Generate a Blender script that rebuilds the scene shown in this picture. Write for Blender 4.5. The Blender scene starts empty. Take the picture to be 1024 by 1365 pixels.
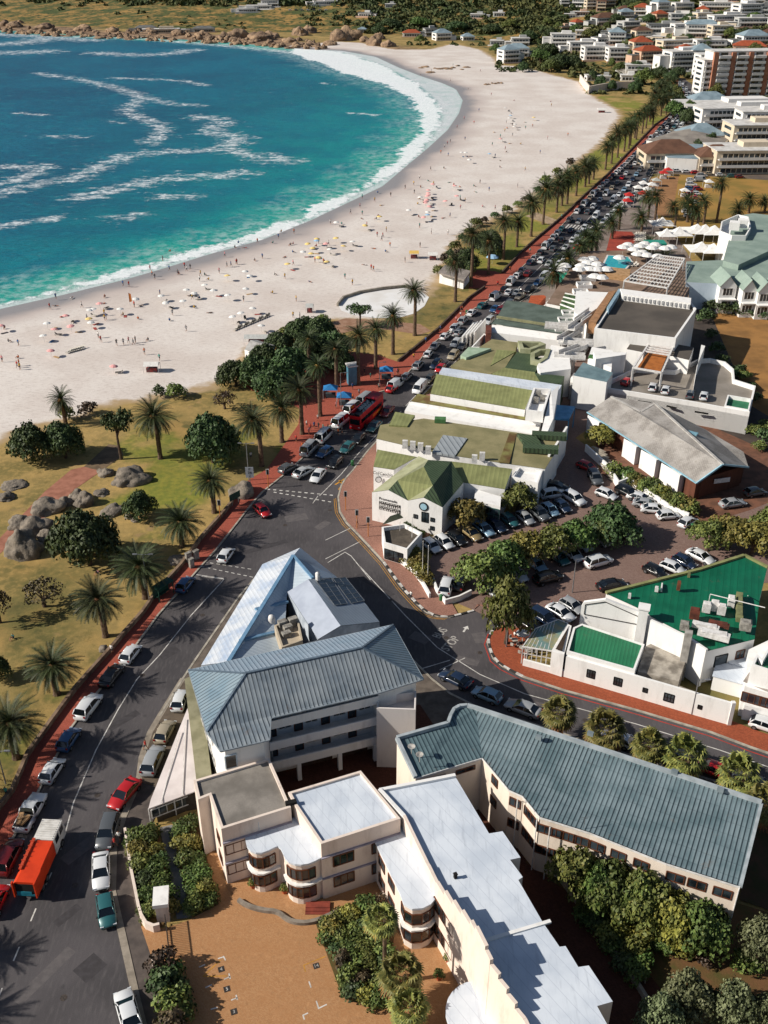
import bpy, bmesh, math, random
import numpy as np
from mathutils import Vector, Matrix
from mathutils.geometry import tessellate_polygon
rnd = random.Random(7)
R = math.radians
sc = bpy.context.scene
COL = sc.collection
# ------------------------------------------------------------------ camera model
FPX, TH, CH = 1320.0, R(30.5), 90.0
CX, CY = 512.0, 682.5
cT, sT = math.cos(TH), math.sin(TH)
def ray(px, py):
    u = (px-CX)/FPX; v = (py-CY)/FPX
    return Vector((u, cT - v*sT, -sT - v*cT))
def G(px, py, z=0.0):
    d = ray(px, py); t = (z-CH)/d.z
    return Vector((d.x*t, d.y*t, z))
def ZT(bx, by, ty):
    """height of a vertical edge that stands at ground pixel (bx,by) and ends at pixel row ty"""
    b = G(bx, by); d = ray(bx, ty); t = b.y/d.y
    return CH + d.z*t
def GL(pts, z=0.0): return [G(x, y, z) for x, y in pts]
cam = bpy.data.cameras.new('camera'); camo = bpy.data.objects.new('camera', cam); COL.objects.link(camo)
camo.location = (0, 0, CH); camo.rotation_euler = (R(90)-TH, 0, 0)
cam.sensor_fit = 'VERTICAL'; cam.sensor_height = 36.0; cam.lens = FPX/1365*36; cam.clip_end = 6000; cam.clip_start = 1
sc.camera = camo
# ------------------------------------------------------------------ light
SE, SA = R(33), R(189)
sd = Vector((math.cos(SE)*math.cos(SA), math.cos(SE)*math.sin(SA), math.sin(SE)))
L = bpy.data.lights.new('sun', 'SUN'); L.energy = 5.0; L.angle = R(0.5); L.color = (1, .93, .82)
lo = bpy.data.objects.new('sun', L); COL.objects.link(lo); lo.rotation_euler = sd.to_track_quat('Z', 'Y').to_euler()
W = bpy.data.worlds.new('World'); sc.world = W; W.use_nodes = True
nt = W.node_tree; bg = nt.nodes['Background']; sky = nt.nodes.new('ShaderNodeTexSky')
sky.sky_type = 'NISHITA'; sky.sun_disc = False; sky.sun_elevation = SE; sky.sun_rotation = R(261); sky.air_density = 1.0; sky.dust_density = 1.0
nt.links.new(sky.outputs[0], bg.inputs[0]); bg.inputs[1].default_value = 0.06
sc.view_settings.view_transform = 'Standard'; sc.view_settings.look = 'None'; sc.view_settings.exposure = .22; sc.view_settings.gamma = 1
sc.cycles.max_bounces = 5; sc.cycles.diffuse_bounces = 2; sc.cycles.glossy_bounces = 2; sc.cycles.transparent_max_bounces = 6
sc.cycles.use_denoising = True
# ------------------------------------------------------------------ materials
MC = {}
def lin(c):
    if isinstance(c, str):
        c = c.lstrip('#'); c = [int(c[i:i+2], 16)/255 for i in (0, 2, 4)]
        return tuple((x/12.92 if x <= .04045 else ((x+.055)/1.055)**2.4) for x in c)
    return tuple(c[:3])
class N:
    def __init__(s, name):
        s.m = bpy.data.materials.new(name); s.m.use_nodes = True; s.t = s.m.node_tree; s.b = s.t.nodes['Principled BSDF']
    def n(s, k, **kw):
        x = s.t.nodes.new(k)
        for a, v in kw.items():
            if hasattr(x, a): setattr(x, a, v)
        return x
    def l(s, a, b): s.t.links.new(a, b)
    def put(s, sock, v):
        if hasattr(v, 'is_linked') or isinstance(v, bpy.types.NodeSocket): s.l(v, sock)
        else: sock.default_value = v
    def pos(s):
        if not hasattr(s, '_p'): s._p = s.n('ShaderNodeNewGeometry').outputs['Position']
        return s._p
    def obj(s):
        if not hasattr(s, '_o'): s._o = s.n('ShaderNodeTexCoord').outputs['Object']
        return s._o
    def noise(s, scale, detail=3, vec=None, rough=.55, stretch=None):
        v = vec or s.pos()
        if stretch:
            mp = s.n('ShaderNodeMapping'); s.l(v, mp.inputs[0]); mp.inputs['Scale'].default_value = stretch[:3]
            if len(stretch) > 3: mp.inputs['Rotation'].default_value = (0, 0, stretch[3])
            v = mp.outputs[0]
        x = s.n('ShaderNodeTexNoise'); s.l(v, x.inputs['Vector']); x.inputs['Scale'].default_value = scale
        x.inputs['Detail'].default_value = detail; x.inputs['Roughness'].default_value = rough
        return x.outputs['Fac']
    def vor(s, scale, vec=None, out='Distance', feat='F1'):
        x = s.n('ShaderNodeTexVoronoi'); x.feature = feat; s.l(vec or s.pos(), x.inputs['Vector']); x.inputs['Scale'].default_value = scale
        return x.outputs[out]
    def attr(s, name):
        x = s.n('ShaderNodeAttribute'); x.attribute_name = name; return x.outputs['Fac']
    def ma(s, op, a, b=0.0, c=None, clamp=False):
        x = s.n('ShaderNodeMath'); x.operation = op; x.use_clamp = clamp
        s.put(x.inputs[0], a); s.put(x.inputs[1], b)
        if c is not None: s.put(x.inputs[2], c)
        return x.outputs[0]
    def ss(s, v, a, b, ta=0.0, tb=1.0):
        x = s.n('ShaderNodeMapRange'); x.interpolation_type = 'SMOOTHSTEP'; s.put(x.inputs[0], v)
        x.inputs[1].default_value = a; x.inputs[2].default_value = b; x.inputs[3].default_value = ta; x.inputs[4].default_value = tb
        return x.outputs[0]
    def mix(s, f, a, b, mode='MIX'):
        x = s.n('ShaderNodeMix'); x.data_type = 'RGBA'; x.blend_type = mode
        s.put(x.inputs[0], f)
        for k, v in ((6, a), (7, b)):
            if isinstance(v, (tuple, list)): x.inputs[k].default_value = (*v[:3], 1)
            else: s.l(v, x.inputs[k])
        return x.outputs[2]
    def dot(s, d, vec=None):
        x = s.n('ShaderNodeVectorMath'); x.operation = 'DOT_PRODUCT'; s.l(vec or s.pos(), x.inputs[0]); x.inputs[1].default_value = (*d[:2], d[2] if len(d) > 2 else 0)
        return x.outputs['Value']
    def bump(s, h, st=.3, dist=.05):
        x = s.n('ShaderNodeBump'); s.l(h, x.inputs['Height']); x.inputs['Strength'].default_value = st; x.inputs['Distance'].default_value = dist
        s.l(x.outputs[0], s.b.inputs['Normal'])
    def done(s, col=None, rough=.7, metal=0, spec=.4):
        if col is not None: s.put(s.b.inputs['Base Color'], (*col, 1) if isinstance(col, tuple) else col)
        s.put(s.b.inputs['Roughness'], rough); s.b.inputs['Metallic'].default_value = metal
        s.b.inputs['Specular IOR Level'].default_value = spec
        return s.m
def mat(name, c, c2=None, scale=1.5, rough=.75, metal=0, fine=0, bump=0, spec=.35):
    """plain procedural surface: two tones mixed by noise, plus fine grain"""
    if name in MC: return MC[name]
    s = N(name); a = lin(c); b = lin(c2) if c2 else tuple(x*.82 for x in a)
    f = s.ss(s.noise(scale, 4), .35, .68)
    col = s.mix(f, a, b)
    if fine:
        g = s.noise(fine, 2); col = s.mix(s.ss(g, .3, .7, 0, .22), col, tuple(x*.5 for x in a))
    if bump: s.bump(s.noise(fine or scale*6, 3), bump)
    MC[name] = s.done(col, rough, metal, spec); return MC[name]
def ribmat(name, c, dark, d, period=.6, w=.2, rough=.55, c2=None, metal=0, joint=None):
    """ribbed sheet roofing: ribs repeat along world direction d"""
    if name in MC: return MC[name]
    s = N(name); a = lin(c); dk = lin(dark); d = Vector(d).normalized()
    base = s.mix(s.ss(s.noise(.35, 5), .35, .7), a, lin(c2) if c2 else tuple(x*.85 for x in a))
    fr = s.ma('FRACT', s.ma('DIVIDE', s.dot(d), period))
    tri = s.ma('ABSOLUTE', s.ma('SUBTRACT', fr, .5))
    line = s.ss(tri, .5-w, .5-w*.4)
    col = s.mix(line, base, dk)
    if joint:
        fj = s.ma('FRACT', s.ma('DIVIDE', s.dot(Vector((-d.y, d.x, 0))), joint))
        col = s.mix(s.ma('MULTIPLY', s.ss(s.ma('ABSOLUTE', s.ma('SUBTRACT', fj, .5)), .48, .495), .6), col, dk)
    dirt = s.ss(s.noise(1.8, 4, stretch=(1, .25, 1)), .6, .8, 0, .25)
    col = s.mix(dirt, col, dk); col = s.mix(s.ss(s.noise(.55, 6, rough=.7), .6, .72, 0, .35), col, lin('#6b5a4c')); col = s.mix(s.ss(s.noise(.12, 3), .55, .6, 0, .12), col, tuple(min(1, v*1.5) for v in a))
    s.bump(tri, .5, .08)
    MC[name] = s.done(col, rough, metal, .4); return MC[name]
# ------------------------------------------------------------------ mesh builder
class MB:
    def __init__(s): s.v = []; s.f = []; s.m = []; s.k = 0; s.sm = []
    def mi(s, k): s.k = k; return s
    def add(s, vs, fs, k=None):
        o = len(s.v); s.v += [tuple(p) for p in vs]; s.f += [tuple(i+o for i in f) for f in fs]; s.m += [s.k if k is None else k]*len(fs); return s
    def face(s, pts, k=None):
        pts = [Vector(p) for p in pts]
        if len(pts) <= 4: return s.add(pts, [tuple(range(len(pts)))], k)
        return s.add(pts, [tuple(t) for t in tessellate_polygon([pts])], k)
    def prism(s, top, zb, k=None, kt=None, bottom=False):
        """top: list of 3d points; walls drop to zb"""
        top = [Vector(p) for p in top]
        a = sum(top[i].x*top[(i+1) % len(top)].y-top[(i+1) % len(top)].x*top[i].y for i in range(len(top)))
        if a < 0: top = top[::-1]
        n = len(top); bot = [Vector((p.x, p.y, zb)) for p in top]
        s.add(top+bot, [(i, i+n, (i+1) % n+n, (i+1) % n) for i in range(n)], k)
        s.face(top, kt if kt is not None else k)
        if bottom: s.face(bot[::-1], k)
        return s
    def box(s, c, size, rz=0, k=None, ax=None):
        c = Vector(c); hx, hy, hz = size[0]/2, size[1]/2, size[2]/2
        if ax is not None: rz = math.atan2(ax[1], ax[0])
        ca, sa = math.cos(rz), math.sin(rz)
        vs = []
        for z in (-hz, hz):
            for x, y in ((-hx, -hy), (hx, -hy), (hx, hy), (-hx, hy)): vs.append((c.x+x*ca-y*sa, c.y+x*sa+y*ca, c.z+z))
        return s.add(vs, [(3, 2, 1, 0), (4, 5, 6, 7), (0, 1, 5, 4), (1, 2, 6, 5), (2, 3, 7, 6), (3, 0, 4, 7)], k)
    def bar(s, p, q, w=.1, h=None, k=None):
        """box beam between two 3d points"""
        p = Vector(p); q = Vector(q); d = q-p
        if d.length < 1e-6: return s
        d.normalize(); up = Vector((0, 0, 1)) if abs(d.z) < .95 else Vector((1, 0, 0))
        a = d.cross(up).normalized()*(w/2); b = a.cross(d).normalized()*((h or w)/2)
        vs = [p-a-b, p+a-b, p+a+b, p-a+b, q-a-b, q+a-b, q+a+b, q-a+b]
        return s.add(vs, [(0, 1, 2, 3), (7, 6, 5, 4), (0, 4, 5, 1), (1, 5, 6, 2), (2, 6, 7, 3), (3, 7, 4, 0)], k)
    def tube(s, pts, rad, n=6, k=None, cap=True):
        pts = [Vector(p) for p in pts]; vs = []; fs = []
        for i, p in enumerate(pts):
            d = (pts[min(i+1, len(pts)-1)]-pts[max(i-1, 0)]).normalized()
            up = Vector((0, 0, 1)) if abs(d.z) < .9 else Vector((1, 0, 0))
            a = d.cross(up).normalized(); b = a.cross(d)
            r = rad[i] if isinstance(rad, (list, tuple)) else rad
            for j in range(n):
                t = j*2*math.pi/n; vs.append(p+a*(r*math.cos(t))+b*(r*math.sin(t)))
        for i in range(len(pts)-1):
            for j in range(n):
                fs.append((i*n+j, i*n+(j+1) % n, (i+1)*n+(j+1) % n, (i+1)*n+j))
        if cap: fs += [tuple(range(n))[::-1], tuple(range((len(pts)-1)*n, len(pts)*n))]
        return s.add(vs, fs, k)
    def lathe(s, c, prof, n=12, k=None, sx=1, sy=1):
        c = Vector(c); vs = []; fs = []
        for r, z in prof:
            for j in range(n):
                t = j*2*math.pi/n; vs.append((c.x+r*sx*math.cos(t), c.y+r*sy*math.sin(t), c.z+z))
        for i in range(len(prof)-1):
            for j in range(n): fs.append((i*n+j, i*n+(j+1) % n, (i+1)*n+(j+1) % n, (i+1)*n+j))
        fs.append(tuple(range((len(prof)-1)*n, len(prof)*n)))
        return s.add(vs, fs, k)
    def mesh(s, name, mats, smooth=False):
        me = bpy.data.meshes.new(name); me.from_pydata(s.v, [], s.f)
        for m in (mats if isinstance(mats, (list, tuple)) else [mats]): me.materials.append(m)
        me.polygons.foreach_set('material_index', s.m)
        if smooth: me.polygons.foreach_set('use_smooth', [True]*len(s.f))
        me.update(); return me
    def build(s, name, mats, parent=None, smooth=False):
        o = bpy.data.objects.new(name, s.mesh(name, mats, smooth)); COL.objects.link(o)
        if parent: 
            o.parent = parent; o.matrix_parent_inverse = parent.matrix_basis.inverted()
        return o
def tag(o, label=None, cat=None, group=None, kind=None):
    if label: o['label'] = label
    if cat: o['category'] = cat
    if group: o['group'] = group
    if kind: o['kind'] = kind
    return o
def empty(name, loc=(0, 0, 0), label=None, cat=None, group=None, rz=0):
    o = bpy.data.objects.new(name, None); COL.objects.link(o); o.location = loc; o.rotation_euler = (0, 0, rz); o.empty_display_size = .2
    o.matrix_basis  # location applied lazily
    return tag(o, label, cat, group)
def place(me, name, loc, rz=0, sc_=1, parent=None):
    o = bpy.data.objects.new(name, me); COL.objects.link(o); o.location = loc; o.rotation_euler = (0, 0, rz)
    o.scale = (sc_, sc_, sc_) if not isinstance(sc_, (tuple, list)) else sc_
    if parent: o.parent = parent
    return o
def child(me, name, parent, loc=(0, 0, 0), rz=0):
    o = bpy.data.objects.new(name, me); COL.objects.link(o); o.parent = parent; o.location = loc; o.rotation_euler = (0, 0, rz); return o
KIDS = {}
def copy_tree(o, parent=None):
    c = o.copy(); COL.objects.link(c)
    if parent: c.parent = parent
    for ch in list(o.children): copy_tree(ch, c)
    return c
ONES = 'first second third fourth fifth sixth seventh eighth ninth tenth eleventh twelfth thirteenth fourteenth fifteenth sixteenth seventeenth eighteenth nineteenth'.split()
TENS = {2: 'twent', 3: 'thirt', 4: 'fort', 5: 'fift', 6: 'sixt', 7: 'sevent', 8: 'eight', 9: 'ninet'}
def nth(i):
    if i == 100: return 'hundredth'
    if i < 20: return ONES[i-1]
    if i > 100: return 'hundred-and-'+nth(i-100)
    return TENS[i//10]+'ieth' if i % 10 == 0 else TENS[i//10]+'y-'+ONES[i % 10-1]
# ------------------------------------------------------------------ 2d helpers
def P2(l): return np.array([(p[0], p[1]) for p in l], float)
def dline(X, Y, pl):
    """unsigned distance to a polyline"""
    best = np.full(X.shape, 1e9)
    for a, b in zip(pl[:-1], pl[1:]):
        dx, dy = b[0]-a[0], b[1]-a[1]; q = max(dx*dx+dy*dy, 1e-9)
        t = np.clip(((X-a[0])*dx+(Y-a[1])*dy)/q, 0, 1)
        best = np.minimum(best, np.hypot(X-a[0]-t*dx, Y-a[1]-t*dy))
    return best
def inside(X, Y, pg):
    r = np.zeros(X.shape, bool); n = len(pg)
    for i in range(n):
        x1, y1 = pg[i][0], pg[i][1]; x2, y2 = pg[(i+1) % n][0], pg[(i+1) % n][1]
        if y1 == y2: continue
        c = ((y1 > Y) != (y2 > Y)) & (X < (x2-x1)*(Y-y1)/(y2-y1)+x1)
        r ^= c
    return r
def sdist(X, Y, pg):
    d = dline(X, Y, list(pg)+[pg[0]]); return np.where(inside(X, Y, pg), d, -d)
def offs(pts, d, closed=True):
    """offset a polygon/polyline by d to the left in xy"""
    n = len(pts); out = []
    for i in range(n):
        p = Vector(pts[i][:2]); 
        a = Vector(pts[i-1][:2]) if (closed or i > 0) else None
        b = Vector(pts[(i+1) % n][:2]) if (closed or i < n-1) else None
        ns = []
        for u, v in ((a, p), (p, b)):
            if u is not None and v is not None and (v-u).length > 1e-6:
                t = (v-u).normalized(); ns.append(Vector((-t.y, t.x)))
        m = sum(ns, Vector((0, 0)))
        if m.length < 1e-6: m = ns[0]
        m.normalize(); k = 1/max(.35, m.dot(ns[0]))
        q = p+m*(d*k); out.append(Vector((q.x, q.y, pts[i][2] if len(pts[i]) > 2 else 0)))
    return out
def area(p): return sum(p[i][0]*p[(i+1) % len(p)][1]-p[(i+1) % len(p)][0]*p[i][1] for i in range(len(p)))/2
def ccw(p): return list(p) if area(p) > 0 else list(p)[::-1]
def ring(mb, poly, z0, z1, t, k=None, zs=None):
    """parapet: closed wall of thickness t just inside the polygon"""
    o = ccw([Vector(p) for p in poly]); i_ = offs(o, t); n = len(o)
    vs = []
    for L_, in ((o,), (i_,)):
        for j, p in enumerate(L_):
            vs.append((p.x, p.y, z0)); vs.append((p.x, p.y, z1))
    fs = []
    for j in range(n):
        a, b = 2*j, 2*((j+1) % n); c, d = a+2*n, b+2*n
        fs += [(a, b, b+1, a+1), (d, c, c+1, d+1), (a+1, b+1, d+1, c+1)]
    mb.add(vs, fs, k); return mb
def ribbon(mb, pts, w, z0, z1, k=None, side=0):
    """raised strip of width w along a polyline (kerb, low wall)"""
    pts = [Vector((p[0], p[1], 0)) for p in pts]
    a = offs(pts, w/2+side, False); b = offs(pts, -w/2+side, False); n = len(pts)
    vs = []
    for i in range(n):
        for q in (a[i], b[i]): vs += [(q.x, q.y, z0), (q.x, q.y, z1)]
    fs = []
    for i in range(n-1):
        o = 4*i; fs += [(o+1, o+3, o+7, o+5), (o, o+1, o+5, o+4), (o+3, o+2, o+6, o+7)]
    fs += [(0, 2, 3, 1), (4*n-4, 4*n-3, 4*n-1, 4*n-2)]
    mb.add(vs, fs, k); return mb
def resamp(pts, step):
    pts = [Vector(p) for p in pts]; out = [pts[0]]; carry = 0
    for a, b in zip(pts[:-1], pts[1:]):
        L_ = (b-a).length; t = step-carry
        while t <= L_: out.append(a+(b-a)*(t/L_)); t += step
        carry = L_-(t-step)
    return out
def smooth(pts, it=2):
    pts = [Vector(p) for p in pts]
    for _ in range(it):
        q = [pts[0]]
        for a, b in zip(pts[:-1], pts[1:]): q += [a*.75+b*.25, a*.25+b*.75]
        pts = q+[pts[-1]]
    return pts
# ================================================================== terrain, sea, roads
WATER = [(-900, 640), (-420, 530), (-160, 452), (0, 410), (85, 391), (170, 370), (215, 357), (280, 337), (350, 318), (415, 292), (440, 280), (510, 247), (542, 220), (572, 195), (597, 172), (612, 150), (617, 133), (608, 118), (590, 110), (562, 101), (531, 89), (501, 75), (456, 67), (407, 65), (370, 62), (300, 55), (240, 52), (180, 49), (100, 46), (50, 42), (0, 40), (-200, 30), (-500, 15)]
WL = [G(x, y) for x, y in WATER]
SEA_POLY = WL+[Vector((-1500, WL[-1].y, 0)), Vector((-1500, 60, 0)), Vector((WL[0].x, 60, 0))]
SANDB = [(-500, 690), (-120, 612), (0, 588), (12, 578), (60, 565), (110, 552), (135, 540), (185, 532), (215, 527), (260, 520), (300, 508), (322, 480), (340, 458), (375, 448), (425, 430), (450, 424), (500, 426), (545, 418), (560, 405), (574, 385), (580, 368), (588, 355), (600, 334), (611, 316), (638, 298), (681, 283), (697, 272), (716, 256), (735, 240), (752, 230), (765, 218), (785, 203), (802, 190), (816, 170), (827, 155), (823, 147), (812, 140), (798, 133), (785, 125), (773, 109), (741, 101), (708, 91), (689, 88), (663, 87), (659, 78), (640, 66), (604, 58), (573, 66), (550, 66), (526, 66), (505, 62), (482, 57), (440, 55), (415, 60), (404, 68)]
SB = [G(x, y) for x, y in SANDB]
SAND_POLY = SB+[WL[i] for i in range(len(WATER)-1, -1, -1) if WATER[i][0] <= 404 and WATER[i][1] > 300 or (WATER[i][0] >= 404)]
HILLB = GL([(-900, 8), (-300, 20), (0, 30), (120, 38), (250, 42), (400, 44), (500, 46), (560, 50), (620, 54), (655, 70), (700, 82), (760, 92), (820, 98), (870, 103), (905, 105), (950, 128), (1010, 150), (1060, 180), (1140, 205)])
HILL_POLY = HILLB+[Vector((2500, HILLB[-1].y, 0)), Vector((2500, 4000, 0)), Vector((-3500, 4000, 0)), Vector((-3500, HILLB[0].y, 0))]
HP, WP, SP = P2(HILL_POLY), P2(SEA_POLY), P2(SAND_POLY)
def terr(X, Y):
    X = np.asarray(X, float); Y = np.asarray(Y, float)
    dh = np.maximum(sdist(X, Y, HP), 0); ds = -sdist(X, Y, WP)
    z = -.03+np.minimum(0, -.37+.035*ds)
    z = np.maximum(z, -4)
    u = np.where(dh > 0, dh, 0)
    z = z+np.where(X > -60, .125, .055+.07*np.clip((X+500)/440, 0, 1))*u*(1-np.exp(-u/60.))+np.where(u > 0, 1.2*np.sin(X*.021+1)*np.sin(Y*.017)*np.clip(u/40, 0, 1), 0)
    return z
def T(px, py):
    """ground point seen at a pixel, with the hills counted"""
    d = ray(px, py)
    if py > 230: return G(px, py)
    ts = np.linspace(250, 2600, 260); zz = terr(d.x*ts, d.y*ts); hit = np.nonzero(CH+d.z*ts < zz)[0]
    t = ts[hit[0]] if len(hit) else 2600
    if not len(hit): return G(px, py)
    t0 = t-(ts[1]-ts[0])
    for _ in range(9):
        m = (t0+t)/2
        if CH+d.z*m < float(terr(d.x*m, d.y*m)): t = m
        else: t0 = m
    return Vector((d.x*t, d.y*t, CH+d.z*t))
def axis(*seg):
    out = []
    for a, b, s_ in seg: out += list(np.arange(a, b, s_))
    return np.array(out)
def gridmesh(xs, ys, zf, keep=None, attrs=None):
    X, Y = np.meshgrid(xs, ys); Z = zf(X, Y); nx, ny = len(xs), len(ys)
    idx = np.arange(nx*ny).reshape(ny, nx)
    q = np.stack([idx[:-1, :-1], idx[:-1, 1:], idx[1:, 1:], idx[1:, :-1]], -1).reshape(-1, 4)
    if keep is not None:
        K = keep(X, Y).reshape(-1); q = q[K[q].any(1)] if keep is not None else q
    used = np.zeros(nx*ny, bool); used[q.ravel()] = True; new = np.cumsum(used)-1
    V = np.stack([X.ravel(), Y.ravel(), Z.ravel()], -1)[used]; q = new[q]
    return V, q, used, X, Y
def npmesh(name, V, q, mats, attrs=None, smooth_=True):
    me = bpy.data.meshes.new(name); k = q.shape[1]
    me.vertices.add(len(V)); me.vertices.foreach_set('co', V.astype(np.float32).ravel())
    me.loops.add(len(q)*k); me.loops.foreach_set('vertex_index', q.astype(np.int32).ravel())
    me.polygons.add(len(q)); me.polygons.foreach_set('loop_start', np.arange(0, len(q)*k, k, dtype=np.int32))
    me.update(calc_edges=True)
    for m in mats: me.materials.append(m)
    for n_, a in (attrs or {}).items():
        at = me.attributes.new(n_, 'FLOAT', 'POINT'); at.data.foreach_set('value', a.astype(np.float32).ravel())
    if smooth_: me.polygons.foreach_set('use_smooth', np.ones(len(q), bool))
    me.validate(); return me
XS = axis((-1500, -420, 40), (-420, -180, 8), (-180, 130, 2.5), (130, 300, 5), (300, 900, 12), (900, 1500, 60))
YS = axis((20, 330, 2.5), (330, 640, 4), (640, 1300, 9), (1300, 3000, 60))
def veg_blobs(X, Y):
    g = np.zeros(X.shape)
    for px, py, r, a in [(235, 640, 12, .9), (190, 585, 8, .6), (215, 600, 10, .7), (35, 835, 8, .1), (90, 1000, 12, .5), (120, 930, 5, .5), (600, 350, 10, .7), (640, 358, 12, 1), (670, 330, 12, .9), (700, 300, 12, .9), (735, 270, 14, .9), (765, 245, 14, .9), (800, 210, 16, .9), (840, 190, 16, .9), (870, 160, 18, .9), (830, 140, 20, .8), (800, 131, 14, .7), (400, 630, 8, .9), (320, 590, 8, .6), (715, 255, 10, .8), (880, 268, 12, .6), (905, 275, 16, .4), (980, 260, 20, .5), (560, 90, 15, .2), (170, 640, 6, .4), (300, 470, 8, .1), (700, 355, 10, .9)]:
        p = G(px, py); g = np.maximum(g, a*np.exp(-((X-p.x)**2+((Y-p.y)*.6)**2)/r**2))
    return g
# --- shared ground material: sand where 'sand' > 0, dry grass elsewhere, scrub on the hills
def ground_material():
    s = N('coastal_ground')
    sand = s.attr('sand'); wet = s.attr('wet'); veg = s.attr('veg'); hill = s.attr('hill')
    n1 = s.noise(.11, 5); n2 = s.noise(.9, 5); n3 = s.noise(.03, 4); n4 = s.noise(6, 2)
    dry = s.mix(s.ss(n1, .36, .64), lin('#a58b58'), lin('#786c40'))
    dry = s.mix(s.ss(n2, .42, .7, 0, .6), dry, lin('#b8995f'))
    vg = s.ma('ADD', veg, s.ma('MULTIPLY', s.ma('SUBTRACT', n1, .55), 1.6))
    green = s.mix(s.ss(n2, .35, .65), lin('#6c7430'), lin('#858336'))
    grass = s.mix(s.ss(vg, .25, .7), dry, green)
    grass = s.mix(s.ss(n4, .45, .75, 0, .4), grass, lin('#6c5a2c')); grass = s.mix(s.ss(s.noise(.35, 7, rough=.75), .55, .68, 0, .6), grass, lin('#5e5428')); grass = s.mix(s.ss(s.noise(.18, 6), .62, .7, 0, .6), grass, lin('#9c7f5c'))
    scrub = s.mix(s.ss(s.noise(.05, 6, rough=.65), .38, .6), lin('#9a7a46'), lin('#47502a'))
    scrub = s.mix(s.ss(s.noise(.22, 5), .5, .62), scrub, lin('#2f3d20'))
    land = s.mix(s.ss(s.ma('ADD', hill, s.ma('MULTIPLY', n3, 30)), 12, 24), grass, scrub)
    rk = s.ma('ADD', s.attr('wet'), s.ma('MULTIPLY', s.ma('SUBTRACT', s.noise(.02, 4), .5), 120)); rc = s.mix(s.ss(s.noise(.09, 6, rough=.75), .4, .6), lin('#a08468'), lin('#5c4a3c')); land = s.mix(s.ss(rk, 70, 40), land, rc)
    snd = s.mix(s.ss(s.noise(.05, 5), .35, .65), lin('#d8d1cb'), lin('#cbc1ba'))
    trk = s.noise(.7, 5, stretch=(1, 2.2, 1, .6), rough=.7)
    snd = s.mix(s.ss(trk, .46, .7, 0, .42), snd, lin('#9c8d85'))
    snd = s.mix(s.ss(s.noise(3.2, 3), .5, .75, 0, .35), snd, lin('#9d8a80'))
    wetn = s.ma('ADD', wet, s.ma('MULTIPLY', s.ma('SUBTRACT', s.noise(.035, 3), .5), 16))
    snd = s.mix(s.ss(wetn, 20, 6), snd, lin('#b5a9a4'))
    snd = s.mix(s.ss(wetn, 11, 3), snd, lin('#8f8b8c'))
    e = s.ma('ADD', sand, s.ma('MULTIPLY', s.ma('SUBTRACT', s.noise(.22, 5), .5), 9))
    fr = s.mix(s.ss(e, -3, 0), land, lin('#a89171'))
    col = s.mix(s.ss(e, -.5, 2.5), fr, snd)
    s.bump(s.ma('ADD', n2, n4), .25, .12)
    rough = s.ss(wetn, 2, 8, .35, .95)
    return s.done(col, rough, 0, .25)
GM = ground_material()
V, q, used, X, Y = gridmesh(XS, YS, terr)
A = {'sand': sdist(X, Y, SP), 'wet': -sdist(X, Y, WP), 'hill': np.maximum(sdist(X, Y, HP), 0), 'veg': veg_blobs(X, Y)}
DW = dline(X, Y, P2([WL[i] for i in range(len(WATER)) if WATER[i][1] > 300 or WATER[i][0] >= 404])); A['sand'] = np.maximum(A['sand'], np.where(DW < 30, np.minimum(dline(X, Y, P2(SB))-2, 30), -1e3))
A = {k: a.ravel()[used] for k, a in A.items()}
fs = A['sand'][q].max(1); fh = A['hill'][q].max(1)
def sub(name, m, kind):
    qq = q[m]; u = np.zeros(len(V), bool); u[qq.ravel()] = True; nw = np.cumsum(u)-1
    o = bpy.data.objects.new(name, npmesh(name, V[u], nw[qq], [GM], {k: a[u] for k, a in A.items()})); COL.objects.link(o); tag(o, kind='structure'); return o
sub('beach', (fs > 0) & (fh <= 0), 'structure'); sub('hillside', fh > 0, 'structure'); sub('ground', (fs <= 0) & (fh <= 0), 'structure')
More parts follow.
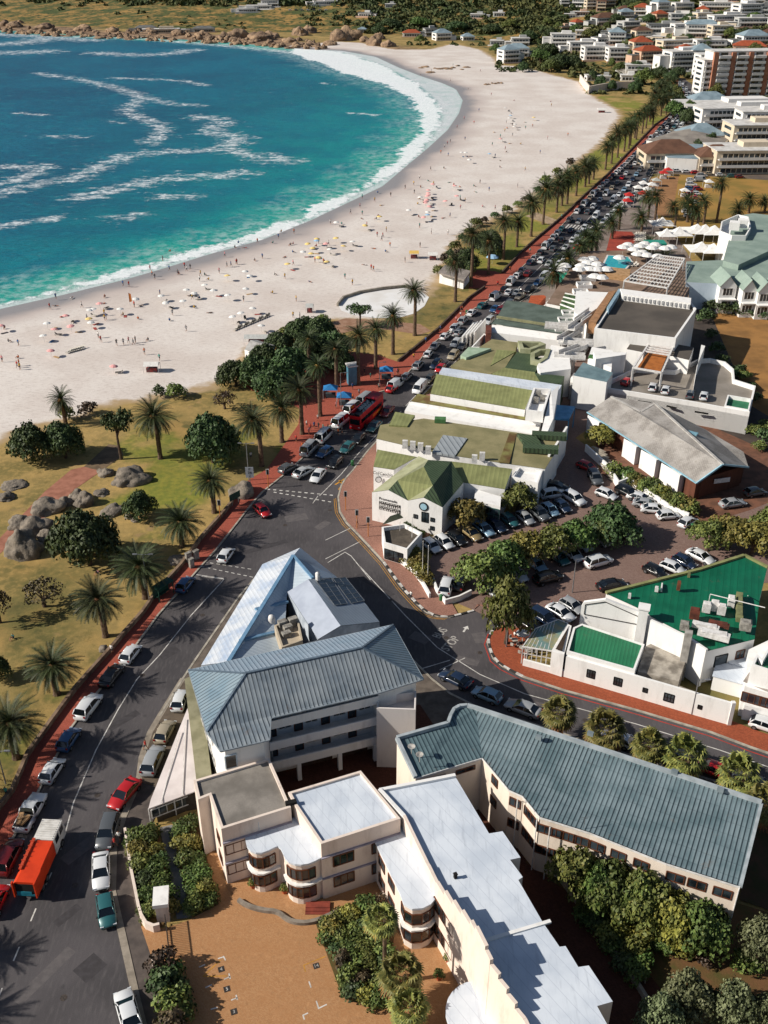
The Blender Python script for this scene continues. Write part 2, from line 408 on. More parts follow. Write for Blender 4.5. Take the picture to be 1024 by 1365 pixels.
# --- sea
def sea_material():
    s = N('sea_water')
    d = s.attr('d'); surf = s.attr('surf'); st = s.attr('streak'); east = s.attr('shallow')
    deep = s.mix(s.ss(s.noise(.012, 4), .35, .65), lin('#005472'), lin('#006d88'))
    deep = s.mix(s.ss(s.noise(.35, 4, stretch=(1, 3, 1, .25), rough=.7), .38, .64, 0, .8), deep, lin('#013c5c'))
    deep = s.mix(s.ss(s.noise(.09, 5, stretch=(1, 2.5, 1, .15)), .5, .72, 0, .55), deep, lin('#0a8290'))
    shal = s.mix(s.ss(s.noise(.05, 4), .35, .65), lin('#078a8a'), lin('#047884'))
    col = s.mix(east, deep, shal)
    dn = s.ma('ADD', d, s.ma('MULTIPLY', s.ma('SUBTRACT', s.noise(.05, 4), .5), 26))
    col = s.mix(s.ss(dn, 34, 6), col, lin('#159a8c'))
    col = s.mix(s.ss(dn, 12, -2, 0, .75), col, lin('#9fc4b6'))
    rip = s.noise(.22, 6, stretch=(1, 3.2, 1, .2), rough=.8); col = s.mix(s.ss(rip, .5, .68, 0, .55), col, lin('#013a58')); col = s.mix(s.ss(s.noise(.5, 5, stretch=(1, 3, 1, .2), rough=.8), .6, .72, 0, .35), col, lin('#3f9fae'))
    # milky wash and breaking surf
    tex = s.noise(.28, 7, rough=.68); tex2 = s.noise(.06, 5)
    su = s.ma('ADD', s.ma('ADD', surf, s.ma('MULTIPLY', s.ma('SUBTRACT', tex, .5), 14)), s.ma('MULTIPLY', s.ma('SUBTRACT', s.noise(.035, 3), .52), 16))
    wash = s.ss(s.ma('ADD', surf, s.ma('MULTIPLY', s.ma('SUBTRACT', tex2, .5), 50)), -26, -2, 0, .5)
    col = s.mix(s.ma('MULTIPLY', wash, s.ss(tex, .4, .62)), col, lin('#b9cccd'))
    inn = s.attr('inner')
    col = s.mix(s.ss(s.ma('ADD', inn, s.ma('MULTIPLY', s.ma('SUBTRACT', tex, .5), 8)), -3, 2, 0, .9), s.mix(0, col, col), lin('#c3c8cc')) if False else s.mix(s.ma('MULTIPLY', s.ss(inn, -3, 2), s.ss(s.noise(.1, 6, rough=.7), .3, .62, .6, .97)), col, lin('#d3d7da'))
    foam = s.ss(su, -1.5, 1.5)
    f2 = s.ss(s.ma('ADD', s.ma('MULTIPLY', st, 1.0), s.ma('MULTIPLY', s.ma('SUBTRACT', s.noise(.13, 9, rough=.74, stretch=(1, 1.5, 1, .2)), .5), 4.2)), .42, 1.15, 0, .8)
    lace = s.ss(s.vor(.3, vec=None, feat='DISTANCE_TO_EDGE'), .3, .03, .3, 1); f2 = s.ma('MULTIPLY', f2, lace)
    foam = s.ma('MAXIMUM', foam, f2)
    bubbles = s.ss(s.noise(1.1, 5, rough=.7), .3, .7, .72, 1)
    col = s.mix(s.ma('MULTIPLY', foam, bubbles), col, lin('#e6e9ec'))
    h = s.ma('ADD', s.noise(.35, 6, stretch=(1, 2.4, 1, .25), rough=.65), s.ma('MULTIPLY', foam, .5))
    s.bump(h, .55, .9)
    return s.done(col, s.ss(foam, 0, 1, .38, .9), 0, .2)
XS2 = axis((-1500, -420, 20), (-420, 80, 2.5), (80, 130, 5)); YS2 = axis((60, 420, 2.0), (420, 1300, 4), (1300, 1700, 40))
V, q, used, X, Y = gridmesh(XS2, YS2, lambda X, Y: np.full(X.shape, -.4), lambda X, Y: sdist(X, Y, WP) > -8)
SURFO = [(-900, 625), (-420, 518), (-160, 443), (0, 402), (50, 390), (85, 380), (170, 358), (215, 347), (280, 327), (350, 307), (400, 287), (425, 273), (470, 252), (510, 228), (540, 198), (558, 178), (564, 155), (550, 134), (530, 118), (500, 108), (460, 97), (430, 86), (412, 78), (385, 69)]
SURFI = [(395, 62), (410, 64), (456, 69), (500, 82), (531, 96), (560, 113), (582, 133), (590, 155), (578, 182), (560, 205), (530, 225), (510, 241), (470, 262), (440, 278), (415, 291), (350, 316), (280, 334), (215, 354), (170, 366), (85, 388), (0, 406), (-160, 447), (-420, 524), (-900, 632)]
SU = P2(GL(SURFO+SURFI)); WASH = P2(GL(SURFI+[w for w in WATER[:24]]))
ST = [[(50, 97), (100, 104), (150, 115), (185, 125), (188, 133), (165, 145), (190, 158), (215, 165), (218, 175), (200, 190)], [(95, 238), (125, 225), (160, 208), (180, 205), (240, 200), (300, 198), (320, 202), (345, 212), (390, 213)], [(150, 103), (200, 105), (250, 107), (272, 113)], [(200, 130), (225, 137), (265, 140)], [(265, 155), (290, 157), (300, 163), (275, 175), (310, 180), (320, 183), (305, 195)], [(0, 243), (20, 240), (60, 222), (65, 219), (10, 221)], [(0, 257), (40, 247), (62, 243)], [(110, 262), (170, 246), (240, 235), (300, 232), (325, 230)], [(215, 262), (255, 260)], [(355, 203), (375, 207), (392, 212)], [(0, 300), (40, 293), (75, 290)], [(150, 290), (190, 284)], [(0, 58), (30, 57), (65, 50)], [(0, 70), (30, 69), (60, 68)], [(130, 70), (180, 73), (230, 71), (255, 66)], [(80, 48), (180, 50), (240, 55), (300, 60), (370, 67), (400, 70)], [(145, 160), (165, 163)], [(0, 45), (60, 48), (120, 53)], [(430, 110), (445, 112)], [(470, 150), (500, 152)], [(60, 180), (110, 182)], [(20, 150), (60, 152)]]
stv = np.zeros(X.shape)
for k, pl in enumerate(ST):
    pw = smooth(GL(pl), 2); w = [7, 8, 5, 6, 9, 7, 7, 9, 6, 3.5, 5, 5, 22, 20, 14, 14, 3, 20, 3, 4, 4, 4][k]
    stv = np.maximum(stv, np.exp(-(dline(X, Y, P2(pw))/(w*1.1))**2)*.92)
p0 = G(430, 230); east = 1/(1+np.exp(-((X-p0.x)*.9-(Y-p0.y)*.1+25)/38.))
dd = sdist(X, Y, WP)
east = np.clip(east+np.exp(-np.maximum(dd, 0)/28.)*.8, 0, 1)*np.clip(1.15-(Y-300)/1500, .3, 1)
at = {'d': dd, 'surf': sdist(X, Y, SU), 'inner': sdist(X, Y, WASH), 'streak': stv, 'shallow': east}
o = bpy.data.objects.new('sea', npmesh('sea', V, q, [sea_material()], {k: a.ravel()[used] for k, a in at.items()})); COL.objects.link(o); tag(o, kind='structure')
# --- horizon-filling outer sheets
o = MB().face([(-6000, 60, -.45), (-1490, 60, -.45), (-1490, 6000, -.45), (-6000, 6000, -.45)]).build('sea', mat('far_sea', '#046a86', rough=.35)); tag(o, kind='structure')
# ------------------------------------------------------------------ roads and pavements
K1 = [(-150, 1460), (-105, 1365), (0, 1150), (51, 1056), (94, 972), (127, 927), (158, 890), (183, 858), (211, 820), (262, 762), (289, 732), (339, 668), (350, 656), (380, 632), (403, 611), (422, 580), (447, 563), (464, 546), (478, 534), (489, 528), (515, 520), (541, 500), (560, 480), (577, 458), (598, 442), (625, 416), (658, 396), (672, 382), (690, 362), (715, 338), (757, 292), (790, 257), (824, 226), (836, 214), (860, 190), (887, 162), (898, 148), (903, 130), (905, 116), (906, 104)]
KR = [(924, 104), (921, 125), (924, 150), (905, 180), (882, 210), (868, 235), (857, 255), (835, 275), (812, 295), (790, 318), (762, 345), (735, 370), (705, 395), (690, 405), (660, 430), (630, 458), (605, 485), (575, 515), (550, 540), (530, 560), (510, 580), (489, 603), (470, 628), (461, 638), (455, 648), (451, 663), (453, 682), (462, 697), (473, 708), (490, 726), (512, 750), (535, 782), (559, 808), (570, 817), (584, 822), (600, 823), (611, 820), (633, 814)]
KE = [(668, 832), (655, 842), (650, 856), (658, 878), (671, 889), (699, 903), (753, 921), (848, 947), (949, 977), (1002, 997), (1100, 1030), (1200, 1060)]
KL = [(1200, 1120), (1100, 1085), (1020, 1062), (900, 1026), (800, 995), (700, 962), (640, 945), (600, 925), (575, 905), (555, 885), (520, 850), (470, 800), (430, 760), (410, 747), (380, 745), (345, 765), (318, 797), (262, 878), (244, 905), (213, 955), (200, 977), (189, 1010), (185, 1043), (165, 1089), (152, 1130), (150, 1189), (162, 1242), (183, 1336), (194, 1380), (210, 1460)]
asphalt = N('asphalt'); s = asphalt
c = s.mix(s.ss(s.noise(.12, 5), .35, .65), lin('#555153'), lin('#454244'))
c = s.mix(s.ss(s.noise(1.2, 6, stretch=(2.5, .5, 1, .5)), .45, .75, 0, .5), c, lin('#646060'))
c = s.mix(s.ss(s.noise(14, 2), .4, .7, 0, .4), c, lin('#2b292b'))
cr = s.vor(.16, feat='DISTANCE_TO_EDGE'); c = s.mix(s.ss(cr, .012, 0, 0, .0), c, lin('#222022'))
oil = s.vor(.35); c = s.mix(s.ss(oil, .16, .02, 0, .45), c, lin('#242226'))
s.bump(s.noise(20, 2), .3, .02); ASPH = s.done(c, .85, 0, .3)
def brickmat(name, a, b, scale=2.2, mort='#5a3a2c'):
    s = N(name); x = s.n('ShaderNodeTexBrick'); mp = s.n('ShaderNodeMapping'); s.l(s.pos(), mp.inputs[0]); mp.inputs['Rotation'].default_value = (0, 0, .6)
    s.l(mp.outputs[0], x.inputs['Vector']); x.inputs['Scale'].default_value = scale; x.inputs['Mortar Size'].default_value = .012
    x.inputs['Color1'].default_value = (*lin(a), 1); x.inputs['Color2'].default_value = (*lin(b), 1); x.inputs['Mortar'].default_value = (*lin(mort), 1)
    c = s.mix(s.ss(s.noise(.35, 5), .35, .7, 0, .45), x.outputs[0], lin(b)); c = s.mix(s.ss(s.noise(2.6, 5), .5, .72, 0, .4), c, tuple(v*.6 for v in lin(a)))
    c = s.mix(s.ss(s.noise(.9, 6, rough=.7), .56, .72, 0, .35), c, tuple(min(1, v*1.35) for v in lin(a)))
    return s.done(c, .85, 0, .2)
REDP = brickmat('red_paving', '#ab5a49', '#924a3d'); BROWNP = brickmat('brown_paving', '#a3796a', '#8b6558'); ORANGEP = brickmat('orange_brick', '#b18861', '#a3764f', 3, '#8a6448')
LOTP = brickmat('lot_paving', '#89736a', '#765f57', 2, '#5e4c46'); DARKP = brickmat('dark_yard_paving', '#5e3a2e', '#45291f', 2.5)
CONC = mat('concrete', '#a39a8c', '#857c70', .8, .85, fine=9, bump=.2); KERB = mat('kerb_stone', '#b0a99c', '#8a8378', .9, .85, fine=8)
WPAINT = mat('white_line_paint', '#d8d5d0', '#a8a49e', 1.2, .7, fine=8); YPAINT = mat('yellow_line_paint', '#c48a2c', '#96702c', 1.2, .7)
def sheet(name, pts, z, m, px=True, kind='structure'):
    p = [G(*a) for a in pts] if px else [Vector(a) for a in pts]
    p = ccw(p); p = [Vector((a.x, a.y, z)) for a in p]
    o = MB().face(p).build(name, m); tag(o, kind=kind); return o
def slab(name, pts, z, m, z0=-.2, px=True):
    p = [G(*a) for a in pts] if px else [Vector(a) for a in pts]
    o = MB().prism([Vector((a.x, a.y, z)) for a in p], z0).build(name, m); tag(o, kind='structure'); return o
sheet('road', K1+KR+KE+KL, 0, ASPH)
WALLP = [(-170, 1365), (-60, 1200), (0, 1079), (18, 1056), (38, 1008), (58, 980), (101, 921), (114, 906), (150, 866), (159, 855), (190, 820), (209, 792), (242, 756), (269, 719), (294, 691), (309, 673), (312, 663)]
WALLP2 = [(531, 483), (584, 440), (626, 398), (646, 384)]
WALLP3 = [(669, 365), (697, 335), (716, 318), (740, 298), (759, 281), (777, 263), (810, 233), (824, 218), (849, 192), (873, 167), (890, 155), (896, 149), (898, 130), (899, 104)]
PROM = [(-230, 1460)]+WALLP+[(332, 640), (356, 626), (383, 588), (398, 566), (400, 545), (370, 530), (335, 520), (315, 502), (360, 486), (400, 470), (440, 466), (475, 470), (505, 474)]+WALLP2+[(625, 385), (628, 366), (634, 360), (660, 362)]+WALLP3
slab('promenade', K1+PROM[::-1], .12, REDP)
# park path
sheet('path', [(-60, 755), (0, 717), (60, 655), (95, 626), (112, 622), (135, 628), (100, 652), (60, 690), (30, 712), (0, 738), (-60, 790)], .0, mat('pink_path', '#a5705c', '#8a5a48', .6, .9, fine=7))
sheet('path', [(112, 622), (135, 628), (165, 606), (158, 594), (145, 592)], -.005, mat('worn_path', '#75624c', '#5c4c3c', .6, .9, fine=7))
sheet('path', [(700, 288), (716, 283), (745, 294), (738, 301)], .0, mat('sandy_path', '#a8937a', '#8c7860', .6, .9))
sheet('path', [(430, 432), (462, 424), (520, 428), (560, 432), (575, 441), (560, 446), (520, 440), (480, 438), (450, 446)], -.004, mat('pale_path', '#9b7b66', '#86644e', .6, .9))
# cafe side pavement
slab('pavement', KR[18:37]+[(600, 800), (560, 760), (545, 735), (600, 690), (560, 600), (600, 540), (640, 500), (690, 440)], .12, BROWNP)
slab('pavement', KE+[(1200, 1035), (1100, 1005), (1010, 975), (976, 962), (848, 925), (752, 898), (700, 882), (712, 850), (690, 838)], .12, brickmat('orange_red_paving', '#a4563a', '#87452f'))
slab('pavement', [(633, 812)]+[(640, 806), (655, 812), (672, 822), (668, 832)][:2]+[(636, 806)], .11, BROWNP)
slab('pavement', KL[:20]+[(268, 900), (300, 945), (560, 960), (640, 985), (720, 1010), (900, 1065), (1020, 1100), (1200, 1150)][:8], .10, mat('grey_pavement', '#6c6259', '#554c45', .8, .9, fine=8))
slab('pavement', [(185, 1043), (165, 1089), (152, 1130), (150, 1189), (162, 1242), (183, 1336), (194, 1380), (210, 1460), (262, 1460), (222, 1345), (205, 1285), (188, 1235), (167, 1113), (200, 1104), (206, 1090), (215, 1050)], .06, mat('walkway_asphalt', '#5d544f', '#4a4340', .8, .9, fine=8))
sheet('parking_lot', [(633, 814), (600, 800), (565, 760), (600, 700), (640, 690), (700, 680), (735, 660), (745, 600), (755, 575), (790, 600), (800, 630), (860, 670), (935, 700), (1000, 680), (1024, 655), (1200, 640), (1200, 760), (1060, 775), (960, 780), (900, 800), (830, 830), (740, 850), (700, 850), (668, 832)], .012, LOTP)
sheet('parking_bays', [(213, 957), (244, 909), (252, 918), (256, 960), (215, 1050), (187, 1043), (190, 1010), (200, 977)], .108, mat('bay_asphalt', '#665a4e', '#544a40', .8, .9, fine=8))
# courtyard, yards
sheet('courtyard', [(255, 1226), (276, 1143), (290, 1120), (560, 1150), (640, 1290), (720, 1460), (236, 1460), (222, 1345), (205, 1285), (188, 1235), (220, 1238)], .072, ORANGEP)
sheet('service_yard', [(340, 960), (560, 940), (600, 1000), (640, 1080), (760, 1160), (890, 1330), (960, 1460), (760, 1460), (660, 1180), (560, 1090), (480, 1060), (380, 1060)], .118, DARKP)
sheet('garden_soil', [(700, 1150), (740, 1110), (900, 1180), (1000, 1210), (1100, 1240), (1150, 1460), (960, 1460), (890, 1330), (800, 1220)], .13, mat('garden_soil', '#6b4c30', '#4c4a22', .5, .95, fine=5, bump=.4))
sheet('verge', [(1010, 1075), (1130, 1120), (1100, 1240), (985, 1200)], .125, mat('dark_verge', '#4f3a2a', '#3c3a20', .6, .95, fine=5))  # dark brown verge mottled with olive
# upper field with worn track, and dry plot behind the hotel
sheet('field', [(840, 275), (868, 237), (900, 232), (1100, 246), (1120, 340), (985, 318), (860, 300)], -.01, mat('dry_field', '#a07a3c', '#7d6a30', .08, .95, fine=2))
sheet('field_track', [(846, 262), (866, 238), (905, 235), (896, 290), (868, 285), (848, 280)], .0, mat('worn_track', '#9a704a', '#84603e', .2, .95, fine=3))
sheet('dry_plot', [(940, 415), (1120, 440), (1120, 600), (1000, 560), (960, 520)], -.005, mat('dry_plot', '#a07440', '#7c5a32', .15, .95, fine=3))
sheet('hotel_yard', [(900, 380), (940, 400), (1000, 540), (1100, 600), (1100, 640), (1000, 640), (940, 560), (905, 480)], .0, mat('yard_tar', '#4b423c', '#3a3330', .4, .95, fine=6))
sheet('church_yard', [(790, 560), (800, 630), (860, 670), (935, 700), (1000, 680), (1100, 640), (1020, 600), (930, 560), (850, 540)], .016, mat('church_paving', '#7a5340', '#5e4234', .6, .9, fine=6))
sheet('hotel_forecourt', [(690, 405), (735, 370), (812, 295), (857, 255), (870, 262), (880, 300), (905, 320), (930, 360), (900, 400), (780, 400), (700, 430)], .02, mat('forecourt', '#8d8078', '#70625a', .15, .9, fine=6))
sheet('red_court', [(808, 335), (815, 308), (842, 309), (850, 318), (838, 332), (822, 336)], .03, mat('red_court', '#9c4030', '#86382c', .4, .9))
sheet('town_ground', [(857, 255), (870, 232), (900, 232), (1150, 248), (1300, 200), (1150, 130), (960, 110), (924, 104), (921, 125), (924, 150), (905, 180), (882, 210)], .01, mat('town_tar', '#5a504a', '#6e6052', .1, .9, fine=3))
sheet('beach_stand', [(450, 405), (458, 398), (480, 392), (510, 387), (540, 384), (560, 388), (572, 396), (566, 408), (552, 418), (530, 424), (500, 424), (470, 420), (455, 414)], .02, mat('bright_sand', '#dcdcdc', '#d0cdc9', .2, .9))
# kerbs and low walls
def wallobj(name, pts, w, z1, m, label, cat='wall', z0=-.1, group=None, side=0):
    o = ribbon(MB(), GL(pts), w, z0, z1, side=side).build(name, m)
    if cat: tag(o, label, cat, group)
    else: tag(o, kind='structure')
    return o
wallobj('kerb', K1, .28, .15, KERB, None, None)
wallobj('kerb', KR[1:37], .3, .15, KERB, None, None); wallobj('kerb', KE, .3, .15, KERB, None, None)
wallobj('kerb', KL[:20], .3, .14, KERB, None, None)
wallobj('gutter', KL[18:], .75, .115, mat('pale_gutter', '#998f82', '#7d7468', .8, .9, fine=6), None, None)
PATCH = mat('tar_patch', '#3a3739', '#444144', 1.5, .9, fine=12); PATCH2 = mat('pale_tar_patch', '#625d5d', '#565253', 1.5, .9, fine=12); IRON = mat('cast_iron', '#4b423c', '#2f2b29', 6, .6)
rq = random.Random(12)
for x, y, w, l, a in ((110, 1130, 1.6, 5, .9), (60, 1300, 1.2, 7, 1.0), (120, 1290, 2.2, 2.6, .9), (165, 960, 1.2, 4.5, .8), (225, 870, 1.8, 3, .8), (395, 690, 2.2, 4, .3), (350, 730, 1.2, 9, .5), (430, 700, 1.5, 3, .9), (500, 780, 1.1, 8, -.8), (560, 850, 2.0, 3, -.6), (620, 880, 1.4, 4, -.4), (720, 940, 1.1, 9, -.25), (860, 985, 2.0, 3, -.3), (640, 850, 2.4, 2, .2), (90, 1220, 1.0, 3, .9), (310, 810, 1.3, 4, .8), (470, 690, 1, 3, .6)):
    p = G(x, y); o = MB().box((p.x, p.y, .002), (l, w, .003), a).build('road_patch', rq.choice([PATCH, PATCH2, PATCH])); tag(o, kind='structure')
for i, (x, y) in enumerate(((100, 1180), (85, 1330), (190, 900), (270, 820), (380, 700), (440, 680), (520, 800), (595, 850), (780, 960), (130, 1060), (640, 870))):
    p = G(x, y); tag(MB().tube([(p.x, p.y, -.02), (p.x, p.y, .012)], .36, 16).build('manhole_cover', IRON), f'{nth(i+1)} round iron manhole cover in the street tar', 'manhole cover', 'manhole covers')
DWALL = mat('dark_boundary_stone', '#5a4a3e', '#3e332c', 1.2, .9, fine=8, bump=.3)
wallobj('boundary_wall', WALLP, .45, .85, mat('park_wall_stone', '#8a7460', '#5c4a3c', .9, .9, fine=6, bump=.3), 'low stone wall between the dry park lawn and the red promenade')
wallobj('boundary_wall', WALLP2, .45, .7, DWALL, 'low dark wall along the lawn beside the zebra crossing')
wallobj('boundary_wall', WALLP3, .5, .7, DWALL, 'long low dark wall between the palm lawn and the upper promenade')
wallobj('boundary_wall', [(450, 408), (458, 398), (480, 391), (510, 386), (540, 383), (562, 387)], .5, .8, CONC, 'curved low concrete wall round the bright sand patch above the beach')
# black and white kerb blocks at the corners
for nm, pl, c0 in (('kerb', [(512, 750), (535, 782), (559, 808), (570, 817), (584, 822), (600, 823), (611, 820), (633, 814)], 0), ('kerb', [(668, 832), (655, 842), (650, 856), (658, 878), (671, 889), (699, 903)], 1)):
    mb = MB(); pp = resamp(smooth(GL(pl), 1), 1.1)
    for i in range(len(pp)-1): mb.mi(i % 2); ribbon(mb, [pp[i], pp[i+1]], .36, 0, .165)
    tag(mb.build(nm, [WPAINT, mat('black_kerb_paint', '#3a3735', '#2b2928', 1, .8)]), kind='structure')
# ---- painted markings (on the road, 4 mm up)
def lines(name, segs, w, m, z=.006, dash=None):
    mb = MB()
    for a in segs:
        p = GL(a) if not isinstance(a[0], Vector) else a
        if dash:
            q_ = resamp(p, dash[0])
            for i in range(len(q_)-1):
                d = (q_[i+1]-q_[i]); ribbon(mb, [q_[i], q_[i]+d*dash[1]], w, z-.003, z)
        else: ribbon(mb, p, w, z-.003, z)
    o = mb.build(name, m); tag(o, kind='structure'); return o
lines('road_marking', [[(255, 820), (213, 873), (183, 905), (158, 945), (128, 1000), (98, 1070), (81, 1133)], [(268, 1098-330), (299, 772), (255, 820)], [(262, 766), (298, 771)]], .14, WPAINT)
lines('road_marking', [[(69, 1163), (61, 1180)], [(48, 1211), (41, 1228)], [(26, 1262), (18, 1281)], [(3, 1317), (-4, 1335)]], .15, WPAINT)
lines('road_marking', [[(268, 755), (345, 771)], [(272, 749), (343, 760)]], .16, WPAINT, dash=(1.1, .55))
lines('road_marking', [[(365, 656), (452, 671)], [(356, 652), (452, 661)]], .3, WPAINT, dash=(1.2, .5))
lines('road_marking', [[(434, 720), (467, 704)], [(437, 750), (460, 736), (468, 741), (494, 773)], [(434, 745), (480, 722)], [(417, 671), (424, 661)], [(426, 661), (455, 632), (480, 602), (517, 565), (535, 548)], [(583, 863), (640, 899)], [(480, 755), (540, 820), (583, 863)], [(640, 899), (700, 925), (848, 965), (960, 1000), (1090, 1045)], [(586, 893), (620, 877)], [(560, 892), (600, 880)]], .14, WPAINT)
lines('road_marking', [[(541, 541), (575, 505), (612, 470)], [(648, 425), (675, 400), (724, 352), (760, 318), (800, 275)]], .15, WPAINT)
lines('road_marking', [KR[25:36]], .1, YPAINT, dash=None).location = (-.45, -.3, 0)
lines('road_marking', [KR[25:36]], .1, YPAINT, dash=None).location = (-.75, -.5, 0)
o = lines('road_marking', [KE[1:]], .16, mat('red_line_paint', '#b5382a', '#8e3a30', 1, .7)); o.location = (-.5, -.55, 0)
lines('road_marking', [[(452, 640), (457, 646), (452, 652), (459, 657), (452, 662)], [(447, 646), (460, 638)]], .35, YPAINT)
# zebra crossing
zb = MB(); a0, a1, b0, b1 = G(596, 446), G(648, 458), G(604, 436), G(656, 446)
for i in range(9):
    if i % 1 == 0:
        f0 = (i+.12)/9; f1 = (i+.58)/9
        zb.face([tuple((a0.lerp(a1, f0)).xy)+(.006,), tuple((a0.lerp(a1, f1)).xy)+(.006,), tuple((b0.lerp(b1, f1)).xy)+(.006,), tuple((b0.lerp(b1, f0)).xy)+(.006,)])
tag(zb.build('zebra_crossing', WPAINT), kind='structure')
zb = MB(); a0, a1, b0, b1 = G(752, 304), G(796, 307), G(757, 299), G(802, 302)
for i in range(10):
    f0 = (i+.12)/10; f1 = (i+.58)/10
    zb.face([tuple((a0.lerp(a1, f0)).xy)+(.006,), tuple((a0.lerp(a1, f1)).xy)+(.006,), tuple((b0.lerp(b1, f1)).xy)+(.006,), tuple((b0.lerp(b1, f0)).xy)+(.006,)])
tag(zb.build('zebra_crossing', WPAINT), kind='structure')
def text(name, s_, loc, rot, size, m, ext=.002, parent=None, sx=1, align='CENTER', font_bold=0):
    cu = bpy.data.curves.new(name, 'FONT'); cu.body = s_; cu.size = size; cu.extrude = ext; cu.align_x = align; cu.align_y = 'CENTER'; cu.offset = font_bold
    o = bpy.data.objects.new(name, cu); COL.objects.link(o); dg = bpy.context.evaluated_depsgraph_get()
    me = bpy.data.meshes.new_from_object(o.evaluated_get(dg)); bpy.data.objects.remove(o); me.materials.clear(); me.materials.append(m)
    o = bpy.data.objects.new(name, me); COL.objects.link(o); o.matrix_world = Matrix.Translation(loc) @ rot @ Matrix.Diagonal((sx, 1, 1, 1))
    if parent: o.parent = parent; o.matrix_parent_inverse = parent.matrix_basis.inverted()
    return o
d = (G(640, 899)-G(583, 863)); ang = math.atan2(d.y, d.x)
for st_, p in (('STOP', (601, 858)), ('BUS', (587, 844))):
    p = G(*p); o = text('road_lettering', st_, (p.x, p.y, .008), Matrix.Rotation(ang+math.pi/2+.25, 4, 'Z'), 1.9, mat('worn_paint', '#b5b1ab', '#777370', 2.5, .8), sx=.8, font_bold=.03); tag(o, kind='structure')
# arrow
p = G(621, 838); a = MB(); dirv = Vector((math.cos(ang+1.9), math.sin(ang+1.9), 0)); nn = Vector((-dirv.y, dirv.x, 0)); pz = Vector((p.x, p.y, .007))
a.face([pz-dirv*.9-nn*.15, pz-dirv*.9+nn*.15, pz+nn*.15, pz-nn*.15]); a.face([pz-nn*.5, pz+nn*.5, pz+dirv*.8]); tag(a.build('road_marking', WPAINT), kind='structure')
# ================================================================== buildings
def cr(x0, y0, s_):
    return lambda *p: [(x0+a[0]/s_, y0+a[1]/s_, *a[2:]) for a in p]
def W3(pts): return [G(*p) for p in pts]                      # [(px,py,z)] -> world
def onplane(px, py, pl, up=0.0):
    a, b, c = [Vector(p) for p in pl[:3]]; n = (b-a).cross(c-a).normalized()
    if n.z < 0: n = -n
    o = Vector((0, 0, CH)); d = ray(px, py); t = (a-o).dot(n)/d.dot(n); return o+d*t+n*up
PLAST = lambda nm, c, c2=None: mat(nm, c, c2 or c, .5, .85, fine=5)
def wallmat(name, c, stain):
    if name in MC: return MC[name]
    s = N(name); a = lin(c)
    col = s.mix(s.ss(s.noise(.7, 6, stretch=(1, 1, .25), rough=.65), .48, .78, 0, .55), a, lin(stain))
    col = s.mix(s.ss(s.noise(9, 2), .4, .75, 0, .12), col, lin(stain)); s.bump(s.noise(16, 2), .2, .02)
    MC[name] = s.done(col, .85, 0, .25); return MC[name]
WHITE = wallmat('white_plaster', '#e6e5e3', '#b9b6b2'); CREAM = wallmat('cream_plaster', '#ddd0c2', '#b09d8c'); PINKW = wallmat('pink_plaster', '#dfd0c4', '#ac9788')
TRIMW = mat('white_trim', '#dcdad8', '#c2bfbb', 2, .6); BROWNF = mat('brown_frame', '#6a3f28', '#54301f', 2, .6); BLUEW = wallmat('pale_blue_wall', '#bccbd8', '#8fa3b4')
def glassmat():
    s = N('window_glass'); c = s.mix(s.ss(s.vor(.6, out='Color' if False else 'Distance'), .2, .7), lin('#161c22'), lin('#39434a')); return s.done(c, .12, 0, .8)
GLASS = glassmat(); DARK = mat('dark_opening', '#171513', '#0f0e0d', 1, .9)
WROOF = N('white_membrane_roof'); s = WROOF
c = s.mix(s.ss(s.noise(.25, 5), .35, .7), lin('#d2d9e2'), lin('#bcc5d1'))
c = s.mix(s.ss(s.noise(.8, 6, stretch=(3, .4, 1, .95), rough=.7), .48, .75, 0, .5), c, lin('#9aa2ae'))
fr = s.ma('ABSOLUTE', s.ma('SUBTRACT', s.ma('FRACT', s.ma('DIVIDE', s.dot((.82, .57)), 1.1)), .5)); c = s.mix(s.ss(fr, .46, .49, 0, .35), c, lin('#8891a3'))
WROOF = s.done(c, .6, 0, .4)
GREYR = mat('grey_flat_roof', '#8d8780', '#6f6a64', .35, .85, fine=5, bump=.15); TARR = mat('dark_flat_roof', '#5d564f', '#4a4540', .12, .9, fine=4, bump=.15)
def bld(name, label, cat='building', group=None, at=(512, 700)):
    p = G(*at); return empty(name, (p.x, p.y, 0), label, cat, group)
def win(par, A, B, t, w, z, h, fm=None, name='window', bars=1, trans=0, dep=.1):
    """framed window centred at fraction t of wall A-B (A is left seen from outside)"""
    A = Vector((A[0], A[1], 0)); B = Vector((B[0], B[1], 0)); u = (B-A).normalized(); nn = Vector((u.y, -u.x, 0)); c = A.lerp(B, t)+nn*(dep*.3)+Vector((0, 0, z))
    fm = fm or TRIMW; f = MB(); o = nn*dep*.35
    for a, b in (((-w/2, 0), (w/2, 0)), ((-w/2, h), (w/2, h)), ((-w/2, 0), (-w/2, h)), ((w/2, 0), (w/2, h))):
        f.bar(c+u*a[0]+Vector((0, 0, a[1])), c+u*b[0]+Vector((0, 0, b[1])), .11, .12)
    for i in range(bars): x = -w/2+w*(i+1)/(bars+1); f.bar(c+u*x, c+u*x+Vector((0, 0, h)), .08, .08)
    if trans: f.bar(c-u*w/2+Vector((0, 0, h*.5)), c+u*w/2+Vector((0, 0, h*.5)), .08, .08)
    fo = f.build(name, fm, par)
    g = MB().face([c-u*w/2, c+u*w/2, c+u*w/2+Vector((0, 0, h)), c-u*w/2+Vector((0, 0, h))]).build('pane', GLASS); g.parent = fo; return fo
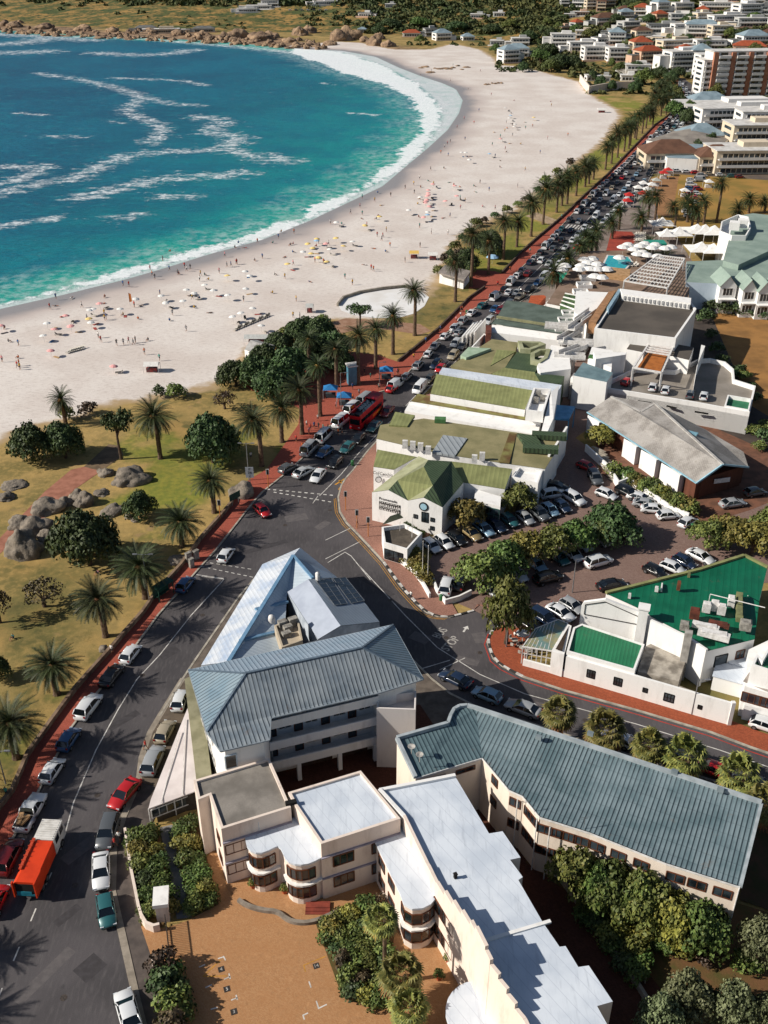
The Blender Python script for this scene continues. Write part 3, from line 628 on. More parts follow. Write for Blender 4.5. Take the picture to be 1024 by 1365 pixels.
def winrow(par, A, B, n, w, z, h, fm=None, t0=.08, t1=.92, bars=1, name='window'):
    for i in range(n): win(par, A, B, t0+(t1-t0)*((i+.5)/n), w, z, h, fm, name, bars)
def arc(c, r, a0, a1, n=8):
    return [Vector((c[0]+r*math.cos(R(a0+(a1-a0)*i/n)), c[1]+r*math.sin(R(a0+(a1-a0)*i/n)), 0)) for i in range(n+1)]
def curveband(par, pts, z0, z1, name='window', fm=None, every=2):
    """window band that follows a curved wall (pts left to right seen from outside)"""
    o = offs(pts, -.07, False); f = MB(); n = len(o)
    for i in range(n-1):
        for z in (z0, z1): f.bar((*o[i][:2], z), (*o[i+1][:2], z), .1, .12)
    for i in range(0, n, every): f.bar((*o[i][:2], z0), (*o[i][:2], z1), .1, .1)
    fo = f.build(name, fm or BROWNF, par); g = MB(); o2 = offs(pts, -.05, False)
    for i in range(n-1): g.face([(*o2[i][:2], z0), (*o2[i+1][:2], z0), (*o2[i+1][:2], z1), (*o2[i][:2], z1)])
    go = g.build('pane', GLASS); go.parent = fo
def dish(par, p, az=0):
    m = MB(); p = Vector(p); m.tube([p, p+Vector((0, 0, 1.0))], .05)
    m.lathe(p+Vector((0, 0, 1.0)), [(.05, 0), (.3, .06), (.45, .16), (.42, .17), (.05, .05)], 10); m.build('satellite_dish', mat('dish_paint', '#b8b4ae', '#8c8883', 2, .6), par)
def chim(par, p, w=.7, h=1.2, m=None, name='vent'):
    b = MB(); b.box(Vector(p)+Vector((0, 0, h/2)), (w, w, h), .4); b.box(Vector(p)+Vector((0, 0, h+.06)), (w*1.25, w*1.25, .12), .4); return b.build(name, m or WHITE, par)
# ---------------------------------------------------------------- triangular restaurant wedge + block with galleries
c1 = cr(220, 700, 2.695)
PALE = ribmat('pale_blue_metal_roof', '#bcc1c8', '#959ca6', (1, .35), .55, .06, .75, '#93a3ba')
PALE2 = ribmat('sky_blue_metal_roof', '#b4c0ca', '#93a2b0', (.2, 1), .6, .05, .7, '#a6b4c0')
PALE3 = ribmat('grey_blue_metal_roof', '#8fa0b2', '#728397', (.55, .8), .6, .06, .5, '#8192a4')
b = bld('restaurant_building', 'triangular building with a pale blue folded metal roof at the road fork', at=(370, 880))
E0, E1, AP, R1, R0 = W3([(268, 887, 6.5), (350, 752, 6.5), (400, 730, 6.5), (391, 741, 9), (305, 882, 9)])
Q1, Q2, Q3, Q4 = W3([(383, 789, 7.6), (378, 865, 7.2), (450, 770, 6.5), (417, 771, 8.8)])
m = MB(); m.face([E0, R0, R1, E1]); m.face([E1, R1, AP]); m.mi(1).face([R0, Q2, Q1, R1]); m.mi(1).face([R1, Q1, Q4]); m.mi(2).face([R1, Q4, Q3, AP])
m.build('roof', [PALE, PALE2, PALE3], b)
ga, gb, gw1, gw2, ge1, ge2 = W3([(411, 772, 9.8), (454, 834, 9.8), (383, 789, 8.1), (424, 852, 8.1), (461, 770, 7.4), (506, 829, 7.4)])
m = MB(); m.face([gw1, gw2, gb, ga]); m.mi(1).face([ga, gb, ge2, ge1]); rr = m.build('upper_roof', [mat('lilac_metal_roof', '#a3abb9', '#949cab', .4, .5), ribmat('steel_roof', '#85919f', '#6b7786', (.75, .65), .5, .08, .5)], b)
m = MB(); zl = 0
wl = [(E0, E1), (E1, AP), (AP, Q3), (Q3, ge1), (ge1, ge2), (ge2, gb), (gb, gw2), (gw2, Q2), (Q2, R0), (R0, E0), (gw1, gw2), (ga, gw1), (ga, ge1), (R1, Q4)]
for p, q_ in wl: m.face([p-Vector((0, 0, .08)), q_-Vector((0, 0, .08)), (q_.x, q_.y, 0), (p.x, p.y, 0)])
m.build('wall', mat('pale_wall', '#b4bcc6', '#8d97a3', .6, .85), b)
for pts in (c1((540, 200), (597, 194), (655, 284), (608, 290)), c1((603, 194), (648, 190), (716, 274), (668, 283))):
    pl = (ga, gb, ge1); P = [onplane(x, y, pl, .12) for x, y in pts]; f = MB(); f.face(P); fo = f.build('solar_panel', mat('solar_glass', '#141b2b', '#1c2638', .8, .15, spec=.8), b)
    g = MB()
    for i in range(4): g.bar(P[i], P[(i+1) % 4], .07)
    for i in range(1, 6): t = i/6; g.bar(P[0].lerp(P[3], t), P[1].lerp(P[2], t), .05)
    g.bar(P[0].lerp(P[1], .5), P[3].lerp(P[2], .5), .05); g.build('panel_frame', mat('aluminium', '#8d9298', '#777c82', 2, .4, .5)).parent = fo
for a, z1, q_, z2 in (((342, 792), 9, (383, 803), 7.6), ((322, 812), 8.6, (384, 803), 7.5), ((320, 858), 8.6, (378, 842), 7.4)):
    pass
m = MB()
for (x1, y1), (x2, y2) in ((c1((325, 305))[0], c1((440, 276))[0]), (c1((268, 418))[0], c1((398, 386))[0])): m.bar(onplane(x1, y1, (R0, Q2, Q1), .1), onplane(x2, y2, (R0, Q2, Q1), .1), .5, .3)
m.bar(R0+Vector((0, 0, .08)), R1+Vector((0, 0, .08)), .5, .25); m.bar(R1+Vector((0, 0, .08)), Q4+Vector((0, 0, .08)), .4, .25)
m.build('flashing', mat('blue_flashing', '#6f93b2', '#5f83a0', 1, .5), b)
# plant box on the roof
q0 = W3([(366, 838, 8.6), (398, 829, 8.6), (404, 858, 8.6), (376, 868, 8.6)]); m = MB().prism(q0, 6.5); ring(m, q0, 8.6, 9.2, .25); pb = m.build('plant_room', wallmat('beige_plaster', '#b3a692', '#857a6a'), b)
for x, y, h_ in ((377, 836, 1.1), (384, 840, .8), (391, 833, 1.2), (382, 848, .7)):
    p = G(x, y, 8.6); MB().box(p+Vector((0, 0, h_/2)), (1.2, .8, h_), .5).build('air_unit', mat('unit_grey', '#9c9890', '#6f6b65', 2, .6), b)
p = G(363, 836, 7); MB().lathe(p, [(.5, 0), (.5, 1.4), (.4, 1.9), (.05, 2.0)], 12).build('roof_vent', TRIMW, b, True)
p = onplane(424, 774, (ga, gb, ge1)); MB().lathe(p, [(.35, 0), (.35, 1.3), (.05, 1.5)], 10).build('roof_vent', TRIMW, b, True)
A, B = E0, E1; winrow(b, (E1.x, E1.y), (E0.x, E0.y), 7, 2.2, 3.6, 1.4); winrow(b, (E1.x, E1.y), (E0.x, E0.y), 7, 2.6, .4, 2.2)
winrow(b, (ge2.x, ge2.y), (ge1.x, ge1.y), 3, 1.6, 3.6, 1.3)

b = bld('gallery_apartments', 'four storey white block with ribbed grey hipped roof and open access galleries', at=(400, 980))
ev = W3(c1((85, 520, 11.5), (150, 742, 11.5), (200, 811, 11.5), (375, 770, 11.5), (380, 692, 11.5), (772, 600, 11.5), (928, 552, 11.5), (820, 357, 11.5)))
r0, r1 = W3(c1((290, 532, 14.4), (708, 440, 14.4)))
rd = (r1-r0).normalized()
RM = ribmat('ribbed_grey_roof', '#8a9298', '#31393f', rd, .52, .17, .5, '#68747f'); RM2 = ribmat('ribbed_hip_roof', '#7a8b96', '#3a4853', Vector((-rd.y, rd.x, 0)), .52, .17, .5, '#637b8b'); RM3 = ribmat('ribbed_north_roof', '#8d9cab', '#4f6072', rd, .52, .13, .5, '#8295a5')
m = MB(); m.mi(1).face([ev[0], ev[1], r0]); m.mi(0).face([ev[1], ev[2], ev[3], ev[4], ev[5], ev[6], r1, r0]); m.mi(1).face([ev[6], ev[7], r1]); m.mi(2).face([ev[7], ev[0], r0, r1])
m.build('roof', [RM, RM2, RM3], b)
m = MB(); m.bar(r0, r1, .3, .2)
for p, q_ in ((ev[0], r0), (ev[1], r0), (ev[6], r1), (ev[7], r1)): m.bar(p, q_, .25, .16)
m.build('ridge_cap', mat('ridge_metal', '#5f6e7d', '#4f5d6a', 1, .5), b)
m = MB()
for i in range(len(ev)): m.bar(ev[i]-Vector((0, 0, .1)), ev[(i+1) % 8]-Vector((0, 0, .1)), .16, .18)
m.build('gutter', mat('gutter_metal', '#9ba5ae', '#7e8890', 1, .5), b)
wp = offs(ccw(ev), .7); wp = [Vector((p.x, p.y, 11.4)) for p in wp]
# walls; the gallery side is set back 2.2 m behind its parapets
A = Vector((ev[4].x, ev[4].y, 0)); B = Vector((ev[5].x, ev[5].y, 0)); u = (B-A).normalized(); back = Vector((-u.y, u.x, 0))
A1 = A-u*.3+back*.6; B1 = B+back*.6; A2 = A1+back*2.0; B2 = B1+back*2.0
inner = [p for p in wp]
io = sorted(range(8), key=lambda i: (inner[i].xy-A.xy).length)[0]; ib = sorted(range(8), key=lambda i: (inner[i].xy-B.xy).length)[0]
poly = []
for i, p in enumerate(inner):
    if i == io: poly += [Vector((A1.x, A1.y, 11.4)), Vector((A2.x, A2.y, 11.4))]
    elif i == ib: poly += [Vector((B2.x, B2.y, 11.4)), Vector((B1.x, B1.y, 11.4))]
    else: poly.append(p)
MB().prism(poly, 0).build('wall', WHITE, b)
for k, z in enumerate((9.3, 6.0, 2.8)):
    m = MB(); mid = (A1+B1)/2; L_ = (B1-A1).length
    m.box(mid-back*.1+Vector((0, 0, z+.62)), (L_, .18, 1.25), ax=u); m.box(mid+back*1.0+Vector((0, 0, z)), (L_, 2.1, .22), ax=u); m.build('gallery', WHITE, b)
    for t in (.06, .3, .55, .8): win(b, A2, B2, t, 1.0, z+.15, 2.1, BROWNF, 'door', 0)
    for t in (.18, .42, .68, .92): win(b, A2, B2, t, 1.5, z+1.0, 1.1, TRIMW)
for t in (.25, .63, .97): MB().box(A1.lerp(B1, t)+Vector((0, 0, 1.4)), (.5, .5, 2.8), ax=u).build('column', WHITE, b)
for t0, t1 in ((.28, .6), (.66, .94)): MB().box(A2.lerp(B2, (t0+t1)/2)-back*.05+Vector((0, 0, 1.2)), ((B1-A1).length*(t1-t0), .1, 2.3), ax=u).build('garage_door', mat('garage_brown', '#4a3a32', '#3a2d27', 1, .8), b)
tw = W3([(502, 944, 9.7), (554, 946, 9.7)]); t0, t1 = Vector((tw[0].x, tw[0].y, 0)), Vector((tw[1].x, tw[1].y, 0)); ut = (t1-t0).normalized(); bt = Vector((-ut.y, ut.x, 0))
P = [t0, t1, t1+bt*3.4, t0+bt*2.2]; m = MB(); ring(m, [Vector((p.x, p.y, 0)) for p in P], 0, 9.7, .2); m.face([Vector((p.x, p.y, 8.4)) for p in P]); m.build('stair_tower', wallmat('pinkish_white_plaster', '#d5cfcc', '#b0a8a4'), b)
p = G(358, 960, 9.6); m = MB(); m.lathe(p-Vector((0, 0, .3)), [(.5, 0), (.55, 1.5), (.2, 1.9), (.05, 2.0)], 12); m.tube([p, (p.x, p.y, 0)], .22, 8); m.build('flue', mat('steel_flue', '#a7b2ba', '#7f8b94', 2, .35, .4), b, True)
A, B = wp[1] if False else Vector((ev[2].x, ev[2].y, 0)), Vector((ev[3].x, ev[3].y, 0)); ww = (B-A).normalized(); bb = Vector((-ww.y, ww.x, 0))*.66
win(b, A+bb, B+bb, .2, 1.3, 8, 1.9, BLUEW, 'door', 0); winrow(b, Vector((ev[0].x+.7, ev[0].y, 0)), Vector((ev[1].x+.7, ev[1].y, 0)), 4, 1.6, 8.2, 1.4); winrow(b, Vector((ev[0].x+.7, ev[0].y, 0)), Vector((ev[1].x+.7, ev[1].y, 0)), 4, 1.6, 4.8, 1.4)
for x, y in ((150+280, 600), (350+60, 700)):
    pass
# ledge, awning and bar on the street side
sl = W3([(246, 905, 4.2), (257, 900, 4.2), (275, 975, 4.2), (283, 1040, 4.2), (262, 1042, 4.2)])
o = MB().prism(sl, 0).build('shop_annex', [mat('olive_flat_roof', '#8e8a70', '#757259', .5, .85)]); tag(o, 'narrow flat-roofed annex between the white awning and the gallery block', 'annex')
aw = W3([(250, 944, 4.1), (258, 985, 4.1), (271, 1034, 4.1), (268, 1052, 3.2), (198, 1078, 2.7), (201, 1066, 3.0)])
b = bld('street_awning', 'large white triangular awning over the street bar beside the parked cars', 'awning', at=(235, 1030))
m = MB(); m.face(aw); up = [p-Vector((0, 0, .15)) for p in aw]; m.face(up[::-1])
for i in range(6): m.face([aw[i], aw[(i+1) % 6], up[(i+1) % 6], up[i]])
m.build('canopy', mat('awning_cloth', '#d6cdcb', '#c4bab8', .3, .8), b)
for x, y in ((198, 1078), (232, 1064), (268, 1052), (240, 985), (220, 1025)): p = G(x, y, 2.8); MB().tube([p, (p.x, p.y, 0)], .06).build('post', TRIMW, b)
m = MB()
for a, q_ in (((247, 958, 4.16), (243, 1061, 3.2)), ((240, 975, 4.05), (215, 1070, 3.0))): m.bar(G(*a), G(*q_), .08, .1)
m.build('seam', TRIMW, b)
b = bld('street_bar', 'small glazed bar front with flat edge below the white awning', 'bar', at=(228, 1070))
q0 = W3([(207, 1076, 2.5), (246, 1061, 2.5), (262, 1058, 2.5), (250, 1040, 2.5), (215, 1050, 2.5)]); MB().prism(q0, 0).build('wall', mat('bar_timber', '#4b443c', '#38322c', 1, .8), b)
A, B = q0[0], q0[1]; win(b, A, B, .5, 4.6, 1.0, 1.3, TRIMW, bars=4)
# ---------------------------------------------------------------- deco apartments
c2 = cr(180, 960, 3.012); c3 = cr(380, 1000, 3.012)
b = bld('deco_apartments', 'cream two storey curved-bay apartment building with flat white and grey roofs', at=(450, 1150))
HZ, HL = 8.7, 6.3
def flat(par, pts, z, rm, wm, ph=.28, t=.3, nm='roof', zb=0, wn='wall'):
    P = [Vector((p.x, p.y, z)) for p in pts]
    MB().face([Vector((p.x, p.y, z-ph)) for p in offs(ccw(P), t*.9)]).build(nm, rm, par)
    m = MB(); ring(m, P, zb, z, t); return m.build(wn, wm, par)
q1 = W3([(258, 1040, HZ), (359, 1010, HZ), (388, 1076, HZ), (295, 1105, HZ), (279, 1060, HZ), (264, 1066, HZ)])
flat(b, q1, HZ, GREYR, PINKW)
q3 = W3([(384, 1056, HZ), (481, 1027, HZ), (534, 1091, HZ), (428, 1125, HZ), (393, 1073, HZ)])
flat(b, q3, HZ, WROOF, PINKW)
# bay roofs with rounded noses: outline drawn at roof height
def arcpx(cx, cy, rx, a0, a1, z, n=7):
    c = G(cx, cy, z); return [Vector((c.x+rx*math.cos(R(a0+(a1-a0)*i/n)), c.y+rx*math.sin(R(a0+(a1-a0)*i/n)), z)) for i in range(n+1)]
l0, l1 = G(388, 1076, HL), G(428, 1143, HL)
bayA = [G(x, y, HL) for x, y in c2((452, 490), (458, 512), (470, 526), (488, 533), (510, 533), (535, 524), (560, 511), (577, 506))]; bayB = [G(x, y, HL) for x, y in c2((603, 540), (610, 558), (624, 571), (645, 579), (668, 581), (695, 577), (722, 566), (745, 553))]
poly = [G(328, 1112, HL)]+bayA+[G(*c2((592, 518))[0], HL)]+bayB+[G(404, 1090, HL)]
m = MB(); m.prism(poly, 0); m.build('bay_wall', PINKW, b)
m = MB(); o_ = offs(ccw(poly), -.18); m.prism([Vector((p.x, p.y, HL+.25)) for p in o_], HL-.02, bottom=True); m.build('bay_roof', WROOF, b)
bayC = [G(501, 1122, HL), G(536, 1105, HL), G(579, 1199, HL)]+[G(573, 1206, HL), G(563, 1211, HL), G(550, 1212, HL), G(540, 1206, HL), G(536, 1194, HL)]
m = MB().prism(bayC, 0).build('bay_wall', PINKW, b); m = MB(); o_ = offs(ccw(bayC), -.15); m.prism([Vector((p.x, p.y, HL+.25)) for p in o_], HL-.02, bottom=True); m.build('bay_roof', WROOF, b)
for bay in (bayA, bayB):
    for z0 in (4.0, 1.2):
        pl = [p for p in bay]; curveband(b, pl[1:-1], z0, z0+1.5, every=1)
    for z0 in (3.3,): 
        m = MB(); o1 = offs(bay, -.16, False); ribbon(m, o1, .34, z0-.1, z0+.12); m.build('ledge', WHITE, b)
cp = bayC[2:][::-1]
for z0 in (4.0, 1.2): curveband(b, cp, z0, z0+1.5, every=1)
m = MB(); ribbon(m, offs(cp, -.16, False), .34, 3.2, 3.42); m.build('ledge', WHITE, b)
# main long roof with stepped yard edge
q5 = W3([(506, 1055, 8.2), (607, 1035, 8.2), (652, 1111, 8.2), (670, 1108, 8.2), (694, 1143, 8.2), (680, 1146, 8.2), (697, 1169, 8.2), (691, 1173, 8.2), (724, 1230, 8.2), (746, 1262, 8.2), (754, 1261, 8.2), (771, 1289, 8.2), (785, 1287, 8.2), (817, 1335, 8.2), (796, 1341, 8.2), (812, 1370, 8.2), (860, 1450, 8.2), (745, 1460, 8.2), (699, 1365, 8.2), (653, 1309, 8.2), (627, 1256, 8.2), (583, 1182, 8.2), (539, 1091, 8.2)])
m = MB(); m.prism(q5, 0, 1, 0); m.build('main_roof', [WROOF, PINKW], b)
m = MB(); fr = q5[17:]
def stepwall(par, P, zs, t, m_):
    mb = MB()
    for i in range(len(P)-1): mb.mi(0); ribbon(mb, [P[i], P[i+1]], t, 0, zs[i], side=0)
    return mb.build('street_parapet', m_, par)
fl = [q5[22], q5[21], q5[20], q5[19], q5[18], q5[17]]
seg = []; 
for i in range(5): seg += [fl[i].lerp(fl[i+1], t) for t in (0, .25, .5, .75)]
seg.append(fl[5]); seg = [Vector((p.x, p.y, 0)) for p in seg]
zs = [8.7, 8.7, 8.7, 8.8, 9.0, 9.6, 10.2, 10.8, 11.4, 11.9, 11.9, 11.4, 10.8, 10.2, 9.6, 9.0, 9.0, 9.0, 9.0, 9.0]
stepwall(b, seg, zs, .34, PINKW)
m = MB(); m.bar(q5[0]+Vector((0, 0, .15)), q5[1]+Vector((0, 0, .15)), .4, .35); m.bar(q5[0]+Vector((0, 0, .2)), q5[22]+Vector((0, 0, .2)), .4, .5)
p = W3([(633, 1258, 8.25), (734, 1228, 8.25)]); m.build('roof_upstand', WHITE, b); MB().bar(p[0], p[1], .35, .22).build('roof_seam', WHITE, b)
# facades: windows
def gp(x, y, z): return G(x, y, z)
A, B = gp(*c2((345, 436))[0], HZ), gp(*c2((625, 346))[0], HZ)
for z in (4.6, 1.5): win(b, A, B, .2, 2.6, z, 1.4, BROWNF, bars=2)
A, B = G(428, 1125, HZ), G(534, 1091, HZ)
for t in (.27, .76):
    for z in (4.7, 1.5): win(b, A, B, t, 2.3, z, 1.5, BROWNF, bars=2)
A2_, B2_ = G(295, 1105, HZ), G(279, 1060, HZ)
for z in (4.6, 1.5): win(b, B2_, A2_, .6, 1.3, z, 1.4, BROWNF)
A, B = G(258, 1040, HZ), G(264, 1066, HZ)
m = MB()
for z in (3.4, 6.6):
    a = G(295, 1105, HZ); e = G(388, 1076, HZ); m.bar((a.x, a.y-.12, z), (e.x, e.y-.12, z), .22, .14)
    a = G(428, 1125, HZ); e = G(534, 1091, HZ); m.bar((a.x, a.y-.12, z), (e.x, e.y-.12, z), .22, .14)
m.build('string_course', mat('lilac_band', '#9c97a4', '#88838f', 1, .8), b)
A, B = G(583, 1182, 8.2), G(699, 1365, 8.2); sh = Vector((B.y-A.y, A.x-B.x, 0)).normalized()*.2; A += sh; B += sh
for t in (.06, .17, .4, .58, .86):
    for z in (5.1, 1.6): win(b, A, B, t, 2.2 if t != .4 else 1.4, z, 1.6, BROWNF, bars=2)
A, B = bayC[0], bayC[-1]
for t in (.25, .62):
    for z in (4.2, 1.3): win(b, A, B, t, 1.7, z, 1.4, BROWNF)
win(b, G(409, 1143, HL)-Vector((0, .4, 0)), G(427, 1141, HL)-Vector((0, 0, 0)), .7, 1.2, .3, 2.1, BROWNF, 'door', 0)
p = G(420, 1196)
for i in range(3): MB().box(p+Vector((.4, -1.2-.35*i, .33-.1*i)), (2.6, .8, .12)).build('step', mat('red_step', '#8a3f30', '#6c3026', 1, .8), b)
# downpipes and aerials
for x, y in ((345, 1094), (470, 1112), (590, 1196), (612, 1232), (640, 1284)): p = G(x, y, 8); MB().tube([(p.x, p.y-.18, 8), (p.x, p.y-.18, .1)], .06).build('downpipe', TRIMW, b)
p = G(607, 1170, 8.25); chim(b, p, .3, .5, DARK); p = G(388, 1070, 8.8); MB().box(p, (1.2, .5, .4), .3).build('chimney', DARK, b)
o = MB(); rr_ = [G(700-20, 1372, 3.4)]+[Vector((G(640, 1350, 3.4).x+3.2*math.cos(R(a)), G(640, 1350, 3.4).y+3.2*math.sin(R(a)), 3.4)) for a in range(95, 300, 15)]
o.prism([Vector((p.x, p.y, 3.5)) for p in rr_], 3.1, bottom=True); o.build('entrance_canopy', WROOF, b)
# ---------------------------------------------------------------- long tiled roof block
c5 = cr(500, 900, 1.954)
b = bld('long_flats', 'long cream block under one big grey-green ribbed roof beside the fan palms', at=(800, 1090))
up = c5((57, 166), (190, 128), (197, 108), (206, 92), (220, 84), (240, 82), (262, 88)); low = c5((105, 268), (280, 215))
zU, zL = 9.6, 8.4
top = W3([(x, y, zU) for x, y in up]+[(1015, 1071, zU)]); dwn = W3([(987, 1182, zL), (889, 1151, zL), (787, 1110, zL), (720, 1089, zL), (697, 1061, zL), (679, 1053, zL), (643, 1010, zL), (554, 1037, zL)])
RL = ribmat('grey_green_ribbed_roof', '#75858b', '#2c373d', (top[-1]-top[-2]), .5, .2, .5, '#566a70', joint=1.6)
RL2 = ribmat('grey_green_ribbed_roof_end', '#60757b', '#2f3f46', (.9, .35), .5, .2, .5, '#55696f', joint=1.6)
hinge = top[6]; m = MB(); m.mi(0).face([hinge, top[7]]+dwn[:7]); m.mi(1).face([top[i] for i in range(7)]+[dwn[6], dwn[7]]); m.build('roof', [RL, RL2], b)
allp = top+dwn; m = MB()
for i in range(len(allp)):
    p, q_ = allp[i], allp[(i+1) % len(allp)]; m.face([p-Vector((0, 0, .05)), q_-Vector((0, 0, .05)), (q_.x, q_.y, 0), (p.x, p.y, 0)])
m.build('wall', CREAM, b)
m = MB()
for i in range(7): m.bar(top[i]+Vector((0, 0, .15)), top[i+1]+Vector((0, 0, .15)), .4, .5)
m.bar(top[7], dwn[0], .35, .3); m.bar(top[0]+Vector((0, 0, .1)), dwn[7]+Vector((0, 0, .1)), .4, .5); m.build('parapet', mat('pale_parapet', '#a5adb2', '#8b9499', .8, .7), b)
m = MB()
for i in range(7): m.bar(dwn[i]-Vector((0, 0, .1)), dwn[i+1]-Vector((0, 0, .1)), .16, .2)
m.build('gutter', TRIMW, b)
def wfa(i, ts, zs, w=1.3, h=1.2, nm='window'):
    A, B = dwn[i+1], dwn[i]
    for t in ts:
        for z in zs: win(b, A, B, t, w, z, h, BROWNF, nm, 1)
wfa(6, (.3, .75), (7.0,), 2.4, .6); wfa(5, (.5,), (6.6, 3.4), 1.2); wfa(4, (.5,), (6.3, 3.0)); wfa(3, (.35, .75), (6.3, 3.0)); wfa(2, (.12, .35, .6, .85), (6.2, 3.0), 1.6); wfa(1, (.12, .4, .7), (6.2, 3.0), 1.6); wfa(0, (.15, .45, .8), (6.2, 3.0), 1.8)
for t in (.25, .6): p = G(*c5((80+60*t, 190+60*t))[0], 9.6); dish(b, p)
for x, y in ((690, 1062), (716, 1088), (733, 1100), (985, 1181)): p = G(x, y, 8.3); MB().tube([(p.x, p.y-.2, 8.2), (p.x, p.y-.2, 0)], .07).build('downpipe', TRIMW, b)
for x, y in ((787, 980), (899, 1031), (718, 985), (960, 1055)): p = G(x, y, 9.8); MB().box(p+Vector((0, 0, .25)), (.7, .4, .5), -.5).build('roof_vent', mat('vent_metal', '#7c878c', '#6a757a', 1, .5), b)
for x, y in ((700, 1082), (778, 1104)):
    p = G(x, y, 8.5); m = MB(); m.tube([p, p+Vector((0, 0, 1.6))], .03); m.bar(p+Vector((-.6, 0, 1.5)), p+Vector((.6, .2, 1.5)), .03); m.bar(p+Vector((-.4, 0, 1.3)), p+Vector((.4, .2, 1.3)), .03); m.build('aerial', mat('aerial_metal', '#8c8c8c', '#777777', 1, .4, .6), b)
# ---------------------------------------------------------------- green roofed hall
c6 = cr(680, 640, 2.977)
GRN = ribmat('green_painted_roof', '#12664a', '#0c523a', (.95, -.32), 1.0, .05, .45, '#0f5a41'); GRN2 = ribmat('low_green_roof', '#2a7350', '#1f5c40', (.95, -.32), .5, .1, .5, '#246847')
b = bld('green_roof_restaurant', 'white walled corner restaurant with bright green painted roofs', at=(880, 860))
zg = 7.0
gr = W3([(808, 791, zg), (932, 760, zg), (992, 741, zg), (1023, 757, 6.3), (1013, 797, 6.0), (1006, 852, 5.6), (942, 868, 5.6), (915, 846, 5.8), (868, 822, 6.2), (861, 815, 6.3)])
m = MB(); m.face(gr); m.build('roof', GRN, b)
m = MB()
for i in range(len(gr)):
    p, q_ = gr[i], gr[(i+1) % len(gr)]; m.face([p-Vector((0, 0, .05)), q_-Vector((0, 0, .05)), (q_.x, q_.y, 0), (p.x, p.y, 0)])
m.build('wall', WHITE, b)
m = MB()
for i, (h1, t) in enumerate(((.35, .5), (.35, .5), (.5, .4))): m.bar(gr[i]+Vector((0, 0, .1)), gr[i+1]+Vector((0, 0, .1)), t, h1)
m.build('roof_edge', mat('olive_edging', '#8a8c5c', '#74764c', .8, .8), b)
# white gable parapet, chimney and stepped wall
gpt = W3([(776, 801, 7.2), (806, 792, 8.0), (861, 817, 7.2)]); m = MB()
bs = [G(776, 801, 7.2), G(861, 817, 7.2)]
A, B = Vector((bs[0].x, bs[0].y, 0)), Vector((bs[1].x, bs[1].y, 0)); u = (B-A).normalized(); nn = Vector((u.y, -u.x, 0))
prof = [(0, 0), (0, 6.2), (.03, 7.0), (.36, 8.2), (.97, 6.9), (1, 6.6), (1, 0)]
Lg = (B-A).length
fr_ = [A+u*(Lg*x)+Vector((0, 0, z)) for x, z in prof]; m.face(fr_); bk = [p-nn*.45 for p in fr_]; m.face(bk[::-1])
for i in range(len(prof)): m.face([fr_[i], bk[i], bk[(i+1) % 7], fr_[(i+1) % 7]])
m.build('gable_wall', WHITE, b)
m = MB(); ins = [(.06, 5.0), (.06, 6.7), (.36, 7.8), (.92, 6.3), (.92, 5.0)]
for i in range(5): p = ins[i]; q_ = ins[(i+1) % 5]; m.bar(A+u*Lg*p[0]+nn*.04+Vector((0, 0, p[1])), A+u*Lg*q_[0]+nn*.04+Vector((0, 0, q_[1])), .12, .08)
m.build('gable_outline', mat('charcoal_paint', '#35322f', '#2b2826', 1, .8), b)
p = G(857, 822, 6.8); m = MB(); m.box((p.x, p.y, 4.2), (1.3, 1.3, 8.4), ax=u); m.box((p.x, p.y, 8.5), (1.6, 1.6, .2), ax=u); m.build('chimney', WHITE, b)
w2 = W3([(868, 826, 7.0), (915, 847, 7.0)]); w3_ = W3([(922, 850, 6.6), (942, 869, 6.0)]); m = MB(); ribbon(m, w2, .4, 0, 7.0); ribbon(m, w3_, .4, 0, 6.4); m.build('side_wall', WHITE, b)
p = G(917, 850, 7); m = MB(); m.box((p.x, p.y, 4.0), (1.0, 1.0, 8.0), ax=u); m.build('chimney', mat('grey_render', '#a8a49e', '#85817c', 1, .85), b)
lg = W3([(765, 838, 4.2), (776, 833, 4.2), (858, 860, 4.2), (845, 897, 3.8), (756, 872, 3.8)]); m = MB(); m.face(lg); m.build('lower_roof', GRN2, b)
m = MB(); ring(m, [Vector((p.x, p.y, 4.2)) for p in offs(ccw(lg), -.1)], 0, 4.35, .3); m.build('lower_wall', WHITE, b)
cg = W3([(697, 862, 3.1), (714, 838, 3.3), (744, 826, 3.3), (757, 831, 3.5), (736, 868, 3.3)])
s = N('conservatory_glass'); gl = s.done(s.mix(s.ss(s.noise(.8, 4), .4, .6), lin('#66817e'), lin('#8a8768')), .15, 0, .6)
m = MB(); m.face(cg); m.build('conservatory_roof', gl, b); m = MB()
for i in range(5): m.bar(cg[i], cg[(i+1) % 5], .15)
for i in range(1, 7): t = i/7; m.bar(cg[0].lerp(cg[4], t), cg[1].lerp(cg[2], t), .07)
for i in range(7): p = cg[0].lerp(cg[4], i/6); m.bar((p.x, p.y, 0), p, .12)
for i in range(1, 5): p = cg[0].lerp(cg[1], i/4); m.bar((p.x, p.y, 0), p, .12)
m.bar((cg[0].x, cg[0].y, 2.0), (cg[4].x, cg[4].y, 2.0), .08); m.build('conservatory_frame', TRIMW, b)
pl_ = W3([(736, 868, 4.0), (757, 832, 4.2), (762, 834, 4.2), (752, 873, 4.0)]); m = MB(); m.prism(pl_, 0); m.build('planter_wall', WHITE, b)
m = MB(); q_ = offs(ccw(pl_), .35); m.face([Vector((p.x, p.y, 4.25)) for p in q_]); m.build('planter_soil', mat('soil_dark', '#42342a', '#2f251e', 1, .9), b)
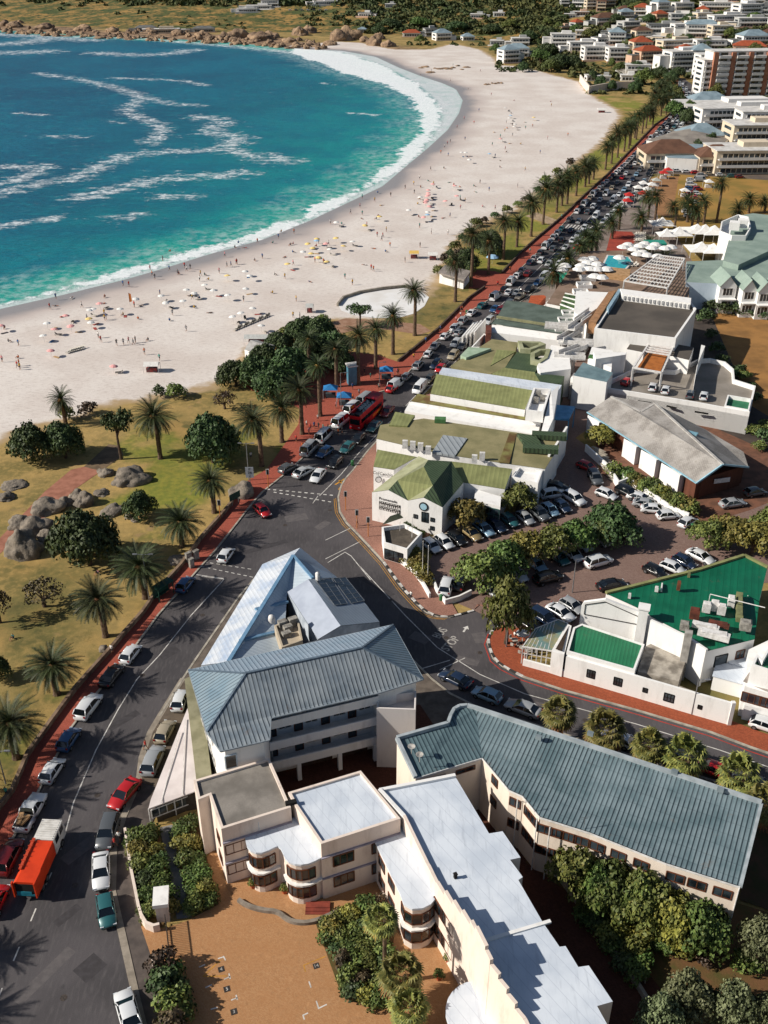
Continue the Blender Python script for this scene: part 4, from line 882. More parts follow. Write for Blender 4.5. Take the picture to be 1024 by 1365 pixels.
yl = W3([(860, 862, 3.2), (872, 856, 3.2), (915, 878, 3.2), (905, 908, 3.2), (850, 895, 3.2)]); m = MB().prism(yl, 0).build('yard_roof', mat('stained_slab', '#b0a89c', '#6e675e', .6, .85, fine=4), b)
# roof plant
for x, y, sx_, sy_, h_, mt in ((925, 824, 1.3, .8, 1.6, 0), (941, 815, 1.1, .8, 1.5, 1), (952, 813, 1.1, .8, 1.5, 1), (961, 818, 1.1, .8, 1.5, 1), (940, 838, 3.6, .9, .7, 1), (951, 849, 4.2, 1.2, .8, 1), (912, 838, 1.2, 1.2, 1.0, 2), (974, 806, .9, 1.6, 1.2, 1), (993, 838, 1.5, 1.3, 1.2, 2), (985, 812, .9, 6.5, .8, 3), (958, 834, 2.8, .8, .5, 0), (904, 786, .5, .5, 1.4, 4), (882, 784, .2, 2.0, .3, 1), (875, 788, .5, .5, .7, 1), (839, 797, .4, .4, .7, 1), (918, 769, .4, .4, .8, 3)):
    p = G(x, y, 6.4 if y > 800 else 6.8); o = MB(); o.box(p+Vector((0, 0, h_/2)), (sx_, sy_, h_), -.45 if sx_ > 2 else -.3); o.box(p+Vector((0, 0, h_+.05)), (sx_*.8, sy_*.8, .1), -.3)
    o.build('air_unit', [(mat('rust_brown', '#6c3a2c', '#4e2c22', 1, .8)), TRIMW, mat('unit_grey', '#9c9890', '#6f6b65', 2, .6), mat('olive_duct', '#7b7d57', '#64664a', 1, .7), mat('rusty_vent', '#7a4630', '#5a3424', 2, .8)][mt], b)
m = MB(); a, e = G(947, 792, 8.5), G(1020, 810, 8.5); m.tube([a, e], .07); m.tube([(a.x, a.y, 6), a], .05); m.tube([G(997, 794, 6.2), G(997, 794, 9)], .06); m.build('roof_pipe', TRIMW, b)
A, B = gr[6], gr[5]; win(b, A, B, .35, 2, 2.4, 1.8, DARK, 'door', 0); win(b, A, B, .75, 1.4, 2.8, 1.4, BROWNF)
# street wall with barred openings
b = bld('street_wall', 'long white perimeter wall with small barred openings along the orange pavement', 'wall', at=(850, 930))
ws = GL([(697, 887), (752, 902), (848, 930), (922, 952), (971, 966)]); hs = [2.6, 4.0, 4.0, 3.7, 3.7]
m = MB()
for i in range(4): ribbon(m, [ws[i], ws[i+1]], .35, 0, 1.15 if i == 0 else 3.7)
m.bar((ws[4].x, ws[4].y, 0), (ws[4].x, ws[4].y, 3.9), .5); m.build('wall', WHITE, b)
for i, t, z, w_, h_ in ((1, .35, 1.3, 1.1, 1.3), (1, .72, 1.3, 1.1, 1.3), (2, .12, 1.5, .6, .7), (2, .55, 1.1, 1.3, 1.3), (3, .15, 1.4, .5, .6)): win(b, ws[i]+Vector((.05, -.2, 0)), ws[i+1]+Vector((.05, -.2, 0)), t, w_, z, h_, DARK, 'grille', 2, 1)
m = MB(); a, e = G(905, 915, 2.9), G(945, 930, 2.9); m.bar(a-Vector((0, .1, 0)), e-Vector((0, .1, 0)), .3, .2)
for t in (.1, .9): p = a.lerp(e, t); m.bar((p.x, p.y-.2, 0), (p.x, p.y-.2, 2.9), .08)
m.build('ledge', mat('concrete', '#a39a8c'), b)
# yard clutter behind wall
for x, y, w_, d_, h_, c_ in ((958, 893, 3.6, 3, 2.2, 1), (970, 915, 4, 3.4, 2.4, 0), (945, 885, 2.6, 3.6, 1.2, 2), (985, 900, 3, 2.6, 2.6, 0), (955, 875, 5, 1.6, 3.0, 2)):
    p = G(x, y, 0); o = MB(); o.box(p+Vector((0, 0, h_/2)), (w_, d_, h_), -.45); o.box(p+Vector((0, 0, h_+.06)), (w_+.3, d_+.3, .12), -.45, k=1)
    tag(o.build('yard_shed', [WHITE, [WROOF, mat('pale_tin', '#a9a8a6', '#8f8d8a', 1, .6), CONC][c_]]), 'small flat-roofed shed in the cluttered yard behind the green-roofed restaurant', 'shed', 'sheds in the yard behind the green roof')
c7 = cr(960, 780, 5.935)
b = bld('white_house', 'white house with grey tiled lean-to roof at the right edge beside the brick steps', at=(1010, 940))
rf = W3(c7((180, 762, 5.0), (230, 690, 6.2), (300, 700, 6.2), (480, 760, 6.2), (480, 890, 5.0))); m = MB(); m.face(rf); m.build('roof', mat('grey_tiles', '#948c86', '#7a726c', 1, .85, fine=6), b)
wl_ = [G(*c7((195, 800))[0], 5), G(*c7((480, 880))[0], 5), G(1080, 880, 5), G(1060, 830, 6), G(1000, 858, 6)]; MB().prism([Vector((p.x, p.y, 5.0)) for p in wl_], 0).build('wall', WHITE, b)
gw = W3(c7((260, 590, 9), (300, 500, 9), (340, 540, 9), (480, 300, 9), (600, 300, 9), (600, 700, 9))); flat(b, gw, 8.2, GRN2, WHITE, .8)
A, B = wl_[0], wl_[1]; win(b, A, B, .25, 2.4, 2.6, 1.5, BROWNF, bars=2); win(b, A, B, .75, 2.4, 2.6, 1.5, BROWNF, bars=2)
lw = [G(*p) for p in c7((165, 1060), (300, 1090), (480, 1140), (480, 1040), (200, 900))]; MB().prism([Vector((p.x, p.y, 2.4)) for p in lw], 0).build('front_wall', WHITE, b)
# ================================================================== cafe row, hotel, hall, town
def shell(par, P, wm, zb=0, name='wall', drop=.06):
    m = MB(); n = len(P)
    for i in range(n):
        p, q_ = P[i], P[(i+1) % n]; d = Vector((0, 0, drop)); m.face([p-d, q_-d, (q_.x, q_.y, zb), (p.x, p.y, zb)])
    return m.build(name, wm, par)
def bx(par, name, px, py, z, size, m, rz=-.25):
    p = G(px, py, z); o = MB(); o.box(p+Vector((0, 0, size[2]/2)), size, rz); return o.build(name, m, par)
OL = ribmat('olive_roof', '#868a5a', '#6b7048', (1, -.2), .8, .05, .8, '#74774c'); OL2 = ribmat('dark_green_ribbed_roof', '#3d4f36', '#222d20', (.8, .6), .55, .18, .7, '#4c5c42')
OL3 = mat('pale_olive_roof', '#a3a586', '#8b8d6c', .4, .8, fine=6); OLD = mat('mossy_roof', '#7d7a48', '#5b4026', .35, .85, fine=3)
OLB = mat('tan_olive_roof', '#8f8763', '#767250', .25, .85, fine=4)
k1 = cr(480, 420, 3.413); kz = cr(490, 600, 8.533)
b = bld('cafe_building', 'white gabled corner cafe with olive roofs and black wall lettering', at=(545, 690))
zr, ze = 8.2, 5.8
a0, a1, a2, a3, a4, a5, a6 = W3([(496, 656, ze), (558, 608, ze+.8), (571, 613, zr), (565, 622, zr), (530, 640, zr), (517.5, 653, 7.2), (544, 667, ze)])
def vpt(A, B, t, py): P = A.lerp(B, t); k = P.y/(cT-(py-CY)/FPX*sT); return Vector((P.x, P.y, CH+(-sT-(py-CY)/FPX*cT)*k))
d0, d1, d2, d3 = W3([(577, 647, zr), (566, 663, 7.2), (590, 676, ze), (602, 615, zr-.6)]); d4 = G(618, 643, ze+.2)
a5 = vpt(a0, a6, .46, 653); d1 = vpt(a6, d2, .45, 663)
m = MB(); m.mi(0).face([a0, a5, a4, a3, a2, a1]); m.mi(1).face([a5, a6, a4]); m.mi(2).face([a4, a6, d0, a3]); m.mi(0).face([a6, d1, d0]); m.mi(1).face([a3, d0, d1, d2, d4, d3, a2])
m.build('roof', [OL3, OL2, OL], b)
shell(b, [a0, a5, a6, d1, d2, d4, d3, a2, a1], WHITE)
lo_ = W3([(618, 643, 5.4), (602, 615, 6.6), (683, 625, 6.0), (673, 652, 5.0)]); MB().face(lo_).build('side_roof', OL, b); shell(b, lo_, WHITE, name='side_wall')
fl = W3([(498, 622, 6.2), (503, 599, 6.2), (556, 609, 6.2), (525, 626, 6.2)]); m = MB().face(fl).build('flat_roof', OL, b); shell(b, fl, WHITE, name='north_wall')
pr = W3([(509, 700, 3.6), (520, 688, 4.6), (532, 684, 4.6), (538, 690, 3.6)]); MB().face(pr).build('porch_roof', OL3, b); 
pw = W3([(509, 701, 3.5), (512, 724, 3.2), (543, 733, 3.2), (563, 712, 3.0), (540, 696, 3.6)]); m = MB(); ring(m, [Vector((p.x, p.y, 0)) for p in pw], 0, 3.3, .3); m.build('porch_wall', WHITE, b)
MB().face([Vector((p.x, p.y, 2.6)) for p in offs(ccw(pw), .3)]).build('porch_deck', mat('porch_deck', '#5a5248', '#453f38', 1, .9), b)
A, B = Vector((pw[1].x, pw[1].y, 0)), Vector((pw[2].x, pw[2].y, 0)); win(b, A, B, .42, 3.4, .3, 1.9, DARK, 'shopfront', 3)
A, B = Vector((d1.x, d1.y, 0)), Vector((d2.x, d2.y, 0)); win(b, A, B, .1, 1.2, 2.2, 1.9, DARK); win(b, A, B, .5, .7, 2.6, .7, DARK); win(b, A, B, .5, .7, .9, .7, DARK); win(b, A, B, -.4, .7, 2.6, .7, DARK)
BLK = mat('black_lettering', '#20201f', '#2a2a29', 2, .7)
def wtext(par, s_, A, B, t, z, size, sx=1, name='lettering', m_=None):
    A, B = Vector((A[0], A[1], 0)), Vector((B[0], B[1], 0)); u = (B-A).normalized(); nn = Vector((u.y, -u.x, 0)); p = A.lerp(B, t)+nn*.06+Vector((0, 0, z))
    rot = Matrix((u, Vector((0, 0, 1)), nn)).transposed().to_4x4(); return text(name, s_, p, rot, size, m_ or BLK, .01, par, sx)
A, B = Vector((a0.x, a0.y, 0)), Vector((a6.x, a6.y, 0))
wtext(b, 'Promenade', A, B, .45, 4.95, .75, 1.0)
rl = random.Random(5); m = MB(); u_ = (B-A).normalized(); n_ = Vector((u_.y, -u_.x, 0)); Ls = (B-A).length
for z, h_ in ((4.28, .16), (3.78, .36), (3.28, .16), (2.88, .3)):
    x = .22
    while x < .77:
        w_ = rl.uniform(.02, .035); p0_ = A+u_*Ls*x+n_*.045; p1_ = A+u_*Ls*(x+w_)+n_*.045; m.face([p0_+Vector((0, 0, z-h_/2)), p1_+Vector((0, 0, z-h_/2)), p1_+Vector((0, 0, z+h_/2)), p0_+Vector((0, 0, z+h_/2))]); x += w_+rl.uniform(.012, .03)
m.build('lettering', TRIMW, b)
m = MB(); u = (B-A).normalized(); nn = Vector((u.y, -u.x, 0)); 
for z0, z1 in ((3.6, 4.45), (2.7, 3.5)): m.face([A.lerp(B, .2)+nn*.035+Vector((0, 0, z0)), A.lerp(B, .8)+nn*.035+Vector((0, 0, z0)), A.lerp(B, .8)+nn*.035+Vector((0, 0, z1)), A.lerp(B, .2)+nn*.035+Vector((0, 0, z1))])
m.build('sign_board', BLK, b)
wa, wb = Vector((fl[0].x-.1, fl[0].y, 0)), Vector((fl[3].x, fl[3].y, 0))
ws_, we_ = G(497, 655, 5), G(524, 627, 5); wtext(b, "Col'Cacchio", fl[0]+Vector((-.2, -.3, 0)), fl[3]+Vector((0, -.3, 0)), .5, 5.2, .85, .9)
p = fl[0].lerp(fl[3], .28)+Vector((-.1, -.35, 0)); p.z = 3.9; m = MB(); m.tube([p, p+Vector((0, -.08, 0))], .6, 18); m.mi(1).tube([p+Vector((0, -.08, 0)), p+Vector((0, -.11, 0))], .48, 18); m.build('wall_roundel', [BLK, WHITE], b)
A, B = Vector((d1.x, d1.y, 0)), Vector((d2.x, d2.y, 0)); u = (B-A).normalized(); nn = Vector((u.y, -u.x, 0)); p = A.lerp(B, .02)+Vector((0, 0, 5.2)); m = MB(); m.tube([p, p+nn*.1], .85, 20); m.mi(1).tube([p+nn*.1, p+nn*.14], .6, 20); m.build('round_sign', [BLK, mat('sign_blue', '#8fb7c9', '#a9c6d2', 3, .6)], b)
m = MB(); ribbon(m, GL([(566, 700), (592, 706), (622, 686), (650, 674)]), .3, 0, 1.0); tag(m.build('planter_wall', WHITE), 'short white wall in front of the cafe gable and its shrubs', 'wall')
gs = W3([(641, 652, 4.4), (667, 662, 4.4), (664, 673, 3.6), (634, 664, 3.6)]); m = MB(); m.prism(W3([(634, 652, 4.2), (668, 662, 4.2), (667, 675, 4.2), (632, 667, 4.2)]), 0); m.build('annex_wall', WHITE, b)
A, B = G(632, 667, 4.2), G(667, 675, 4.2); win(b, A, B, .5, 4.6, .9, 2.6, mat('teal_frame', '#2c5a55', '#234a46', 1, .7), bars=4, trans=1)
# middle cafe
b = bld('cafe_building', 'wide white cafe with big flat olive roof and a grey ribbed skylight', at=(620, 620))
P = W3(k1((75, 562, 6.3), (92, 500, 6.3), (290, 470, 6.3), (720, 535, 6.3), (905, 565, 6.0), (905, 600, 6.0), (842, 700, 5.6), (640, 672, 6.0), (430, 640, 6.3), (330, 622, 6.3)))
MB().face(P).build('roof', OLB, b); shell(b, P, WHITE)
sk = W3(k1((378, 545, 6.5), (488, 560, 6.5), (432, 640, 6.5), (328, 622, 6.5))); m = MB().prism(sk, 6.1); m.build('skylight', ribmat('skylight_sheet', '#9aa0a4', '#62686d', (1, .25), 1.0, .12, .4), b)
for q_, mt in ((k1((715, 537, 7.0), (800, 548, 7.0), (835, 598, 6.5), (765, 612, 6.4)), OL2), (k1((680, 535, 6.35), (712, 540, 6.35), (680, 672, 6.2), (632, 668, 6.2)), OLD), (k1((132, 500, 6.6), (160, 440, 6.6), (250, 455, 6.6), (215, 505, 6.6)), OL)): m = MB().prism(W3(q_), 6.0); m.build('roof_section', mt, b)
for x, y, sx_, sy_ in ((588, 635, 0, 0),): pass
for i, (x, y) in enumerate(k1((205, 605), (240, 610), (275, 617), (310, 632), (555, 660), (520, 672))): bx(b, 'air_unit', x, y, 6.1, (1.0, .6, 1.6), TRIMW, -.1)
for x, y in k1((860, 560), (820, 620)): m = MB(); p = G(x, y, 6.2); m.box(p+Vector((0, 0, .5)), (6.5, 1.9, 1.0), -.12); m.build('dormer', OL2, b)
p = G(*k1((365, 485))[0], 6.4); MB().box(p+Vector((0, 0, .4)), (2.2, 1.4, .8), -.1).build('roof_box', mat('green_box', '#4f7a4c', '#41683f', 1, .7), b)
tw = k1((838, 705), (905, 572), (922, 570), (918, 625), (842, 755)); m = MB(); ribbon(m, GL([(728, 646), (737, 632), (752, 606)]), .4, 0, 6.2); m.build('side_wall', WHITE, b)
cb = W3(k1((690, 740, 5.2), (722, 690, 5.4), (832, 705, 5.4), (810, 770, 5.2))); m = MB(); m.face([Vector((p.x, p.y, 4.7)) for p in cb]); ring(m, [Vector((p.x, p.y, 5.4)) for p in cb], 0, 5.4, .3); m.build('corner_box', WHITE, b)
# third cafe
b = bld('cafe_building', 'white restaurant with two stepped olive roof slopes, between flat-roofed cafe and pale strip roof', at=(650, 540))
P = W3(k1((348, 268, 7.6), (785, 342, 7.6), (750, 430, 7.0), (320, 358, 7.0))); MB().face(P).build('roof', OL, b); shell(b, P, WHITE)
P = W3(k1((262, 358, 5.8), (830, 452, 5.8), (822, 490, 5.2), (232, 392, 5.2))); MB().face(P).build('lower_roof', OLD, b); shell(b, P, WHITE, name='lower_wall')
P = W3(k1((203, 436, 4.4), (225, 395, 4.6), (820, 495, 4.6), (808, 545, 4.4))); MB().prism(P, 0).build('front_wall', WHITE, b)
A, B = G(*k1((215, 440))[0], 4.4), G(*k1((808, 545))[0], 4.4)
for t, w_, z in ((.22, 2.2, 2.6), (.42, 2.0, 2.4), (.55, 1.6, 2.4), (.66, 1.4, 2.2), (.75, 2.6, 2.2), (.88, 1.6, 2.2), (.3, 1.2, 2.4)): win(b, A, B, t, w_, z, 1.1, TRIMW)
P = W3(k1((790, 330, 8.3), (870, 335, 8.3), (835, 442, 8.3), (755, 432, 8.3))); m = MB(); ring(m, P, 6, 8.3, .4); m.face([Vector((p.x, p.y, 7.2)) for p in P]); m.build('plant_parapet', WHITE, b)
for x, y in k1((810, 370), (830, 390), (800, 400)): bx(b, 'air_unit', x, y, 7.2, (1.0, 1.0, 1.2), mat('unit_grey', '#999999'))
P = W3(k1((870, 350, 8.4), (905, 320, 8.4), (880, 470, 7.4), (840, 560, 6.6), (820, 548, 6.6))); MB().prism(P, 0).build('end_wall', WHITE, b)
P = W3(k1((858, 470, 4.6), (888, 408, 4.8), (978, 415, 4.8), (950, 475, 4.6))); m = MB().prism(P, 4.3, bottom=True); 
for p in P: m.bar(p, (p.x, p.y, 0), .2)
tag(m.build('loading_canopy', mat('blue_canopy', '#5e9cc4', '#4b86ad', .8, .5)), 'pale blue canopy over a dark loading bay behind the olive-roofed cafes', 'canopy')
# fourth: pale strip and olive hips
b = bld('restaurant_building', 'low restaurant of folded olive and green roofs near the zebra crossing', at=(650, 480))
P = W3(k1((360, 262, 6.8), (375, 238, 6.8), (918, 318, 6.8), (900, 348, 6.8))); MB().prism(P, 0).build('strip_roof', WROOF, b)
k4 = cr(570, 380, 4.6545)
F_ = [((145, 500), (400, 335), (560, 355), (545, 410), (480, 515), (395, 550), 0), ((390, 500), (430, 400), (550, 410), 1), ((480, 512), (555, 415), (650, 415), (690, 450), (735, 450), (665, 540), 2), ((400, 550), (475, 512), (665, 540), (700, 605), 1), ((665, 545), (850, 565), (830, 612), (700, 600), 3), ((205, 435), (255, 385), (395, 392), (240, 450), 4)]
for i, f in enumerate(F_):
    z = 5.6+.12*i; P = W3([(x, y, z) for x, y in k4(*f[:-1])]); MB().prism(P, 0 if i in (0, 2, 4) else 4.5).build('roof_section', [OLB, OL, OL2, OL2, mat('pale_green_roof', '#9fb29c', '#8aa088', .6, .7)][f[-1]], b)
for f in (((560, 345), (700, 350), (735, 365), (640, 400), (575, 395)), ((640, 420), (690, 395), (765, 395), (745, 450), (700, 478), (640, 465))):
    P = W3([(x, y, 6.9) for x, y in k4(*f)]); m = MB(); ring(m, P, 5.5, 6.9, .9); m.build('roof_kerb', OL3, b)
P = W3([(x, y, 6.6) for x, y in k4((680, 500), (770, 370), (850, 385), (880, 440), (890, 520), (700, 545))]); MB().prism(P, 0).build('white_roof', WHITE, b)
P = W3([(x, y, 4.4) for x, y in k4((270, 385), (350, 300), (400, 320), (395, 390))]); m = MB(); ring(m, P, 0, 4.4, .35); m.build('terrace_wall', WHITE, b)
# slate roof building
SL = mat('slate_green_roof', '#5d6a62', '#4b574f', .35, .8, fine=3)
b = bld('shop_building', 'low building with broad dark slate-green roof beside the zebra crossing', at=(720, 430))
P = W3([(x, y, 6.5) for x, y in k4((430, 200), (490, 95), (640, 110), (910, 170), (905, 205), (850, 265))]); m = MB(); m.face(P); P2_ = W3([(x, y, 6.1) for x, y in k4((395, 240), (430, 203), (850, 268), (845, 302))]); m.face(P2_); m.build('roof', SL, b)
m = MB(); m.bar(P[0]+Vector((0, 0, .1)), P[5]+Vector((0, 0, .1)), .7, .5); m.build('parapet', mat('mossy_parapet', '#8c8b68', '#76755a', .8, .9), b); shell(b, P, WHITE, name='back_wall')
P = W3([(x, y, 5.9) for x, y in k4((400, 245), (845, 300), (960, 310), (940, 330), (640, 330), (395, 300))]); MB().prism([P[0], P[1], G(*k4((825, 345))[0], 5.2), G(*k4((395, 292))[0], 5.2)], 0).build('wall', WHITE, b)
p = W3([(x, y, 6.2) for x, y in k4((362, 250), (398, 250), (396, 300), (364, 298))]); MB().prism(p, 0).build('corner_pier', mat('rust_brown', '#6c3a2c'), b)
m = MB()
for i in range(4): ribbon(m, [G(*k4((355-i*24, 300+i*2))[0], 0), G(*k4((285-i*24, 385+i*2))[0], 0)], .3, 0, 4-.3*i)
m.build('fin_wall', WHITE, b)
P = W3([(x, y, 4.6) for x, y in k4((625, 110), (640, 65), (720, 62), (735, 70), (690, 118))]); MB().prism(P, 0).build('terracotta_roof', mat('terracotta', '#b05532', '#984828', 1, .8), b)
# ---------------------------------------------------------------- big white hotel
h1 = cr(700, 270, 3.16); h2 = cr(724, 420, 3.413)
b = bld('hotel_building', 'big white stepped hotel with dark flat roof, rooftop terraces and zigzag outside stairs', at=(850, 480))
z0 = 10.5
P = W3([(x, y, z0) for x, y in h1((292, 530), (402, 362), (700, 418), (722, 448), (636, 572))]); flat(b, P, z0, TARR, WHITE, .5, .5)
m = MB(); P_ = W3([(x, y, 11.6) for x, y in h1((400, 362), (700, 402), (698, 424), (410, 386))]); m.prism(P_, 9); 
for i in range(16): q_ = P_[3].lerp(P_[2], (i+.5)/16); m.box((q_.x, q_.y-.2, 10.9), (.5, .3, .8))
m.build('plant_parapet', WHITE, b)
P = W3([(x, y, 11.3) for x, y in h1((345, 440), (395, 362), (404, 370), (352, 452))]); MB().prism(P, 9).build('walkway_cover', mat('blue_grey_cover', '#8fa9b8', '#7a95a5', 1, .6), b)
P = W3([(x, y, 10.9) for x, y in h1((268, 500), (352, 375), (385, 368), (300, 505))]); MB().prism(P, 8).build('walkway', mat('tan_deck', '#a37a58', '#876446', 1, .85), b)
P = W3([(x, y, 9.0) for x, y in h1((207, 462), (215, 372), (352, 378), (262, 500))]); MB().prism(P, 0).build('white_block', WHITE, b)
P = W3([(x, y, 7.0) for x, y in h1((148, 430), (168, 384), (214, 392), (208, 452))]); m = MB().prism(P, 0); m.build('planted_block', mat('planter_green', '#46603a', '#33482c', 1, .9), b)
m = MB()
for t in (0, .33, .66, 1): m.bar(P[0].lerp(P[1], t)+Vector((0, 0, .1)), P[3].lerp(P[2], t)+Vector((0, 0, .1)), .3, .3)
m.build('planter_edge', WHITE, b)
# stepped lower blocks on the near side
for *f, z, mt in (((230, 165), (380, 170), (375, 60+120), (240, 200), 9, 0), ((205, 195), (222, 145), (318, 160), (312, 240), 7.6, 0), ((138, 275), (182, 215), (318, 262), (290, 305), 7.4, 1), ((380, 155), (408, 112), (482, 122), (458, 170), 7.8, 2), ((560, 180), (605, 132), (686, 146), (664, 205), 7.4, 2), ((270, 105), (290, 98), (600, 145), (575, 190), 6.4, 0), ((690, 300), (700, 230), (738, 140), (720, 135), 7.4, 0)):
    P = W3([(x, y, z) for x, y in h2(f[0], f[1], f[2], f[3])]); m = MB(); m.prism(P, 0, 0, 1); m.build('lower_block', [WHITE, [WHITE, mat('blue_slate', '#6f868c', '#5a7077', .5, .7), TARR][mt]], b)
P = W3([(x, y, 7.65) for x, y in h2((205, 195), (212, 178), (315, 192), (308, 210))]); MB().prism(P, 7.4).build('grass_strip', mat('astroturf', '#3f6b3a', '#35592f', 1, .95), b)
# orange deck with pergola
P = W3([(x, y, 7.2) for x, y in h2((430, 236), (492, 150), (572, 164), (536, 252))]); MB().prism(P, 6.9, bottom=True).build('sun_deck', mat('orange_deck', '#a8642c', '#8f5322', 1, .85), b)
m = MB(); P = W3([(x, y, 8.2) for x, y in h2((410, 240), (498, 106), (602, 122), (540, 262))])
for i in range(4): m.bar(P[i], P[(i+1) % 4], .35); m.bar(P[i], (P[i].x, P[i].y, 0), .35)
for i in range(6): t = .55+.42*i/6; m.bar(P[0].lerp(P[1], t), P[3].lerp(P[2], t), .3)
m.build('pergola', TRIMW, b)
# parking deck
zd = 5.0
dk = [(x, y) for x, y in h2((125, 287), (140, 262), (290, 300), (420, 240), (600, 250), (705, 200), (760, 196), (830, 212), (868, 245), (872, 292), (968, 322), (940, 442), (700, 398), (420, 352), (290, 332))]
P = [G(x, y, zd) for x, y in dk]; m = MB(); m.prism([Vector((p.x, p.y, zd-1.0)) for p in P], 0, 0, 1); m.build('parking_deck', [WHITE, mat('deck_concrete', '#8d867e', '#787168', .2, .85, fine=3)], b)
m = MB(); ring(m, P, 0, zd, .4); m.build('deck_wall', WHITE, b)
P = [G(x, y, zd+.3) for x, y in h2((825, 412), (840, 362), (950, 380), (938, 432))]; m = MB(); ring(m, P, 4, zd+.3, .3); m.build('deck_enclosure', WHITE, b); MB().face([Vector((p.x, p.y, 4.5)) for p in offs(ccw(P), .3)]).build('green_mat', mat('green_mat', '#2f7050', '#286245', 1, .9), b)
m = MB()
for (x1, y1), (x2, y2) in ((430-0, 388), (490, 396)), ((560, 410), (605, 420)), ((688, 436), (750, 446)): 
    a, e = G(*h2((x1, y1))[0], 3.4), G(*h2((x2, y2))[0], 3.4); m.bar(a-Vector((0, .35, 0)), e-Vector((0, .35, 0)), .4, .22)
m.build('wall_vent', DARK, b)
# zigzag stairs
for k, (x, y, l, r_) in enumerate(((95, 60, 9, -.2), (120, 95, 9, .9), (150, 130, 8, -.2), (135, 165, 8, .7), (120, 195, 7, -.1), (165, 40, 10, 1.0), (190, 10, 9, 1.0))):
    p = G(*h2((x, y))[0], 8.6-k*.6 if k < 5 else 9.6); m = MB(); m.box(p, (l, 1.8, .25), r_)
    for s_ in (-1, 1): o_ = Vector((-math.sin(r_), math.cos(r_), 0))*.9*s_; m.box(p+o_+Vector((0, 0, .6)), (l, .15, .9), r_)
    m.bar(p, (p.x, p.y, 0), .4); m.build('stair_flight', TRIMW, b)
for i in range(8):
    x, y = 160+i*15, 520-i*30+0; p = G(*h1((x, y))[0], 7); m = MB(); ring(m, [p+Vector(v) for v in ((-2, -1.6, 0), (2, -1.6, 0), (2, 1.6, 0), (-2, 1.6, 0))], 5.6, 7.0, .2); m.face([p+Vector(v) for v in ((-2, -1.6, -1.2), (2, -1.6, -1.2), (2, 1.6, -1.2), (-2, 1.6, -1.2))]); m.bar(p, (p.x, p.y, 0), .5); m.build('balcony', WHITE, b)
# upper terrace: deck, pool, pergola, side beams
zt = 6.0
P = [G(x, y, zt) for x, y in h1((90, 425), (240, 205), (470, 200), (560, 215), (700, 235), (690, 400), (350, 375), (260, 460))]; MB().prism(P, 0, 0, 1).build('terrace', [WHITE, mat('terrace_deck', '#8b7566', '#73604f', .3, .85, fine=3)], b)
P = [G(x, y, zt+.4) for x, y in h1((322, 268), (345, 220), (440, 228), (455, 250), (425, 282))]; m = MB().prism(P, zt-.1); m.build('pool_edge', TRIMW, b)
POOL = N('pool_water'); POOL = POOL.done(POOL.mix(POOL.ss(POOL.noise(.8, 3), .4, .6), lin('#2fa6ad'), lin('#1f98a6')), .08, 0, .6)
MB().face([Vector((p.x, p.y, zt+.42)) for p in offs(ccw(P), .5)]).build('pool', POOL, b)
for f in ((178, 305, 3.2), (548, 165, 3)): 
    p = G(*h1(f[:2])[0], 5); MB().prism([p+Vector(v) for v in ((-3.2, -2.2, 0), (3.2, -2.2, 0), (3.2, 2.2, 0), (-3.2, 2.2, 0))], 3.5).build('plunge_pool', mat('pool_green', '#2f9a80', '#258a74', 1, .2), b)
m = MB(); P = [G(x, y, zt+3.4) for x, y in h1((418, 330), (560, 222), (672, 236), (600, 360))]
for i in range(4): m.bar(P[i], P[(i+1) % 4], .35); m.bar(P[i], (P[i].x, P[i].y, 0), .3)
for i in range(1, 9): t = i/9; m.bar(P[0].lerp(P[1], t), P[3].lerp(P[2], t), .28)
for i in range(1, 12): t = i/12; m.bar(P[0].lerp(P[3], t), P[1].lerp(P[2], t), .14)
m.build('pergola', TRIMW, b)
P = [G(x, y, zt+1.6) for x, y in h1((325, 295), (335, 270), (445, 280), (440, 310))]; MB().prism(P, zt).build('timber_screen', mat('timber_slats', '#b08d68', '#94744f', 1.5, .8), b)
m = MB()
for i in range(9): a, e = G(*h1((75+i*14, 440-i*16))[0], 4.2), G(*h1((165+i*12, 372-i*20))[0], 4.2); m.bar(a, e, .3)
for i in range(7): a, e = G(*h1((100+i*10, 445-i*2))[0], 4.3), G(*h1((205+i*14, 250+i*2))[0], 4.3)
m.build('trellis', TRIMW, b)
# ---------------------------------------------------------------- grey-green gabled hotel
HG = mat('sage_roof', '#8fa096', '#7d8f86', .2, .7, fine=3)
b = bld('gabled_hotel', 'pale hotel with sage green roof and row of white gabled dormers', at=(990, 400))
zz = 7.4
P = [G(x, y, zz) for x, y in h1((680, 248), (835, 242), (860, 150), (870, 100), (900, 55), (960, 45), (1100, 60), (1300, 120), (1300, 330), (1024, 350), (905, 345), (780, 340), (680, 335))]; m = MB(); m.prism(P, 0, 1, 0); m.build('wall_and_roof', [HG, BLUEW], b)
P = [G(x, y, zz+1.6) for x, y in h1((835, 245), (1024, 120), (1200, 100), (1200, 180), (1024, 205), (900, 262))]; MB().prism(P, zz, 0, 0).build('upper_roof', HG, b)
A = G(*h1((690, 345))[0], zz-.5); B = G(*h1((1180, 370))[0], zz-.5)
fx = W3([(x, y, 8.6) for x, y in h1((795, 352), (905, 362), (1024, 368), (1150, 376))])
